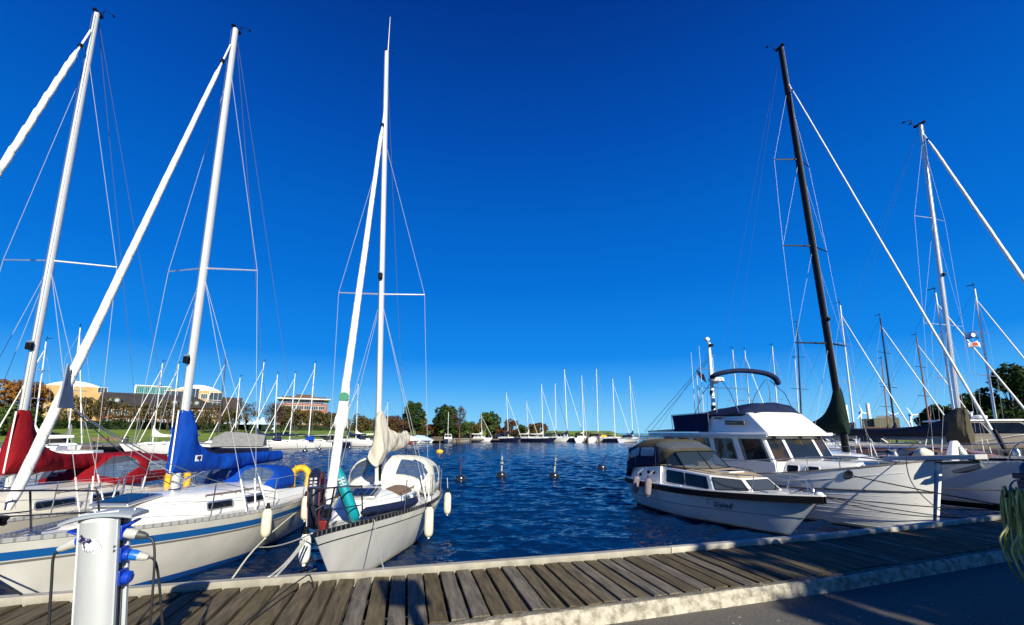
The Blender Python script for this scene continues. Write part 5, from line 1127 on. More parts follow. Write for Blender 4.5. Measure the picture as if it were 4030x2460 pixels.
# ------------------------------------------------------------------ moored boats further off
def far_boat(lab, top_px, base_x, y, rot, hullm, coverm, L=None, mastm=None, hood=None, furlm=sailm, my=.40, fb=.95, band=None, group=None, spr=(.45, .72), hr=1.0, boomup=.25, furl=True, cabinm=None, cover_drop=1.9, name='sailboat', fr=.055, wr=.011, zip_=True, sprl=.13):
    tp = P(*top_px, y=y); bp_ = P(base_x, 1703, y=y); zt = tp.z; L = L or max(6.5, min(13, .72 * zt)); H = Hull(L, L * .33, fb * 1.28, fb, fb * .95, rake=.12 * L, tw=.65, tr=.25, draft=.3); m_y = my * L
    Rm = Matrix.Rotation(R(rot), 3, 'Z'); root = Vector((bp_.x, y, 0)) - Rm @ Vector((0, m_y, 0))
    o = thing(name, lab, 'sailboat', root, R(rot), group)
    build_hull(H, o, [hullm, band or hullm, antif], [(lambda t: -.3, 2), (lambda t: .07, 0), (lambda t: H.sheer(t) - .22, 1), (lambda t: H.sheer(t) - .12, 0)], n=14)
    build_deck(H, o, deckm, n=10); build_rail(H, o, alu, .04, .05)
    hs = House(L * .24, L * .66, lambda v: L * .11 * (1 - .5 * (1 - v) ** 2), lambda v: .40, lambda v: H.sheer(.5) - .03); hs.build(o, cabinm or gel, 'coachroof', 8)
    for sg in (1, -1): patch(hs.side(sg), .30, .88, .35, .68, .006 * sg, 'window', glass, o, rr=.3, n=3)
    topv = Rm.inverted() @ (tp - root - Vector((0, 0, 0))); foot = Vector((0, m_y, fb + .3)); mr = max(.045, zt * .0046)
    mm = mastm or alu_w; ms = MB().tube([foot, foot.lerp(topv, .5), topv], [mr, mr, mr * .75], 8, el=1.3).build('mast', mm, o, angle=60)
    MB().tube([topv, topv + Vector((0, .05, .5 * hr))], .02, 4).box(topv + Vector((0, .15, .3)), (.06, .4, .04)).build('masthead_fitting', black, ms)
    bx = H.hb(.45) - .05; cz = H.sheer(.45); prev = None
    for k, f in enumerate(spr):
        c0 = foot.lerp(topv, f); sl = L * sprl * (1 - .2 * k)
        MB().tube([c0 + Vector((-sl, .05, 0)), c0 + Vector((sl, .05, 0))], .025, 4).build('spreader', dsteel if mastm else alu, ms)
        for sg in (1, -1):
            tube_obj('shroud', [Vector((sg * bx, m_y + .2, cz)) if k == 0 else Vector((sg * L * sprl * (1 - .2 * (k - 1)), m_y + .05, foot.lerp(topv, spr[k - 1]).z)), c0 + Vector((sg * sl, .05, 0))], wr, fwire, o, 4)
    for sg in (1, -1): tube_obj('shroud', [c0 + Vector((sg * sl, .05, 0)), foot.lerp(topv, .95)], wr, fwire, o, 4)
    tube_obj('backstay', [Vector((0, L - .1, H.zs)), topv], wr, dwire, o, 4)
    f1 = foot.lerp(topv, .93); f0 = Vector((0, .2, H.zb + .1)); tube_obj('furled_genoa' if furl else 'forestay', [f0, f0.lerp(f1, .05), f0.lerp(f1, .9), f1], [.05, fr, fr * .6, .02] if furl else wr, furlm if furl else fwire, o, 7)
    bl = L * .36; bz = fb + .4 + .62
    tube_obj('boom', [(0, m_y + .1, bz), (0, m_y + bl, bz + boomup * .3)], .05, alu, o, 6)
    if coverm:
        b = MB(); rows = []
        for i in range(13):
            f = i / 12; yy = m_y - .12 + (bl + .1) * f; h_ = .24 + (1.15 if zip_ else .3) * math.exp(-cover_drop * 3.2 * f); zl = bz - .08 + boomup * .3 * f; w_ = lerp(.15, .10, f)
            rows.append([(w_ * math.cos(2 * math.pi * k / 10), yy, zl + h_ / 2 + h_ / 2 * math.sin(2 * math.pi * k / 10) + .02 * math.sin(7 * f + k)) for k in range(10)])
        b.grid(rows, closed=True, cap=True); b.build('sail_cover', coverm, o, angle=70)
    if hood: bimini(o, L * .60, L * .66, L * .74, L * .09, L * .115, fb + .28, .62, .6, hood)
    b = MB(); ph = .6
    for yf in (L - .15,): b.tube([H.edge(L - 1.0, 1, .05), H.edge(L - 1.0, 1, .05, ph), H.edge(yf, 1, .08, ph), H.edge(yf, -1, .08, ph), H.edge(L - 1.0, -1, .05, ph), H.edge(L - 1.0, -1, .05)], .02, 4)
    b.build('pushpit', steel, o); b = MB()
    b.tube([H.edge(1.1, 1, .05), H.edge(1.1, 1, .05, ph), Vector((0, .05, H.zb + ph)), H.edge(1.1, -1, .05, ph), H.edge(1.1, -1, .05)], .02, 4); b.build('pulpit', steel, o)
    return o, H, hs
GL1 = 'sailing boats moored along the grassy bank'
darkm = mat('dark_mast', (.015, .015, .03), .4); brownm = mat('wooden_mast', (.30, .13, .05), .4, var=.2, vs=3, stretch=(1, 1, .1))
whull = mat('far_white_hull', (.76, .76, .74), .3); nhull = mat('far_navy_hull', (.012, .016, .05), .25); redh = mat('far_red_hull', (.30, .03, .03), .35)
wcov = mat('white_canvas', (.70, .69, .64), .8)
N_ = None
for a in [
    ('white sailboat mostly hidden behind the dark red sail cover', (181, 1345), 138, 34, -70, whull, wcov, dict(L=7)),
    ('white sailboat with grey boom cover and dark sprayhood behind the thick furled sail', (316, 1290), 272, 44, 65, whull, greyc, dict(L=8.5, hood=MATS['black_rubber'])),
    ('white sailboat with cream sail cover moored left of the royal blue cover', (640, 1430), 606, 48, -70, whull, wcov, dict(L=7.5)),
    ('white sailboat with bright blue cover just left of the nearby white mast', (703, 1434), 676, 53, -60, whull, bluec, dict(L=8)),
    ('sailboat with slender dark mast behind the royal blue sail cover', (889, 1410), 858, 58, -60, nhull, N_, dict(mastm=darkm, L=9)),
    ('white sailboat with pale mast right of the grey tented boat', (945, 1486), 926, 60, -50, whull, tauc, dict(L=8, hood=navy)),
    ('white sailboat with navy sail cover in the middle of the left row', (1039, 1426), 1011, 62, -60, whull, navy, dict(L=9.5, hood=navy)),
    ('white sailboat with short navy boom cover left of the brick office block masts', (1092, 1474), 1080, 63, -55, whull, navy, dict(L=9, zip_=False)),
    ('white sailboat with blue cockpit cover in front of the red brick office block', (1162, 1470), 1142, 66, -60, whull, N_, dict(L=10, hood=bluec)),
    ('black hulled sailboat with dark sprayhood right of the red brick office block', (1240, 1430), 1216, 70, -75, nhull, N_, dict(L=11, hood=MATS['black_rubber'])),
    ('white sailboat directly left of the thick furled sail of the middle sailboat', (1374, 1510), 1368, 76, -75, whull, navy, dict(L=9, hood=navy)),
    ('white sailboat with long boom just right of the thick furled sail of the middle sailboat', (1410, 1510), 1402, 80, -75, whull, wcov, dict(L=9.5, boomup=.4)),
    ('small sailboat with thin mast behind the cream sail cover', (1526, 1581), 1525, 95, -80, whull, N_, dict(L=7)),
]: far_boat(*a[:7], group=GL1, **a[7])
G3 = 'sailing boats moored at the far jetty in the centre'
for a in [
    ('small white sailboat with white cover, leftmost at the far jetty', (1894, 1629), 1896, 112, 70, whull, wcov, dict(L=8, fr=.05)),
    ('navy hulled sailboat with dark bimini and tall white furled sail at the far jetty', (1993, 1545), 2001, 113, 60, nhull, navy, dict(L=10, hood=navy)),
    ('white sailboat with faint thin mast and white boom cover at the far jetty', (2072, 1577), 2080, 114, 60, whull, wcov, dict(L=8, fr=.05)),
    ('dark hulled sailboat with white tented cockpit and bright mast at the far jetty', (2131, 1510), 2137, 112, 65, nhull, wcov, dict(L=10)),
    ('white sailboat with dark bimini and dark furled sail at the far jetty', (2185, 1509), 2188, 113, 60, whull, navy, dict(L=10, hood=navy, furlm=mat('green_furled_cloth', (.02, .09, .09), .8))),
    ('navy hulled sailboat with tallest mast and navy cover at the far jetty', (2221, 1453), 2233, 114, 60, nhull, navy, dict(L=12)),
    ('white sailboat seen from astern with white cover at the far jetty', (2289, 1476), 2297, 111, 160, whull, wcov, dict(L=11, fb=1.2)),
    ('white sailboat seen from astern with black bimini between two brown piles', (2347, 1452), 2354, 111, 155, whull, N_, dict(L=11.5, hood=MATS['black_rubber'], fb=1.2, furl=False)),
    ('navy hulled sailboat with yellow cockpit cover at the far jetty', (2411, 1490), 2420, 112, 65, nhull, N_, dict(L=10.5, hood=yellow)),
    ('white and navy sailboat with black bimini, rightmost at the far jetty', (2478, 1480), 2490, 110, 140, whull, navy, dict(L=11, hood=MATS['black_rubber'], band=nhull)),
]: far_boat(*a[:7], group=G3, wr=.014, **a[7])
G4 = 'sailing boats moored behind the right hand yachts'
for a in [
    ('sailboat whose white mast stands left of the radar mast gap, first behind the flybridge', (2883, 1377), 2911, 48, 20, whull, N_, dict(L=9, furl=False)),
    ('sailboat whose white mast stands under the folded bimini, second behind the flybridge', (2931, 1380), 2958, 52, 20, whull, N_, dict(L=9)),
    ('sailboat whose short white mast stands right of the folded bimini', (3039, 1364), 3066, 46, 20, whull, navy, dict(L=8, furl=False)),
    ('sailboat whose dark mast with weather vane stands left of the black mast', (3137, 1276), 3153, 42, 20, whull, N_, dict(L=10, mastm=darkm, furl=False)),
    ('sailboat with short pale mast tight against the left of the dark mast', (3128, 1415), 3146, 56, 20, whull, N_, dict(L=8, furl=False, fr=.05)),
    ('white masted sailboat just right of the black mast', (3306, 1202), 3362, 33, 25, whull, greyc, dict(L=10.5, fr=.05)),
    ('sailboat with dark mast and pale furled sail in the gap right of the black mast', (3464, 1251), 3524, 36, 25, nhull, navy, dict(L=11, mastm=darkm)),
    ('small sailboat with short wooden mast beside the dark masted boat', (3470, 1420), 3496, 40, 25, whull, tauc, dict(L=8, mastm=brownm, furl=False)),
    ('sailboat with tall brown wooden mast in front of the low dark bush', (3607, 1328), 3662, 38, 25, nhull, tauc, dict(L=10, mastm=brownm)),
    ('sailboat with white mast hugging the left of the large white mast', (3681, 1153), 3765, 25, 22, whull, greyc, dict(L=10)),
    ('sailboat with white mast right of the two signal flags', (3835, 1137), 3925, 27, 22, whull, greyc, dict(L=10)),
]: far_boat(*a[:7], group=G4, wr=.007, **a[7])
# low boats seen through the rigging on the right
rr_ = random.Random(21)
cols = [whull, nhull, whull, mat('far_grey_hull', (.3, .32, .34), .4), whull, mat('far_blue_hull', (.02, .08, .25), .4)]
labs = ['small white cabin boat nearest the black mast base', 'dark cabin boat just right of the black mast base', 'white cabin boat beneath the round headed turbine', 'grey cabin boat in front of the olive warehouse', 'white cabin boat left of the olive warehouse', 'blue cabin boat under the long dark boom cover', 'white cabin boat in front of the low brick shed', 'dark blue cabin boat behind the grey yacht foredeck']
for k, (px, y, rz) in enumerate(((3318, 44, 30), (3352, 52, 40), (3300, 60, 35), (3430, 62, 20), (3392, 72, 60), (3470, 50, 30), (3520, 66, 30), (3610, 42, 40))):
    v = P(px, 1703, y=y); pilothouse(labs[k], v.x, v.y, R(rz + 10), 6.8, 2.4, cols[k % 6], gel, white, .85, cat='motorboat', group='cabin boats seen through the rigging on the right', house_y=(2.0, 4.6), tall=1.1)

for k in range(10):
    v = P(3275 + (k * 47) % 300, 1703, y=75 + k * 7); pilothouse('small cabin boat among the distant cluster below the right hand chimneys and turbines', v.x, v.y, R(20 + 37 * k % 90), 6.2, 2.3, cols[(k * 3) % 6], gel, [white, navy, white][k % 3], .8, cat='motorboat', group='distant cluster of cabin boats', house_y=(1.8, 4.4), tall=1.1)
# special small craft on the left and centre banks
def craft(lab, px, y, rot, L, hm, name='motorboat', cat='motorboat', fb=.6, extra=None, group=None):
    v = P(px, 1703, y=y); H = Hull(L, L * .34, fb * 1.25, fb, fb, rake=.6, tw=.8, m=.55, pb=.9, p1=.3, tr=0, draft=.25); o = thing(name, lab, cat, (v.x, v.y, 0), R(rot), group)
    build_hull(H, o, [hm, hm, antif], [(lambda t: -.25, 2), (lambda t: .05, 0)], n=14); build_deck(H, o, deckm, n=8, drop=.08); build_rail(H, o, white, .04, .04); return o, H
o, H = craft('boat under a pitched grey tarpaulin in the left row', 800, 52, -70, 7.5, nhull, name='tented_boat')
b = MB(); b.grid([[(-1.25, y_, .75), (-.6, y_, z_ * .62 + .35), (0, y_, z_), (.6, y_, z_ * .62 + .35), (1.25, y_, .75)] for y_, z_ in ((1.2, 1.9), (2.4, 2.55), (4.2, 2.45), (6.8, 2.1))], cap=True); b.build('tarpaulin', greyc, o, angle=50)
o, H = craft('red open rowing boat at the foot of the central bushes', 1632, 94, 80, 5.2, redh, name='rowing_boat', cat='rowing boat', fb=.55)
for y_ in (1.6, 3.0): MB().box((0, y_, .42), (1.3, .25, .04)).build('thwart', teak, o)
for i, (px, lb) in enumerate(((1660, 'white tarpaulin covered boat beside the red rowing boat'), (1708, 'pale blue tarpaulin covered boat beside the white tarpaulin boat'))):
    o, H = craft(lb, px, 99 + i, 78, 7, whull, name='covered_boat'); b = MB(); b.grid([[(-1.15, y_, .62), (-.6, y_, z_ * .8), (0, y_, z_), (.6, y_, z_ * .8), (1.15, y_, .62)] for y_, z_ in ((.5, 1.0), (2.4, 1.75), (4.2, 1.9), (6.8, 1.2))], cap=True); b.build('tarpaulin', wcov if i == 0 else mat('pale_blue_tarpaulin', (.42, .55, .70), .6), o, angle=50)
v = P(1765, 1703, y=101); o, H = pilothouse('small white cabin boat with a short bare mast on the central shore', v.x, v.y, R(10), 6.5, 2.5, whull, gel, white, .8, cat='motorboat', house_y=(2.2, 4.8), tall=1.2); MB().tube([(0, 4.9, 1.4), (0, 4.9, 7.6)], .06, 6).build('mast', alu_w, o)
o, H = craft('low brown covered boat in front of the shed by the central jetty', 1790, 106, 85, 6, mat('brown_hull', (.10, .06, .03), .6), name='covered_boat'); MB().grid([[(-.9, y_, .7), (0, y_, 1.5), (.9, y_, .7)] for y_ in (.5, 5.5)], cap=True).build('tarpaulin', mat('brown_tarpaulin', (.09, .07, .05), .8), o)
for k, (px, y) in enumerate(((1935, 117), (2150, 118), (2262, 117))):
    v = P(px, 1703, y=y); pilothouse(['white cabin boat behind the gap between far masts, left one', 'white cabin boat tucked between the tented boat and its right neighbour', 'white cabin boat between the tallest mast and the stern facing boat'][k], v.x, v.y, R(70), 7, 2.5, whull, gel, white, .85, cat='motorboat', group='cabin boats at the far jetty', house_y=(2.2, 4.8))
# ------------------------------------------------------------------ buoys
GB = 'black mooring buoys with slim poles'
def buoy(lab, px, py, tilt, polm, txt=None, ps=.75, s=.26, m=None, cat='mooring buoy', group=GB, sq=False):
    v = P(px, py, z=0); o = thing('mooring_buoy', lab, cat, v, 0, group); m = m or mat('wet_black_buoy', (.015, .018, .02), .18, coat=.5, var=.3, vs=5)
    q = Matrix.Rotation(tilt, 3, 'Y'); 
    MB().lathe([(s * .8, -.2), (s * .98, -.1), (s, .04), (s * .98, .20), (s * .80, .27), (s * .25, .31), (.03, .33)], n=20, axis=q @ Vector((0, 0, 1))).build('float', m, o)
    po = MB().tube([q @ Vector((0, 0, .25)), q @ Vector((0, 0, .30 + ps))], .045, 10).build('pole', polm, o)
    MB().tube([q @ Vector((0, 0, .30 + ps)), q @ Vector((.02, 0, .42 + ps))], .012, 6).build('pole_eye', steel, po)
    if txt:
        MB().tube([q @ Vector((0, 0, .42 + .22)), q @ Vector((0, 0, .42 + .48))], .048, 10).build('number_band', black, po)
        M_ = Matrix.Translation(q @ Vector((0, 0, .42 + .35)) + Vector((0, -.056, 0))) @ Matrix.Rotation(R(90), 4, 'X'); text_obj('number', txt, .17, white, po, M_, ext=.003)
    return v, q
buoy('black buoy with dark pole, leftmost of the four', 1812, 1893, 0, mat('dark_pole', (.03, .03, .06), .4), ps=.8, s=.29)
buoy('black buoy with light grey pole numbered 30', 1973, 1878, R(2), mat('grey_pole', (.38, .38, .38), .5), '30', ps=.82, s=.29)
v3, q3 = buoy('black buoy with leaning grey pole numbered 2', 2180, 1881, R(6), MATS['grey_pole'], '2', ps=.8, s=.29)
v4, q4 = buoy('black buoy with sharply tilted dark pole, rightmost of the four', 2367, 1846, R(20), MATS['dark_pole'], ps=.68, s=.30)
v = P(1730, 1780, z=0); o = thing('mooring_buoy', 'yellow domed buoy with pale post far out in the basin', 'mooring buoy', v)
MB().lathe([(.35, -.2), (.42, -.05), (.45, .08), (.40, .24), (.22, .34), (.05, .37)], n=20).build('float', yellow, o); MB().tube([(0, 0, .3), (0, 0, 1.35)], .05, 8).build('pole', mat('brown_grey_pole', (.28, .22, .18), .6), o)
for k, (px, py) in enumerate(((662, 1798), (694, 1793), (1200, 1776), (1256, 1768), (1376, 1763), (1463, 1760), (1255 - 200, 1772))):
    v = P(px, py, z=0); o = thing('mooring_buoy', ['small dark buoy near the leftmost moored white sailboats', 'second small dark buoy by the leftmost moored white sailboats', 'small dark buoy below the black hulled sailboat', 'small tilted dark buoy right of the black hulled sailboat', 'small dark buoy left of the middle sailboat furled sail', 'small dark buoy behind the cream sail cover', 'small dark buoy below the navy covered sailboats'][k], 'mooring buoy', v, 0, 'small dark buoys off the left row')
    MB().lathe([(.25, -.1), (.32, .05), (.28, .2), (.05, .28)], n=12).build('float', MATS['wet_black_buoy'], o); MB().tube([(0, 0, .2), (.12, 0, .75)], .04, 6).build('pole', MATS['dark_pole'], o)
# ------------------------------------------------------------------ mooring lines
def dk(x, dz=.03, back=.05): return Vector((x, along(OUT, x) - back, .93 + dz))
GM = 'mooring ropes of the left sailboats'
rope('doubled white mooring rope from the middle sailboat bow down to the boardwalk', sag(W(bC, (-.12, .1, 1.05)), dk(-2.40), .02), .013, rope_w, GM)
rope('second strand of white mooring rope beside the middle sailboat bow', sag(W(bC, (-.16, .12, 1.05)), dk(-2.46), .05), .013, rope_w, GM)
rope('thin pale mooring rope down the right side of the middle sailboat bow', sag(W(bC, HC.edge(1.3, 1, -.01, .02)), dk(-1.38), .06), .008, rope_w, GM)
rope('dark mooring rope from the blue striped sailboat bow to the boardwalk', sag(W(bB, (-.1, .15, 1.05)), dk(-4.4), .04), .010, rope_d, GM)
rope('pale slack rope in the water from the blue striped sailboat stern towards the quay', smooth_path([W(bB, HB.edge(6.4, 1, 0, -.1)), (-4.55, 8.0, .45), (-4.35, 6.8, .10), (-4.3, 6.1, .02), (-4.28, 5.6, .02), dk(-4.1, -.05)], 6), .014, rope_w, GM)
rope('pale rope stretched from the blue striped sailboat towards the middle sailboat bow', sag(W(bC, (-.05, .05, 1.12)), W(bB, HB.edge(3.3, 1, -.02, -.62)), .06), .010, rope_w, GM)
GN = 'mooring ropes of the right hand boats'
tD = W(bD, (0, .1, 1.04))
rope('dark mooring rope from the small cruiser bow, longest one running right', sag(tD, dk(9.6), .05), .011, rope_d, GN)
rope('dark mooring rope from the small cruiser bow, sagging middle one', sag(tD, dk(8.3), .16), .009, rope_d, GN)
rope('dark mooring rope from the small cruiser bow, short steep one', sag(W(bD, HD.edge(.7, 1, .02)), dk(7.6), .03), .009, rope_d, GN)
hw = W(bE, HE.pt(.13, 1.34, -1)) + Vector((-.05, -.05, 0))
rope('dark mooring rope from the hawse ring of the large white motor yacht', sag(hw, dk(9.75), .02), .014, rope_d, GN)
rope('dark slack rope hanging from the rail across the bow of the large white motor yacht', smooth_path([W(bE, (.6, .6, 2.25)), W(bE, (-.4, .35, 1.95)), W(bE, (-.75, .15, 1.30)), W(bE, (-.45, -.05, .75)), W(bE, (.05, -.1, .50))], 6), .010, rope_d, GN)
gb = W(bG, (-.3, .35, 1.55))
rope('thick dark mooring rope from the grey yacht bow towards the hose', sag(gb, dk(13.2, .2), .05), .020, rope_d, GN)
rope('dark mooring rope low across the grey yacht side, upper one', sag(W(bE, (.1, .2, 1.12)), dk(13.4, .3), .08), .014, rope_d, GN)
rope('dark mooring rope low across the grey yacht side, lower one', sag(W(bE, (.1, .25, .92)), dk(12.3), .12), .014, rope_d, GN)
rope('dark line from the leaning numbered buoy to the small cruiser stern', sag(v3 + q3 @ Vector((0, 0, 1.12)), W(bD, (-.95, 6.0, .75)), .10), .012, rope_d, 'buoy lines')
rope('dark line from the sharply tilted buoy to the small cruiser stern', sag(v4 + q4 @ Vector((0, 0, 1.0)), W(bD, (-.6, 6.1, 1.0)), .10), .012, rope_d, 'buoy lines')
# signal flags and hoist between the right masts
fl = thing('flag_hoist', 'blue flag above a red and white pennant hoisted beside the right masts', 'flags', P(3800, 1703, y=20))
z0 = -P(3800, 1703, y=20).z
def cloth(px0, px1, py0, py1, m, nm):
    a = P(px0, py0, y=20) - fl.location; c = P(px1, py1, y=20) - fl.location; b = MB(); b.grid([[(lerp(a.x, c.x, i / 10), .12 * math.sin(i * .9), lerp(a.z, c.z, j / 3) - .05 * math.sin(i * .7)) for i in range(11)] for j in range(4)]); o = b.build(nm, m, fl, angle=60); o.modifiers.new('t', 'SOLIDIFY').thickness = .006; return o
f1_ = cloth(3797, 3858, 1305, 1330, mat('blue_flag_cloth', (.02, .11, .32), .8), 'blue_flag'); f2_ = cloth(3808, 3864, 1345, 1365, mat('red_flag_cloth', (.7, .68, .68), .8), 'pennant')
v = P(3830, 1318, y=19.8) - fl.location; MB().lathe([(.10, 0), (.10, .006)], v, 14, axis=(0, -1, 0)).build('emblem', white, f1_)
v = P(3838, 1354, y=19.8) - fl.location; MB().box(v, (.25, .01, .12)).build('red_patch', mat('flag_red', (.45, .02, .02), .8), f2_)
tube_obj('halyard', [P(3790, 1280, y=20) - fl.location, P(3840, 1700, y=20) - fl.location], .008, wire, fl, 4)
# ------------------------------------------------------------------ left and central bank
import numpy as np
grass = mat('bank_grass', (.09, .155, .008), .95, vs=.5, bump=1.0, bs=6, col2=(.20, .28, .015), detail=10, thr=(.35, .65))
SH = [(-90, -30), (-72, 5), (-58, 32), (-50, 52), (-44, 72), (-37, 92), (-22, 112), (-8, 120), (12, 124), (30, 124), (37, 126)]
def nrm(i):
    a = Vector(SH[max(0, i - 1)]); b_ = Vector(SH[min(len(SH) - 1, i + 1)]); d = (b_ - a).normalized(); return Vector((-d.y, d.x))
prof = [(0, -1.0), (0, .85), (3, .95), (6, 1.05), (9, 1.1), (20, 2.0), (30, 3.0), (34, 3.1), (60, 3.2), (300, 3.4)]
b = MB(); rows = []
sh2 = []
for i in range(len(SH) - 1):
    for k in range(6): sh2.append((Vector(SH[i]).lerp(Vector(SH[i + 1]), k / 6), nrm(i).lerp(nrm(i + 1), k / 6).normalized()))
sh2.append((Vector(SH[-1]), Vector((0, 1))))
for p, n_ in sh2:
    if p.x > -24: n_ = n_.lerp(Vector((0, 1)), min(1, (p.x + 24) / 14)).normalized()
    rows.append([(p.x + n_.x * d, p.y + n_.y * d, z + (rnd.uniform(-.06, .06) if d > 9 else 0)) for d, z in prof])
b.grid(rows, lambda i, j: 1 if j < 3 else 0); b.build('grassy_bank', [grass, mat('promenade_gravel', (.20, .18, .15), .9, var=.2, vs=2)], kind='structure', angle=60)
def off(i, d):     # world xy at distance d inland from shoreline sample i
    p, n_ = sh2[i]; return Vector((p.x + n_.x * d, p.y + n_.y * d))
def X_(px, y): return (px - PCX) / FPX * (y * .986)
# left jetties the boats are moored to, with dark front
jm = mat('jetty_timber', (.11, .09, .07), .85, var=.25, vs=2); 
def jetty(lab, pts, wd, z, group=None):
    o = thing('jetty', lab, 'jetty', (pts[0][0], pts[0][1], 0), 0, group); b = MB(); q0 = Vector((*pts[0], 0)); rows = []
    for i, p in enumerate(pts):
        a = Vector(pts[max(0, i - 1)]); c = Vector(pts[min(len(pts) - 1, i + 1)]); d = (c - a).normalized(); n_ = Vector((-d.y, d.x)) * wd / 2; p = Vector(p)
        rows.append([Vector((p.x - n_.x, p.y - n_.y, z - .3)) - q0, Vector((p.x - n_.x, p.y - n_.y, z)) - q0, Vector((p.x + n_.x, p.y + n_.y, z)) - q0, Vector((p.x + n_.x, p.y + n_.y, z - .3)) - q0])
    b.grid(rows, closed=True, cap=True); b.build('deck', jm, o)
    L = sum((Vector(pts[i + 1]) - Vector(pts[i])).length for i in range(len(pts) - 1)); n = min(24, int(L / 4)); bb = MB()
    for k in range(n + 1):
        f = k / max(1, n) * (len(pts) - 1); i = min(len(pts) - 2, int(f)); p = Vector(pts[i]).lerp(Vector(pts[i + 1]), f - i) - Vector(pts[0])
        MB().tube([(p.x, p.y, -1), (p.x, p.y, z + .0)], .14, 8).build('pile', mat('dark_wet_timber', (.02, .016, .012), .8), o)
    return o
GJ = 'timber jetties'
jetty('timber walkway jetty along the grassy bank behind the left moored boats', [(-68, 16), (-54, 41), (-46, 60), (-40, 76), (-33, 93)], 2.2, .75, GJ)
jetty('timber jetty below the central bushes behind the red rowing boat', [(-31, 96), (-20, 103), (-8, 112), (4, 117)], 2.2, .8, GJ)
jetty('long far jetty behind the central row of sailboats', [(4, 119), (36, 119.5), (60, 119), (84, 116)], 3.0, .9, GJ)
# brown mooring piles at the far jetty
for k, (px, lb) in enumerate(((2312, 'brown mooring pile left of the stern facing boat with the black bimini'), (2356, 'brown mooring pile right of the stern facing boat with the black bimini'), (1808, 'brown pile beside the low brown covered boat'), (1852, 'second brown pile near the low brown covered boat'))):
    v = P(px, 1703, y=104); tag(MB().lathe([(.22, -1), (.22, 2.3), (.2, 2.4), (.05, 2.5)], (v.x, v.y, 0), 10).build('mooring_pile', mat('brown_pile', (.10, .05, .035), .8)), lb, 'pile', 'brown mooring piles')
# railing, person on the far jetty
fence = thing('railing', 'low metal railing on the far jetty left of the flybridge yacht', 'railing', (50, 118.2, .9)); b = MB()
for k in range(16): b.tube([(k * 2.2, -.06 * k, 0), (k * 2.2, -.06 * k, 1.05)], .035, 5)
b.tube([(0, 0, 1.05), (33, -.9, 1.05)], .03, 5); b.tube([(0, 0, .55), (33, -.9, .55)], .02, 5); b.build('bars', steel, fence)
v = P(2555, 1703, y=117); pe = thing('person', 'person in a brown jacket and dark trousers standing on the far jetty', 'person', (v.x, v.y, .9))
me = bpy.data.meshes.new('body'); sk = [(0, 0, .95), (0, 0, 1.18), (0, 0, 1.42), (0, 0, 1.54), (0, .01, 1.66), (0, .01, 1.78), (.12, 0, .88), (.14, -.02, .48), (.15, 0, .06), (-.12, 0, .88), (-.13, .02, .48), (-.14, .04, .06), (.15, -.10, .03), (-.14, -.08, .03), (.19, 0, 1.40), (.25, -.02, 1.12), (.22, -.14, .92), (-.19, 0, 1.40), (-.26, .02, 1.12), (-.24, -.10, .90)]
me.from_pydata(sk, [(0, 1), (1, 2), (2, 3), (3, 4), (4, 5), (0, 6), (6, 7), (7, 8), (0, 9), (9, 10), (10, 11), (8, 12), (11, 13), (2, 14), (14, 15), (15, 16), (2, 17), (17, 18), (18, 19)], [])
po = bpy.data.objects.new('body', me); sc.collection.objects.link(po); po.parent = pe; po.modifiers.new('s', 'SKIN'); rad = [.15, .15, .17, .06, .10, .09, .09, .07, .05, .09, .07, .05, .04, .04, .06, .05, .035, .06, .05, .035]
for v_, r_ in zip(me.skin_vertices[0].data, rad): v_.radius = (r_, r_)
me.skin_vertices[0].data[0].use_root = True; po.modifiers.new('d', 'SUBSURF').levels = 1; me.materials.append(mat('brown_clothes', (.16, .08, .04), .9, var=.3, vs=2))
MB().lathe([(.02, .12), (.10, .08), (.115, 0), (.10, -.05)], (0, .02, 1.74), 10).build('hair', mat('dark_hair', (.03, .02, .012), .9), pe)

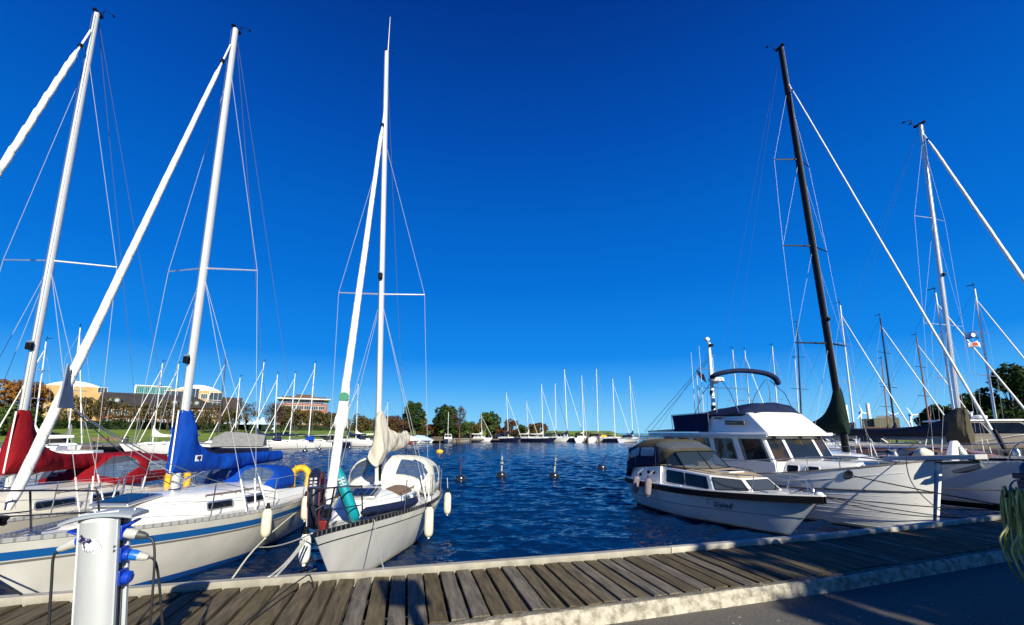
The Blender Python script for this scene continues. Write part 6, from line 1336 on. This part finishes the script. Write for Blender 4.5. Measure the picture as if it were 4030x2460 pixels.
# ------------------------------------------------------------------ foliage
def leafm(name, c0, c1, c2): return attr_mat(name, c0, c1, c2, .8, var=.1, bump=0, trans=.25)
L_dark = leafm('leaf_dark_green', (.028, .055, .012), (.015, .032, .008), (.06, .10, .02)); L_olive = leafm('leaf_olive_brown', (.09, .075, .02), (.05, .045, .012), (.17, .12, .03)); L_or = leafm('leaf_autumn_orange', (.24, .10, .02), (.11, .05, .012), (.36, .17, .03))
L_green = leafm('leaf_mid_green', (.05, .09, .015), (.025, .05, .01), (.10, .15, .03)); L_red = leafm('leaf_red_brown', (.10, .045, .02), (.05, .02, .012), (.17, .08, .03)); L_hedge = leafm('leaf_hedge', (.022, .045, .008), (.012, .026, .005), (.05, .085, .015))
bark = mat('bark', (.06, .045, .03), .95, var=.3, vs=4)
def leaves(name, par, blobs, n, size, m, seed, flat=1.0):
    g = np.random.default_rng(seed); bl = np.array([(*c, r) for c, r in blobs]); wt = bl[:, 3] ** 2; wt /= wt.sum(); k = g.choice(len(bl), n, p=wt)
    d = g.normal(size=(n, 3)); d /= np.linalg.norm(d, axis=1)[:, None]; rad = bl[k, 3] * (.55 + .5 * g.random(n) ** .6); c = bl[k, :3] + d * rad[:, None] * np.array([1, 1, flat])
    a = g.normal(size=(n, 3)); a /= np.linalg.norm(a, axis=1)[:, None]; b_ = np.cross(a, g.normal(size=(n, 3))); b_ /= np.linalg.norm(b_, axis=1)[:, None]; s = size * (.5 + g.random(n))[:, None]
    v = np.stack([c - a * s, c - b_ * s * .6, c + a * s, c + b_ * s * .6], 1).reshape(-1, 3)
    me = bpy.data.meshes.new(name); me.vertices.add(4 * n); me.vertices.foreach_set('co', v.ravel().astype(np.float32)); me.loops.add(4 * n); me.loops.foreach_set('vertex_index', np.arange(4 * n, dtype=np.int32)); me.polygons.add(n); me.polygons.foreach_set('loop_start', np.arange(0, 4 * n, 4, dtype=np.int32))
    me.update(calc_edges=True); at = me.attributes.new('rnd', 'FLOAT', 'FACE'); blr = g.random(len(bl)) * .6; at.data.foreach_set('value', np.clip(blr[k] + g.random(n) * .5, 0, 1).astype(np.float32)); me.materials.append(m)
    o = bpy.data.objects.new(name, me); sc.collection.objects.link(o); o.parent = par; return o
def tree(lab, x, y, z0, h, w_, m, n=2600, size=.22, seed=1, trunk=.25, bare=False, group='trees', nb=26, name='tree', cat='tree', d=None):
    r = random.Random(seed); o = thing(name, lab, cat, (x, y, z0), 0, group); th = h * trunk; tr = MB(); tr.tube([(0, 0, -.5), (r.uniform(-.1, .1), 0, th), (r.uniform(-.3, .3), 0, h * .8)], [h * .028, h * .02, h * .005], 7); bl = []
    for i in range(nb):
        a = r.uniform(0, 2 * math.pi); f = r.random(); zz = th + (h - th) * (.08 + .84 * f); rr = w_ / 2 * math.sin(math.pi * (.18 + .75 * f)) ** .7 * math.sqrt(r.random()) ; c = (rr * math.cos(a), rr * math.sin(a) * (d or 1), zz); bl.append((c, w_ * r.uniform(.10, .20)))
        if i % 2 == 0 or bare: tr.tube([(0, 0, th * r.uniform(.6, 1.3)), (c[0] * .5, c[1] * .5, zz * .75 + .1), c], [h * .010, h * .006, h * .002], 4)
        if bare:
            for _ in range(5): e_ = (c[0] + r.uniform(-1, 1) * w_ * .14, c[1] + r.uniform(-1, 1) * w_ * .14, c[2] + r.uniform(.1, 1) * h * .14); tr.tube([c, e_], [.05, .02], 3)
    tr.build('trunk', bark, o, angle=60); leaves('crown', o, bl, n, size, m, seed); return o
def at(px, y): return X_(px, y)
TS = 0
def T(lab, px, y, top_py, wpx, m, z0=3.1, **k):
    global TS; TS += 1; h = P(px, top_py, y=y).z - z0; tree(lab, at(px, y), y, z0, h, wpx / FPX * y, m, seed=TS * 13 + 5, **k)
T('large orange and green autumn tree at the far left edge', 18, 66, 1485, 200, L_or, n=5200, size=.26, trunk=.1, z0=2.5)
T('green bush under the orange tree at the far left edge', 30, 58, 1600, 150, L_green, n=2200, size=.24, trunk=.05, z0=1.8)
row = [(150, 1640, 70, L_olive), (215, 1590, 80, L_olive), (290, 1560, 95, L_olive), (345, 1570, 90, L_olive), (400, 1560, 85, L_olive), (470, 1585, 90, L_olive), (545, 1590, 90, L_olive), (600, 1580, 80, L_olive), (655, 1575, 80, L_olive), (720, 1600, 90, L_olive), (790, 1610, 85, L_olive), (850, 1590, 90, L_olive), (905, 1605, 80, L_olive)]
nm = ['leftmost', 'second', 'third', 'fourth', 'fifth', 'sixth', 'seventh', 'eighth', 'ninth', 'tenth', 'eleventh', 'twelfth', 'thirteenth']
for k, (px, ty, wp, m) in enumerate(row): T('%s brownish tree from the left in the row before the brick building' % nm[k], px, 78 + k * .8 + (k % 2) * 2, ty, wp, m, n=560, size=.20, bare=True, group='brownish trees in front of the brick building', nb=18, trunk=.28)
for k, (px, ty, lb) in enumerate(((965, 1583, 'thinly leaved tree left of the white event tents'), (1065, 1590, 'thinly leaved tree right of the white event tents'))): T(lb, px, 92, ty, 95, leafm('leaf_sparse_grey', (.09, .07, .05), (.06, .04, .03), (.14, .11, .08)) if k == 0 else MATS['leaf_sparse_grey'], n=700, size=.16, bare=True, group='thinly leaved trees', nb=26)
for k, (px, ty, wp) in enumerate(((1105, 1600, 80), (1165, 1615, 80), (1225, 1620, 90), (1290, 1612, 90), (1335, 1635, 70))): T(['tree before the left end of the brick office block', 'tree before the middle of the brick office block', 'tree before the right part of the brick office block', 'olive tree just right of the brick office block', 'smaller olive tree left of the thick furled sail'][k], px, 96, ty, wp, L_olive, n=1500, bare=True, group='trees in front of the brick office block', nb=18)
for k, (px, ty, wp, m, lb) in enumerate(((1418, 1640, 100, L_olive, 'yellowing low tree right of the thick furled sail'), (1515, 1650, 110, L_olive, 'olive bush behind the cream sail cover'), (1560, 1645, 80, L_red, 'reddish bush right of the cream sail cover'))): T(lb, px, 104, ty, wp, m, n=1800, z0=2.4, trunk=.12, group='bushes on the central shore')
T('tall dark green tree at the left of the central shore', 1622, 112, 1578, 78, L_dark, n=4200, size=.30, z0=2.2, trunk=.2, nb=40)
T('second tall dark green tree on the central shore', 1752, 116, 1598, 88, L_dark, n=4200, size=.30, z0=2.0, trunk=.2, nb=36)
T('bare branched tree right of the second tall dark tree', 1808, 116, 1600, 62, MATS['leaf_sparse_grey'], n=800, size=.18, bare=True, nb=26, z0=2.0)
T('rounded dark green tree right of centre on the shore', 1924, 122, 1622, 80, L_green, n=3600, size=.3, z0=1.8, trunk=.1, nb=34)
for k, (px, ty, wp, m) in enumerate(((1598, 1650, 60, L_olive), (1650, 1640, 70, L_olive), (1700, 1655, 70, L_red), (1790, 1680, 80, L_green), (1850, 1660, 70, L_green), (1880, 1672, 60, L_olive), (1975, 1680, 50, L_red), (2015, 1656, 70, L_red), (2060, 1674, 60, L_green), (2092, 1672, 50, L_olive), (2122, 1665, 56, L_red))):
    T(['olive bush at the foot of the tall dark tree, left side', 'olive bush at the foot of the tall dark tree, right side', 'red brown bush between the two tall dark trees', 'low green bush under the bare branched tree', 'pale green bush left of the rounded tree', 'small olive bush touching the rounded tree', 'dark red bush right of the rounded tree', 'brown round bush behind the navy hulled boat', 'green low bush between two far masts', 'small olive bush left of the tented far boat', 'red brown bush above the tented far boat'][k], px, 119, ty, wp, m, n=1500, size=.24, z0=1.6, trunk=.08, group='bushes along the central shore', nb=16)
# shore bushes as low cover
gl = []
for k in range(70):
    i = int(lerp(38, 55, k / 69)); p = off(i, rnd.uniform(4, 9)); gl.append(((p.x, p.y, 1.3 + rnd.uniform(-.2, .5)), rnd.uniform(.8, 1.5)))
tag(leaves('shore_scrub', None, gl, 9000, .2, L_green, 99, .7), 'low green scrub along the central shoreline', 'scrub', kind='stuff')
# clipped hedge on top of the bank
hd = thing('hedge', 'long dark clipped hedge along the top of the grassy bank', 'hedge'); b = MB(); rows = []; bl = []
for i in range(10, 44):
    a = off(i, 33); c = off(i, 35.5); rows.append([(a.x, a.y, 2.6), (a.x, a.y, 4.55), (c.x, c.y, 4.55), (c.x, c.y, 2.6)])
    if i < 43:
        a2 = off(i + 1, 33); 
        for k in range(16):
            f = rnd.random(); q = a.lerp(a2, f); bl.append(((q.x + rnd.uniform(-.1, .6), q.y + rnd.uniform(-.2, .2), rnd.choice([3.0, 3.6, 4.2, 4.4])), .5))
b.grid(rows, closed=True, cap=True); b.build('core', mat('hedge_core', (.015, .03, .006), .95, var=.4, vs=2, bump=1, bs=3), hd); leaves('leaf_cover', hd, bl, 9000, .16, L_hedge, 31)
# bench and bin
v = off(21, 8); 
bn = thing('park_bench', 'dark brown bench on the promenade at the foot of the grassy bank', 'bench', (X_(440, 50), 50, 1.0), R(60)); MB().box((0, 0, .45), (3.2, .45, .06)).build('seat', teak, bn); MB().box((0, .22, .72), (3.2, .05, .40)).build('backrest', teak, bn)
for s_ in (-1.4, 1.4): MB().box((s_, 0, .22), (.08, .40, .44)).build('leg', black, bn)
tag(MB().lathe([(.28, 0), (.30, .9), (.26, .95), (.05, 1.0)], (X_(498, 50), 50, 1.0), 12).build('litter_bin', mat('dark_bin', (.03, .035, .03), .6)), 'dark litter bin right of the bench on the promenade', 'bin')
# white event tents behind the sparse trees
for k, px in enumerate((925, 975, 1030)):
    x = X_(px, 104); o = thing('event_tent', ['white tent leftmost behind the thinly leaved trees', 'white tent in the middle behind the thinly leaved trees', 'white tent on the right behind the thinly leaved trees'][k], 'tent', (x, 104, 3.2), 0, 'white event tents')
    MB().loft2([(-2.2, -2, 1.2), (2.2, -2, 1.2), (2.2, 2, 1.2), (-2.2, 2, 1.2)], [(-.1, -.1, 3.0), (.1, -.1, 3.0), (.1, .1, 3.0), (-.1, .1, 3.0)]).build('canopy', mat('pale_tent', (.45, .60, .72), .6), o); MB().box((0, 1.9, .6), (4.2, .05, 1.2)).build('side_wall', MATS['pale_tent'], o)

# ------------------------------------------------------------------ buildings
wall_b = mat('red_brick_wall', (.24, .095, .055), .9, var=.25, vs=1.5); wall_t = mat('tan_brick_wall', (.50, .32, .13), .9, var=.12, vs=.6); roof_d = mat('dark_slate_roof', (.045, .038, .036), .8, var=.25, vs=.6, stretch=(1, 1, 3)); roof_w = mat('white_curved_roof', (.72, .70, .66), .5, var=.04, vs=.5)
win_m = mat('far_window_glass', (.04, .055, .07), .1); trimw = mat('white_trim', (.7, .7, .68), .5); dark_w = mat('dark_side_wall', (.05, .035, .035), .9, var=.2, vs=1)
def bwin(par, x, z, y, w_, h, mul=1, fm=None):
    o = MB().box((x, y, z), (w_, .12, h)).build('window', win_m, par); b = MB()
    for s_ in (-1, 1): b.box((x + s_ * w_ / 2, y - .03, z), (.08, .16, h + .2)); b.box((x, y - .03, z + s_ * h / 2), (w_ - .09, .16, .09))
    for k in range(mul): b.box((x - w_ / 2 + w_ * (k + 1) / (mul + 1), y - .05, z), (.06, .1, h - .1))
    b.build('frame', fm or trimw, o); return o
def site(name, lab, px0, px1, y, z0=3.2, depth=20, cat='building'):
    x0, x1 = X_(px0, y), X_(px1, y); xc = (x0 + x1) / 2; ph = math.atan(-xc / y); o = thing(name, lab, cat, (xc, y, z0), ph); return o, (x1 - x0) * math.cos(ph), z0
def LX(o, px, y): return (X_(px, y) - o.location.x) * math.cos(o.rotation_euler.z)
def zz(py, y, px=700): return P(px, py, y=y).z
# long brick building with dormered dark roof
y_ = 100; o, w_, z0 = site('brick_building', 'long brick building with dark dormered roof behind the hedge and brown trees', 388, 880, y_)
ze = zz(1602, y_) - z0; zr = zz(1559, y_) - z0
MB().box((0, 8, ze / 2), (w_, 16, ze)).build('wall', wall_b, o)
b = MB(); b.grid([[(x, -.6, ze - .1), (x2, 8, zr + .9), (x, 16.6, ze - .1)] for x, x2 in ((-w_ / 2 - .4, -w_ / 2 - .4), (LX(o, 745, y_), LX(o, 745, y_)), (w_ / 2 + .4, LX(o, 745, y_) + .1))], cap=True); b.build('roof', roof_d, o)
for px in (422, 450, 672, 733, 765):
    x = LX(o, px, y_); dz = zz(1577, y_) - z0; d = MB(); rows = []
    for yy in (0, 2.2): rows.append([(x + .7 * math.cos(R(a)), yy + .8, dz - .2 + .75 * math.sin(R(a))) for a in range(0, 181, 20)] + [(x - .7, yy + .8, dz - 1.0), (x + .7, yy + .8, dz - 1.0)])
    do = d.grid(rows, closed=True, cap=True).build('dormer', roof_d, o); MB().lathe([(.42, 0), (.42, .06)], (x, .78, dz - .25), 12, axis=(0, -1, 0)).build('pane', mat('dormer_pane', (.30, .38, .34), .3), do)
for k in range(15):
    x = -w_ / 2 + 1.8 + k * (w_ - 3.6) / 14
    for zf in (.30, .74): bwin(o, x, ze * zf, -.03, 1.0, 1.5, 1)
y_ = 100; o2, w2, z0 = site('gabled_building', 'dark steep gabled building end behind the left masts', 70, 152, 92); zt = zz(1503, 92) - z0; zm = zz(1560, 92) - z0
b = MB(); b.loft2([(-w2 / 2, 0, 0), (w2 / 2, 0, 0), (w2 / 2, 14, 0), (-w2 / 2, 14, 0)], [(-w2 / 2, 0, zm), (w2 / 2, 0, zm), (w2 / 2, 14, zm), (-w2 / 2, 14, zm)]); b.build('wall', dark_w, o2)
b = MB(); b.grid([[(-w2 / 2 - .4, -.3, zm - .2), (-.5, -.3, zt), (w2 * .28, -.3, zt), (w2 / 2 + .3, -.3, zm - .2)], [(-w2 / 2 - .4, 14, zm - .2), (-.5, 14, zt), (w2 * .28, 14, zt), (w2 / 2 + .3, 14, zm - .2)]], cap=True); b.build('roof', roof_d, o2); bwin(o2, .6, zm * .9, -.33, .9, 2.6, 0)
def curved(lab, px0, px1, pe, top, eave, y, darkside, wins, name='tan_building'):
    o, w_, z0 = site(name, lab, px0, px1, y); ze = zz(eave, y) - z0; zt = zz(top, y) - z0; MB().box((0, 12, ze / 2), (w_, 24, ze)).build('wall', wall_t, o)
    b = MB(); x0, x1 = LX(o, pe[0], y), LX(o, pe[1], y); rows = []
    for yy in (.3, 23): rows.append([(lerp(x0, x1, k / 20), yy, ze + .02 + (zt - ze) * math.sin(math.pi * k / 20) ** .85) for k in range(21)])
    b.grid(rows, cap=True); b.build('roof', roof_w, o)
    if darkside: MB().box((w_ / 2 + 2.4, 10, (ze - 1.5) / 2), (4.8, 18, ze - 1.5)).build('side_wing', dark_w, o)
    for px, py, ww, hh in wins: bwin(o, LX(o, px, y), zz(py, y) - z0, -.06, ww, hh, 2)
    return o
curved('tan brick building with low curved white roof behind the left masts', 148, 385, (150, 372), 1500, 1520, 118, True, [(380, 1530, 2, 1.5)])
curved('tan brick building with curved white roof and white framed windows beside the blue covered mast', 648, 862, (672, 850), 1515, 1536, 112, True, [(667, 1552, 4, 1.3), (742, 1562, 2.4, 4.5), (786, 1559, 1.4, 1.4), (834, 1561, 3.0, 2.6), (834, 1589, 3.0, 2.2), (766, 1590, 2.0, 1.6)], name='tan_building')
y_ = 125; o, w_, z0 = site('glass_building', 'teal glass office building between the two tan buildings', 510, 648, y_); h = zz(1521, y_) - z0; MB().box((0, 8, h / 2), (w_, 16, h)).build('core', mat('teal_glass', (.03, .16, .16), .08, spec=.8), o)
b = MB()
for k in range(19): b.box((-w_ / 2 + w_ * k / 18, -.06, h / 2), (.09, .12, h))
for k in range(4): b.box((0, -.09, h - .25 - k * 1.9), (w_, .12, .14))
b.build('mullions', mat('pale_teal_frame', (.22, .42, .40), .5), o); MB().box((0, 7.9, h + .08), (w_ + .5, 16.5, .22)).box((-w_ / 2 - .1, -.1, h / 2), (.4, .5, h)).build('roof_edge', trimw, o)
# red brick office block
y_ = 150; o, w_, z0 = site('office_block', 'red brick office block with recessed top floor and white roof edge', 1091, 1284, y_); h = zz(1590, y_, 1190) - z0; h5 = zz(1572, y_, 1190) - z0; h6 = zz(1551, y_, 1190) - z0
MB().box((0, 9, h / 2), (w_, 18, h)).build('wall', mat('orange_brick_wall', (.30, .10, .055), .9, var=.12, vs=1), o)
MB().box((0, 9.5, (h + h5) / 2), (w_ - 3, 15, h5 - h)).build('top_floor', win_m, o); MB().box((0, 8.7, h5 + .15), (w_ + 1.6, 19.5, .35)).build('eaves', trimw, o); MB().box((0, 9, h5 + .7), (w_ - 1, 15, .8)).box((.0, 9, (h5 + h6) / 2 + .5), (w_ * .38, 9, h6 - h5 - .6)).build('plant_room', mat('brown_cladding', (.10, .055, .04), .8), o)
b = MB(); b.box((0, -.4, h + .55), (w_ - .6, .06, .08)); 
for k in range(24): b.box((-w_ / 2 + .6 + k * (w_ - 1.2) / 23, -.4, h + .27), (.05, .05, .55)); 
b.build('balustrade', steel, o)
for k in range(6): bwin(o, -w_ / 2 + 3 + k * (w_ - 6) / 5, (h + h5) / 2, 1.9, 1.8, 1.3, 1)
for fl_ in range(5):
    for k in range(6): bwin(o, -w_ / 2 + 1.9 + k * (w_ - 3.8) / 5, h - 1.35 - fl_ * 2.55, -.03, 2.1, 1.35, 2)
# ------------------------------------------------------------------ far right shore
b = MB(); b.grid([[(88, 150, -1), (88, 150, 1.0), (88, 400, 1.3)], [(150, 150, -1), (150, 150, 1.0), (150, 400, 1.3)], [(400, 150, -1), (400, 150, 1.0), (400, 500, 1.3)]]); b.grid([[(52, 62, -1), (52, 62, 1.2), (56, 150, 1.4)], [(62, 48, -1), (62, 48, 1.3), (120, 150, 1.6)], [(200, 40, -1), (200, 40, 1.3), (300, 150, 1.6)]]); b.build('right_shore_ground', grass, kind='structure')
b = MB(); b.grid([[(-420, 900, -2), (-420, 905, 3), (-420, 1000, 6)], [(200, 900, -2), (200, 905, 2), (200, 1000, 3)]]); 
y_ = 170; o, w_, z0 = site('warehouse', 'olive clad warehouse with darker left end on the far right shore', 3395, 3545, y_, 1.0); h = zz(1645, y_, 3450) - z0; MB().box((w_ * .17, 8, h / 2), (w_ * .66, 16, h)).build('wall', mat('olive_cladding', (.20, .19, .12), .8, var=.1, vs=.6, stretch=(1, 1, 6)), o); MB().box((-w_ * .33, 9, h / 2 - .1), (w_ * .34, 16, h - .2)).build('end_wall', mat('dark_olive', (.05, .055, .05), .8), o)
MB().box((1, 4, h + .5), (4, 3, 1)).box((w_ * .3, 4, h + .4), (3, 3, .8)).build('roof_unit', mat('grey_unit', (.3, .3, .3), .6), o)
y_ = 150; o, w_, z0 = site('brick_shed', 'low brick shed with white panel in front of the olive warehouse', 3412, 3500, y_, 1.0); h = zz(1680, y_, 3450) - z0; MB().box((0, 5, h / 2), (w_, 10, h)).build('wall', mat('dull_brick', (.22, .12, .08), .9, var=.15), o); MB().box((w_ * .33, -.06, h * .55), (w_ * .36, .1, h * .6)).build('white_panel', white, o)
y_ = 230; 
for k, (a, c, t) in enumerate(((3282, 3308, 1660), (3308, 3338, 1646), (3340, 3372, 1668))):
    o, w_, z0 = site('harbour_building', ['low dark harbour building below the left turbine', 'pale gabled harbour building beside the black mast base', 'low grey harbour building left of the olive warehouse'][k], a, c, y_, 1.0); h = zz(t, y_, 3300) - z0; MB().box((0, 5, h / 2), (w_, 10, h)).build('wall', mat('grey_brown_wall%s' % ('_dark' if k != 1 else '_pale'), (.06, .06, .06) if k != 1 else (.22, .19, .15), .8), o)
    MB().grid([[(-w_ / 2, -.3, h), (0, -.3, h + (3.5 if k == 1 else 1)), (w_ / 2, -.3, h)], [(-w_ / 2, 10, h), (0, 10, h + (3.5 if k == 1 else 1)), (w_ / 2, 10, h)]], cap=True).build('roof', roof_d, o)
for k, (px, ty) in enumerate(((3327, 1594), (3413, 1588))): v = P(px, ty, y=380); tag(MB().lathe([(1.6, 0), (1.4, v.z - 1), (1.35, v.z)], (v.x, 380, 0), 12).build('chimney', trimw), ['pale chimney left of the olive warehouse, shorter one', 'pale chimney just above the olive warehouse'][k], 'chimney', 'pale chimneys on the horizon')
for k, (px, hy, y) in enumerate(((3289, 1622, 700), (3385, 1624, 760), (3581, 1633, 760), (3508, 1634, 1000))):
    v = P(px, hy, y=y); o = thing('wind_turbine', ['white wind turbine left of the shorter chimney', 'white wind turbine left of the olive warehouse', 'white wind turbine right of the olive warehouse', 'small distant wind turbine above the olive warehouse'][k], 'wind turbine', (v.x, y, 0), 0, 'white wind turbines on the horizon')
    MB().tube([(0, 0, 0), (0, 0, v.z)], [2.6, 1.4], 10).build('tower', white, o); MB().box((0, 0, v.z), (2.4, 6, 2.4)).build('nacelle', white, o); hb = MB()
    for j in range(3):
        a = R(90 + 120 * j + 17 * k); hb = MB(); hb.tube([Vector((0, -5, v.z)), Vector((4 * math.cos(a), -5, v.z + 4 * math.sin(a))), Vector((16 * math.cos(a), -5, v.z + 16 * math.sin(a)))], [.6, 1.1, .3], 6, el=.4); hb.build('blade', white, o)
# dark trees at the right edge
for k, (px, y, ty, wp, m, lb) in enumerate(((4010, 58, 1440, 170, L_dark, 'tall dark tree at the right edge of the picture'), (3925, 66, 1560, 130, L_dark, 'dark tree left of the tall right edge tree'), (3850, 70, 1548, 120, L_dark, 'dark rounded tree behind the right masts'), (3775, 74, 1590, 110, L_olive, 'olive dark bush behind the large white mast'), (3700, 78, 1598, 100, L_dark, 'dark bush right of the wooden mast'), (3655, 80, 1625, 70, L_dark, 'low dark bush beside the brown wooden mast'), (3975, 52, 1600, 140, L_dark, 'dense dark shrub under the right edge trees'), (4060, 62, 1480, 180, L_dark, 'dark tree cut off by the right picture edge'), (3880, 60, 1640, 150, L_dark, 'low dense dark shrub behind the white wheelhouse roof'))):
    T(lb, px, y, ty, wp, m, z0=1.3, n=3400, size=.26, trunk=.06, nb=34, group='dark trees on the right shore')
# tree behind the photographer that shades the right part of the quay
tree('broad tree standing behind the photographer on the quay', 10.6, -6.0, .77, 6.9, 6.6, L_green, n=6500, size=.20, seed=77, trunk=.35, nb=46, group='quay trees behind the camera')
tree('second broad tree standing behind the photographer on the quay', 15.2, -5.4, .77, 7.2, 6.6, L_green, n=6500, size=.20, seed=78, trunk=.3, nb=46, group='quay trees behind the camera')

for k in range(9):
    tree(['first', 'second', 'third', 'fourth', 'fifth', 'sixth', 'seventh', 'eighth', 'ninth'][k] + ' tree from the left in the avenue behind the photographer', -34 + k * 9.5, -34 + (k % 3) * 2.5, .77, 10 + (k * 7 % 4), 9, L_dark, n=900, size=.55, seed=200 + k, trunk=.2, nb=22, group='avenue trees behind the camera')
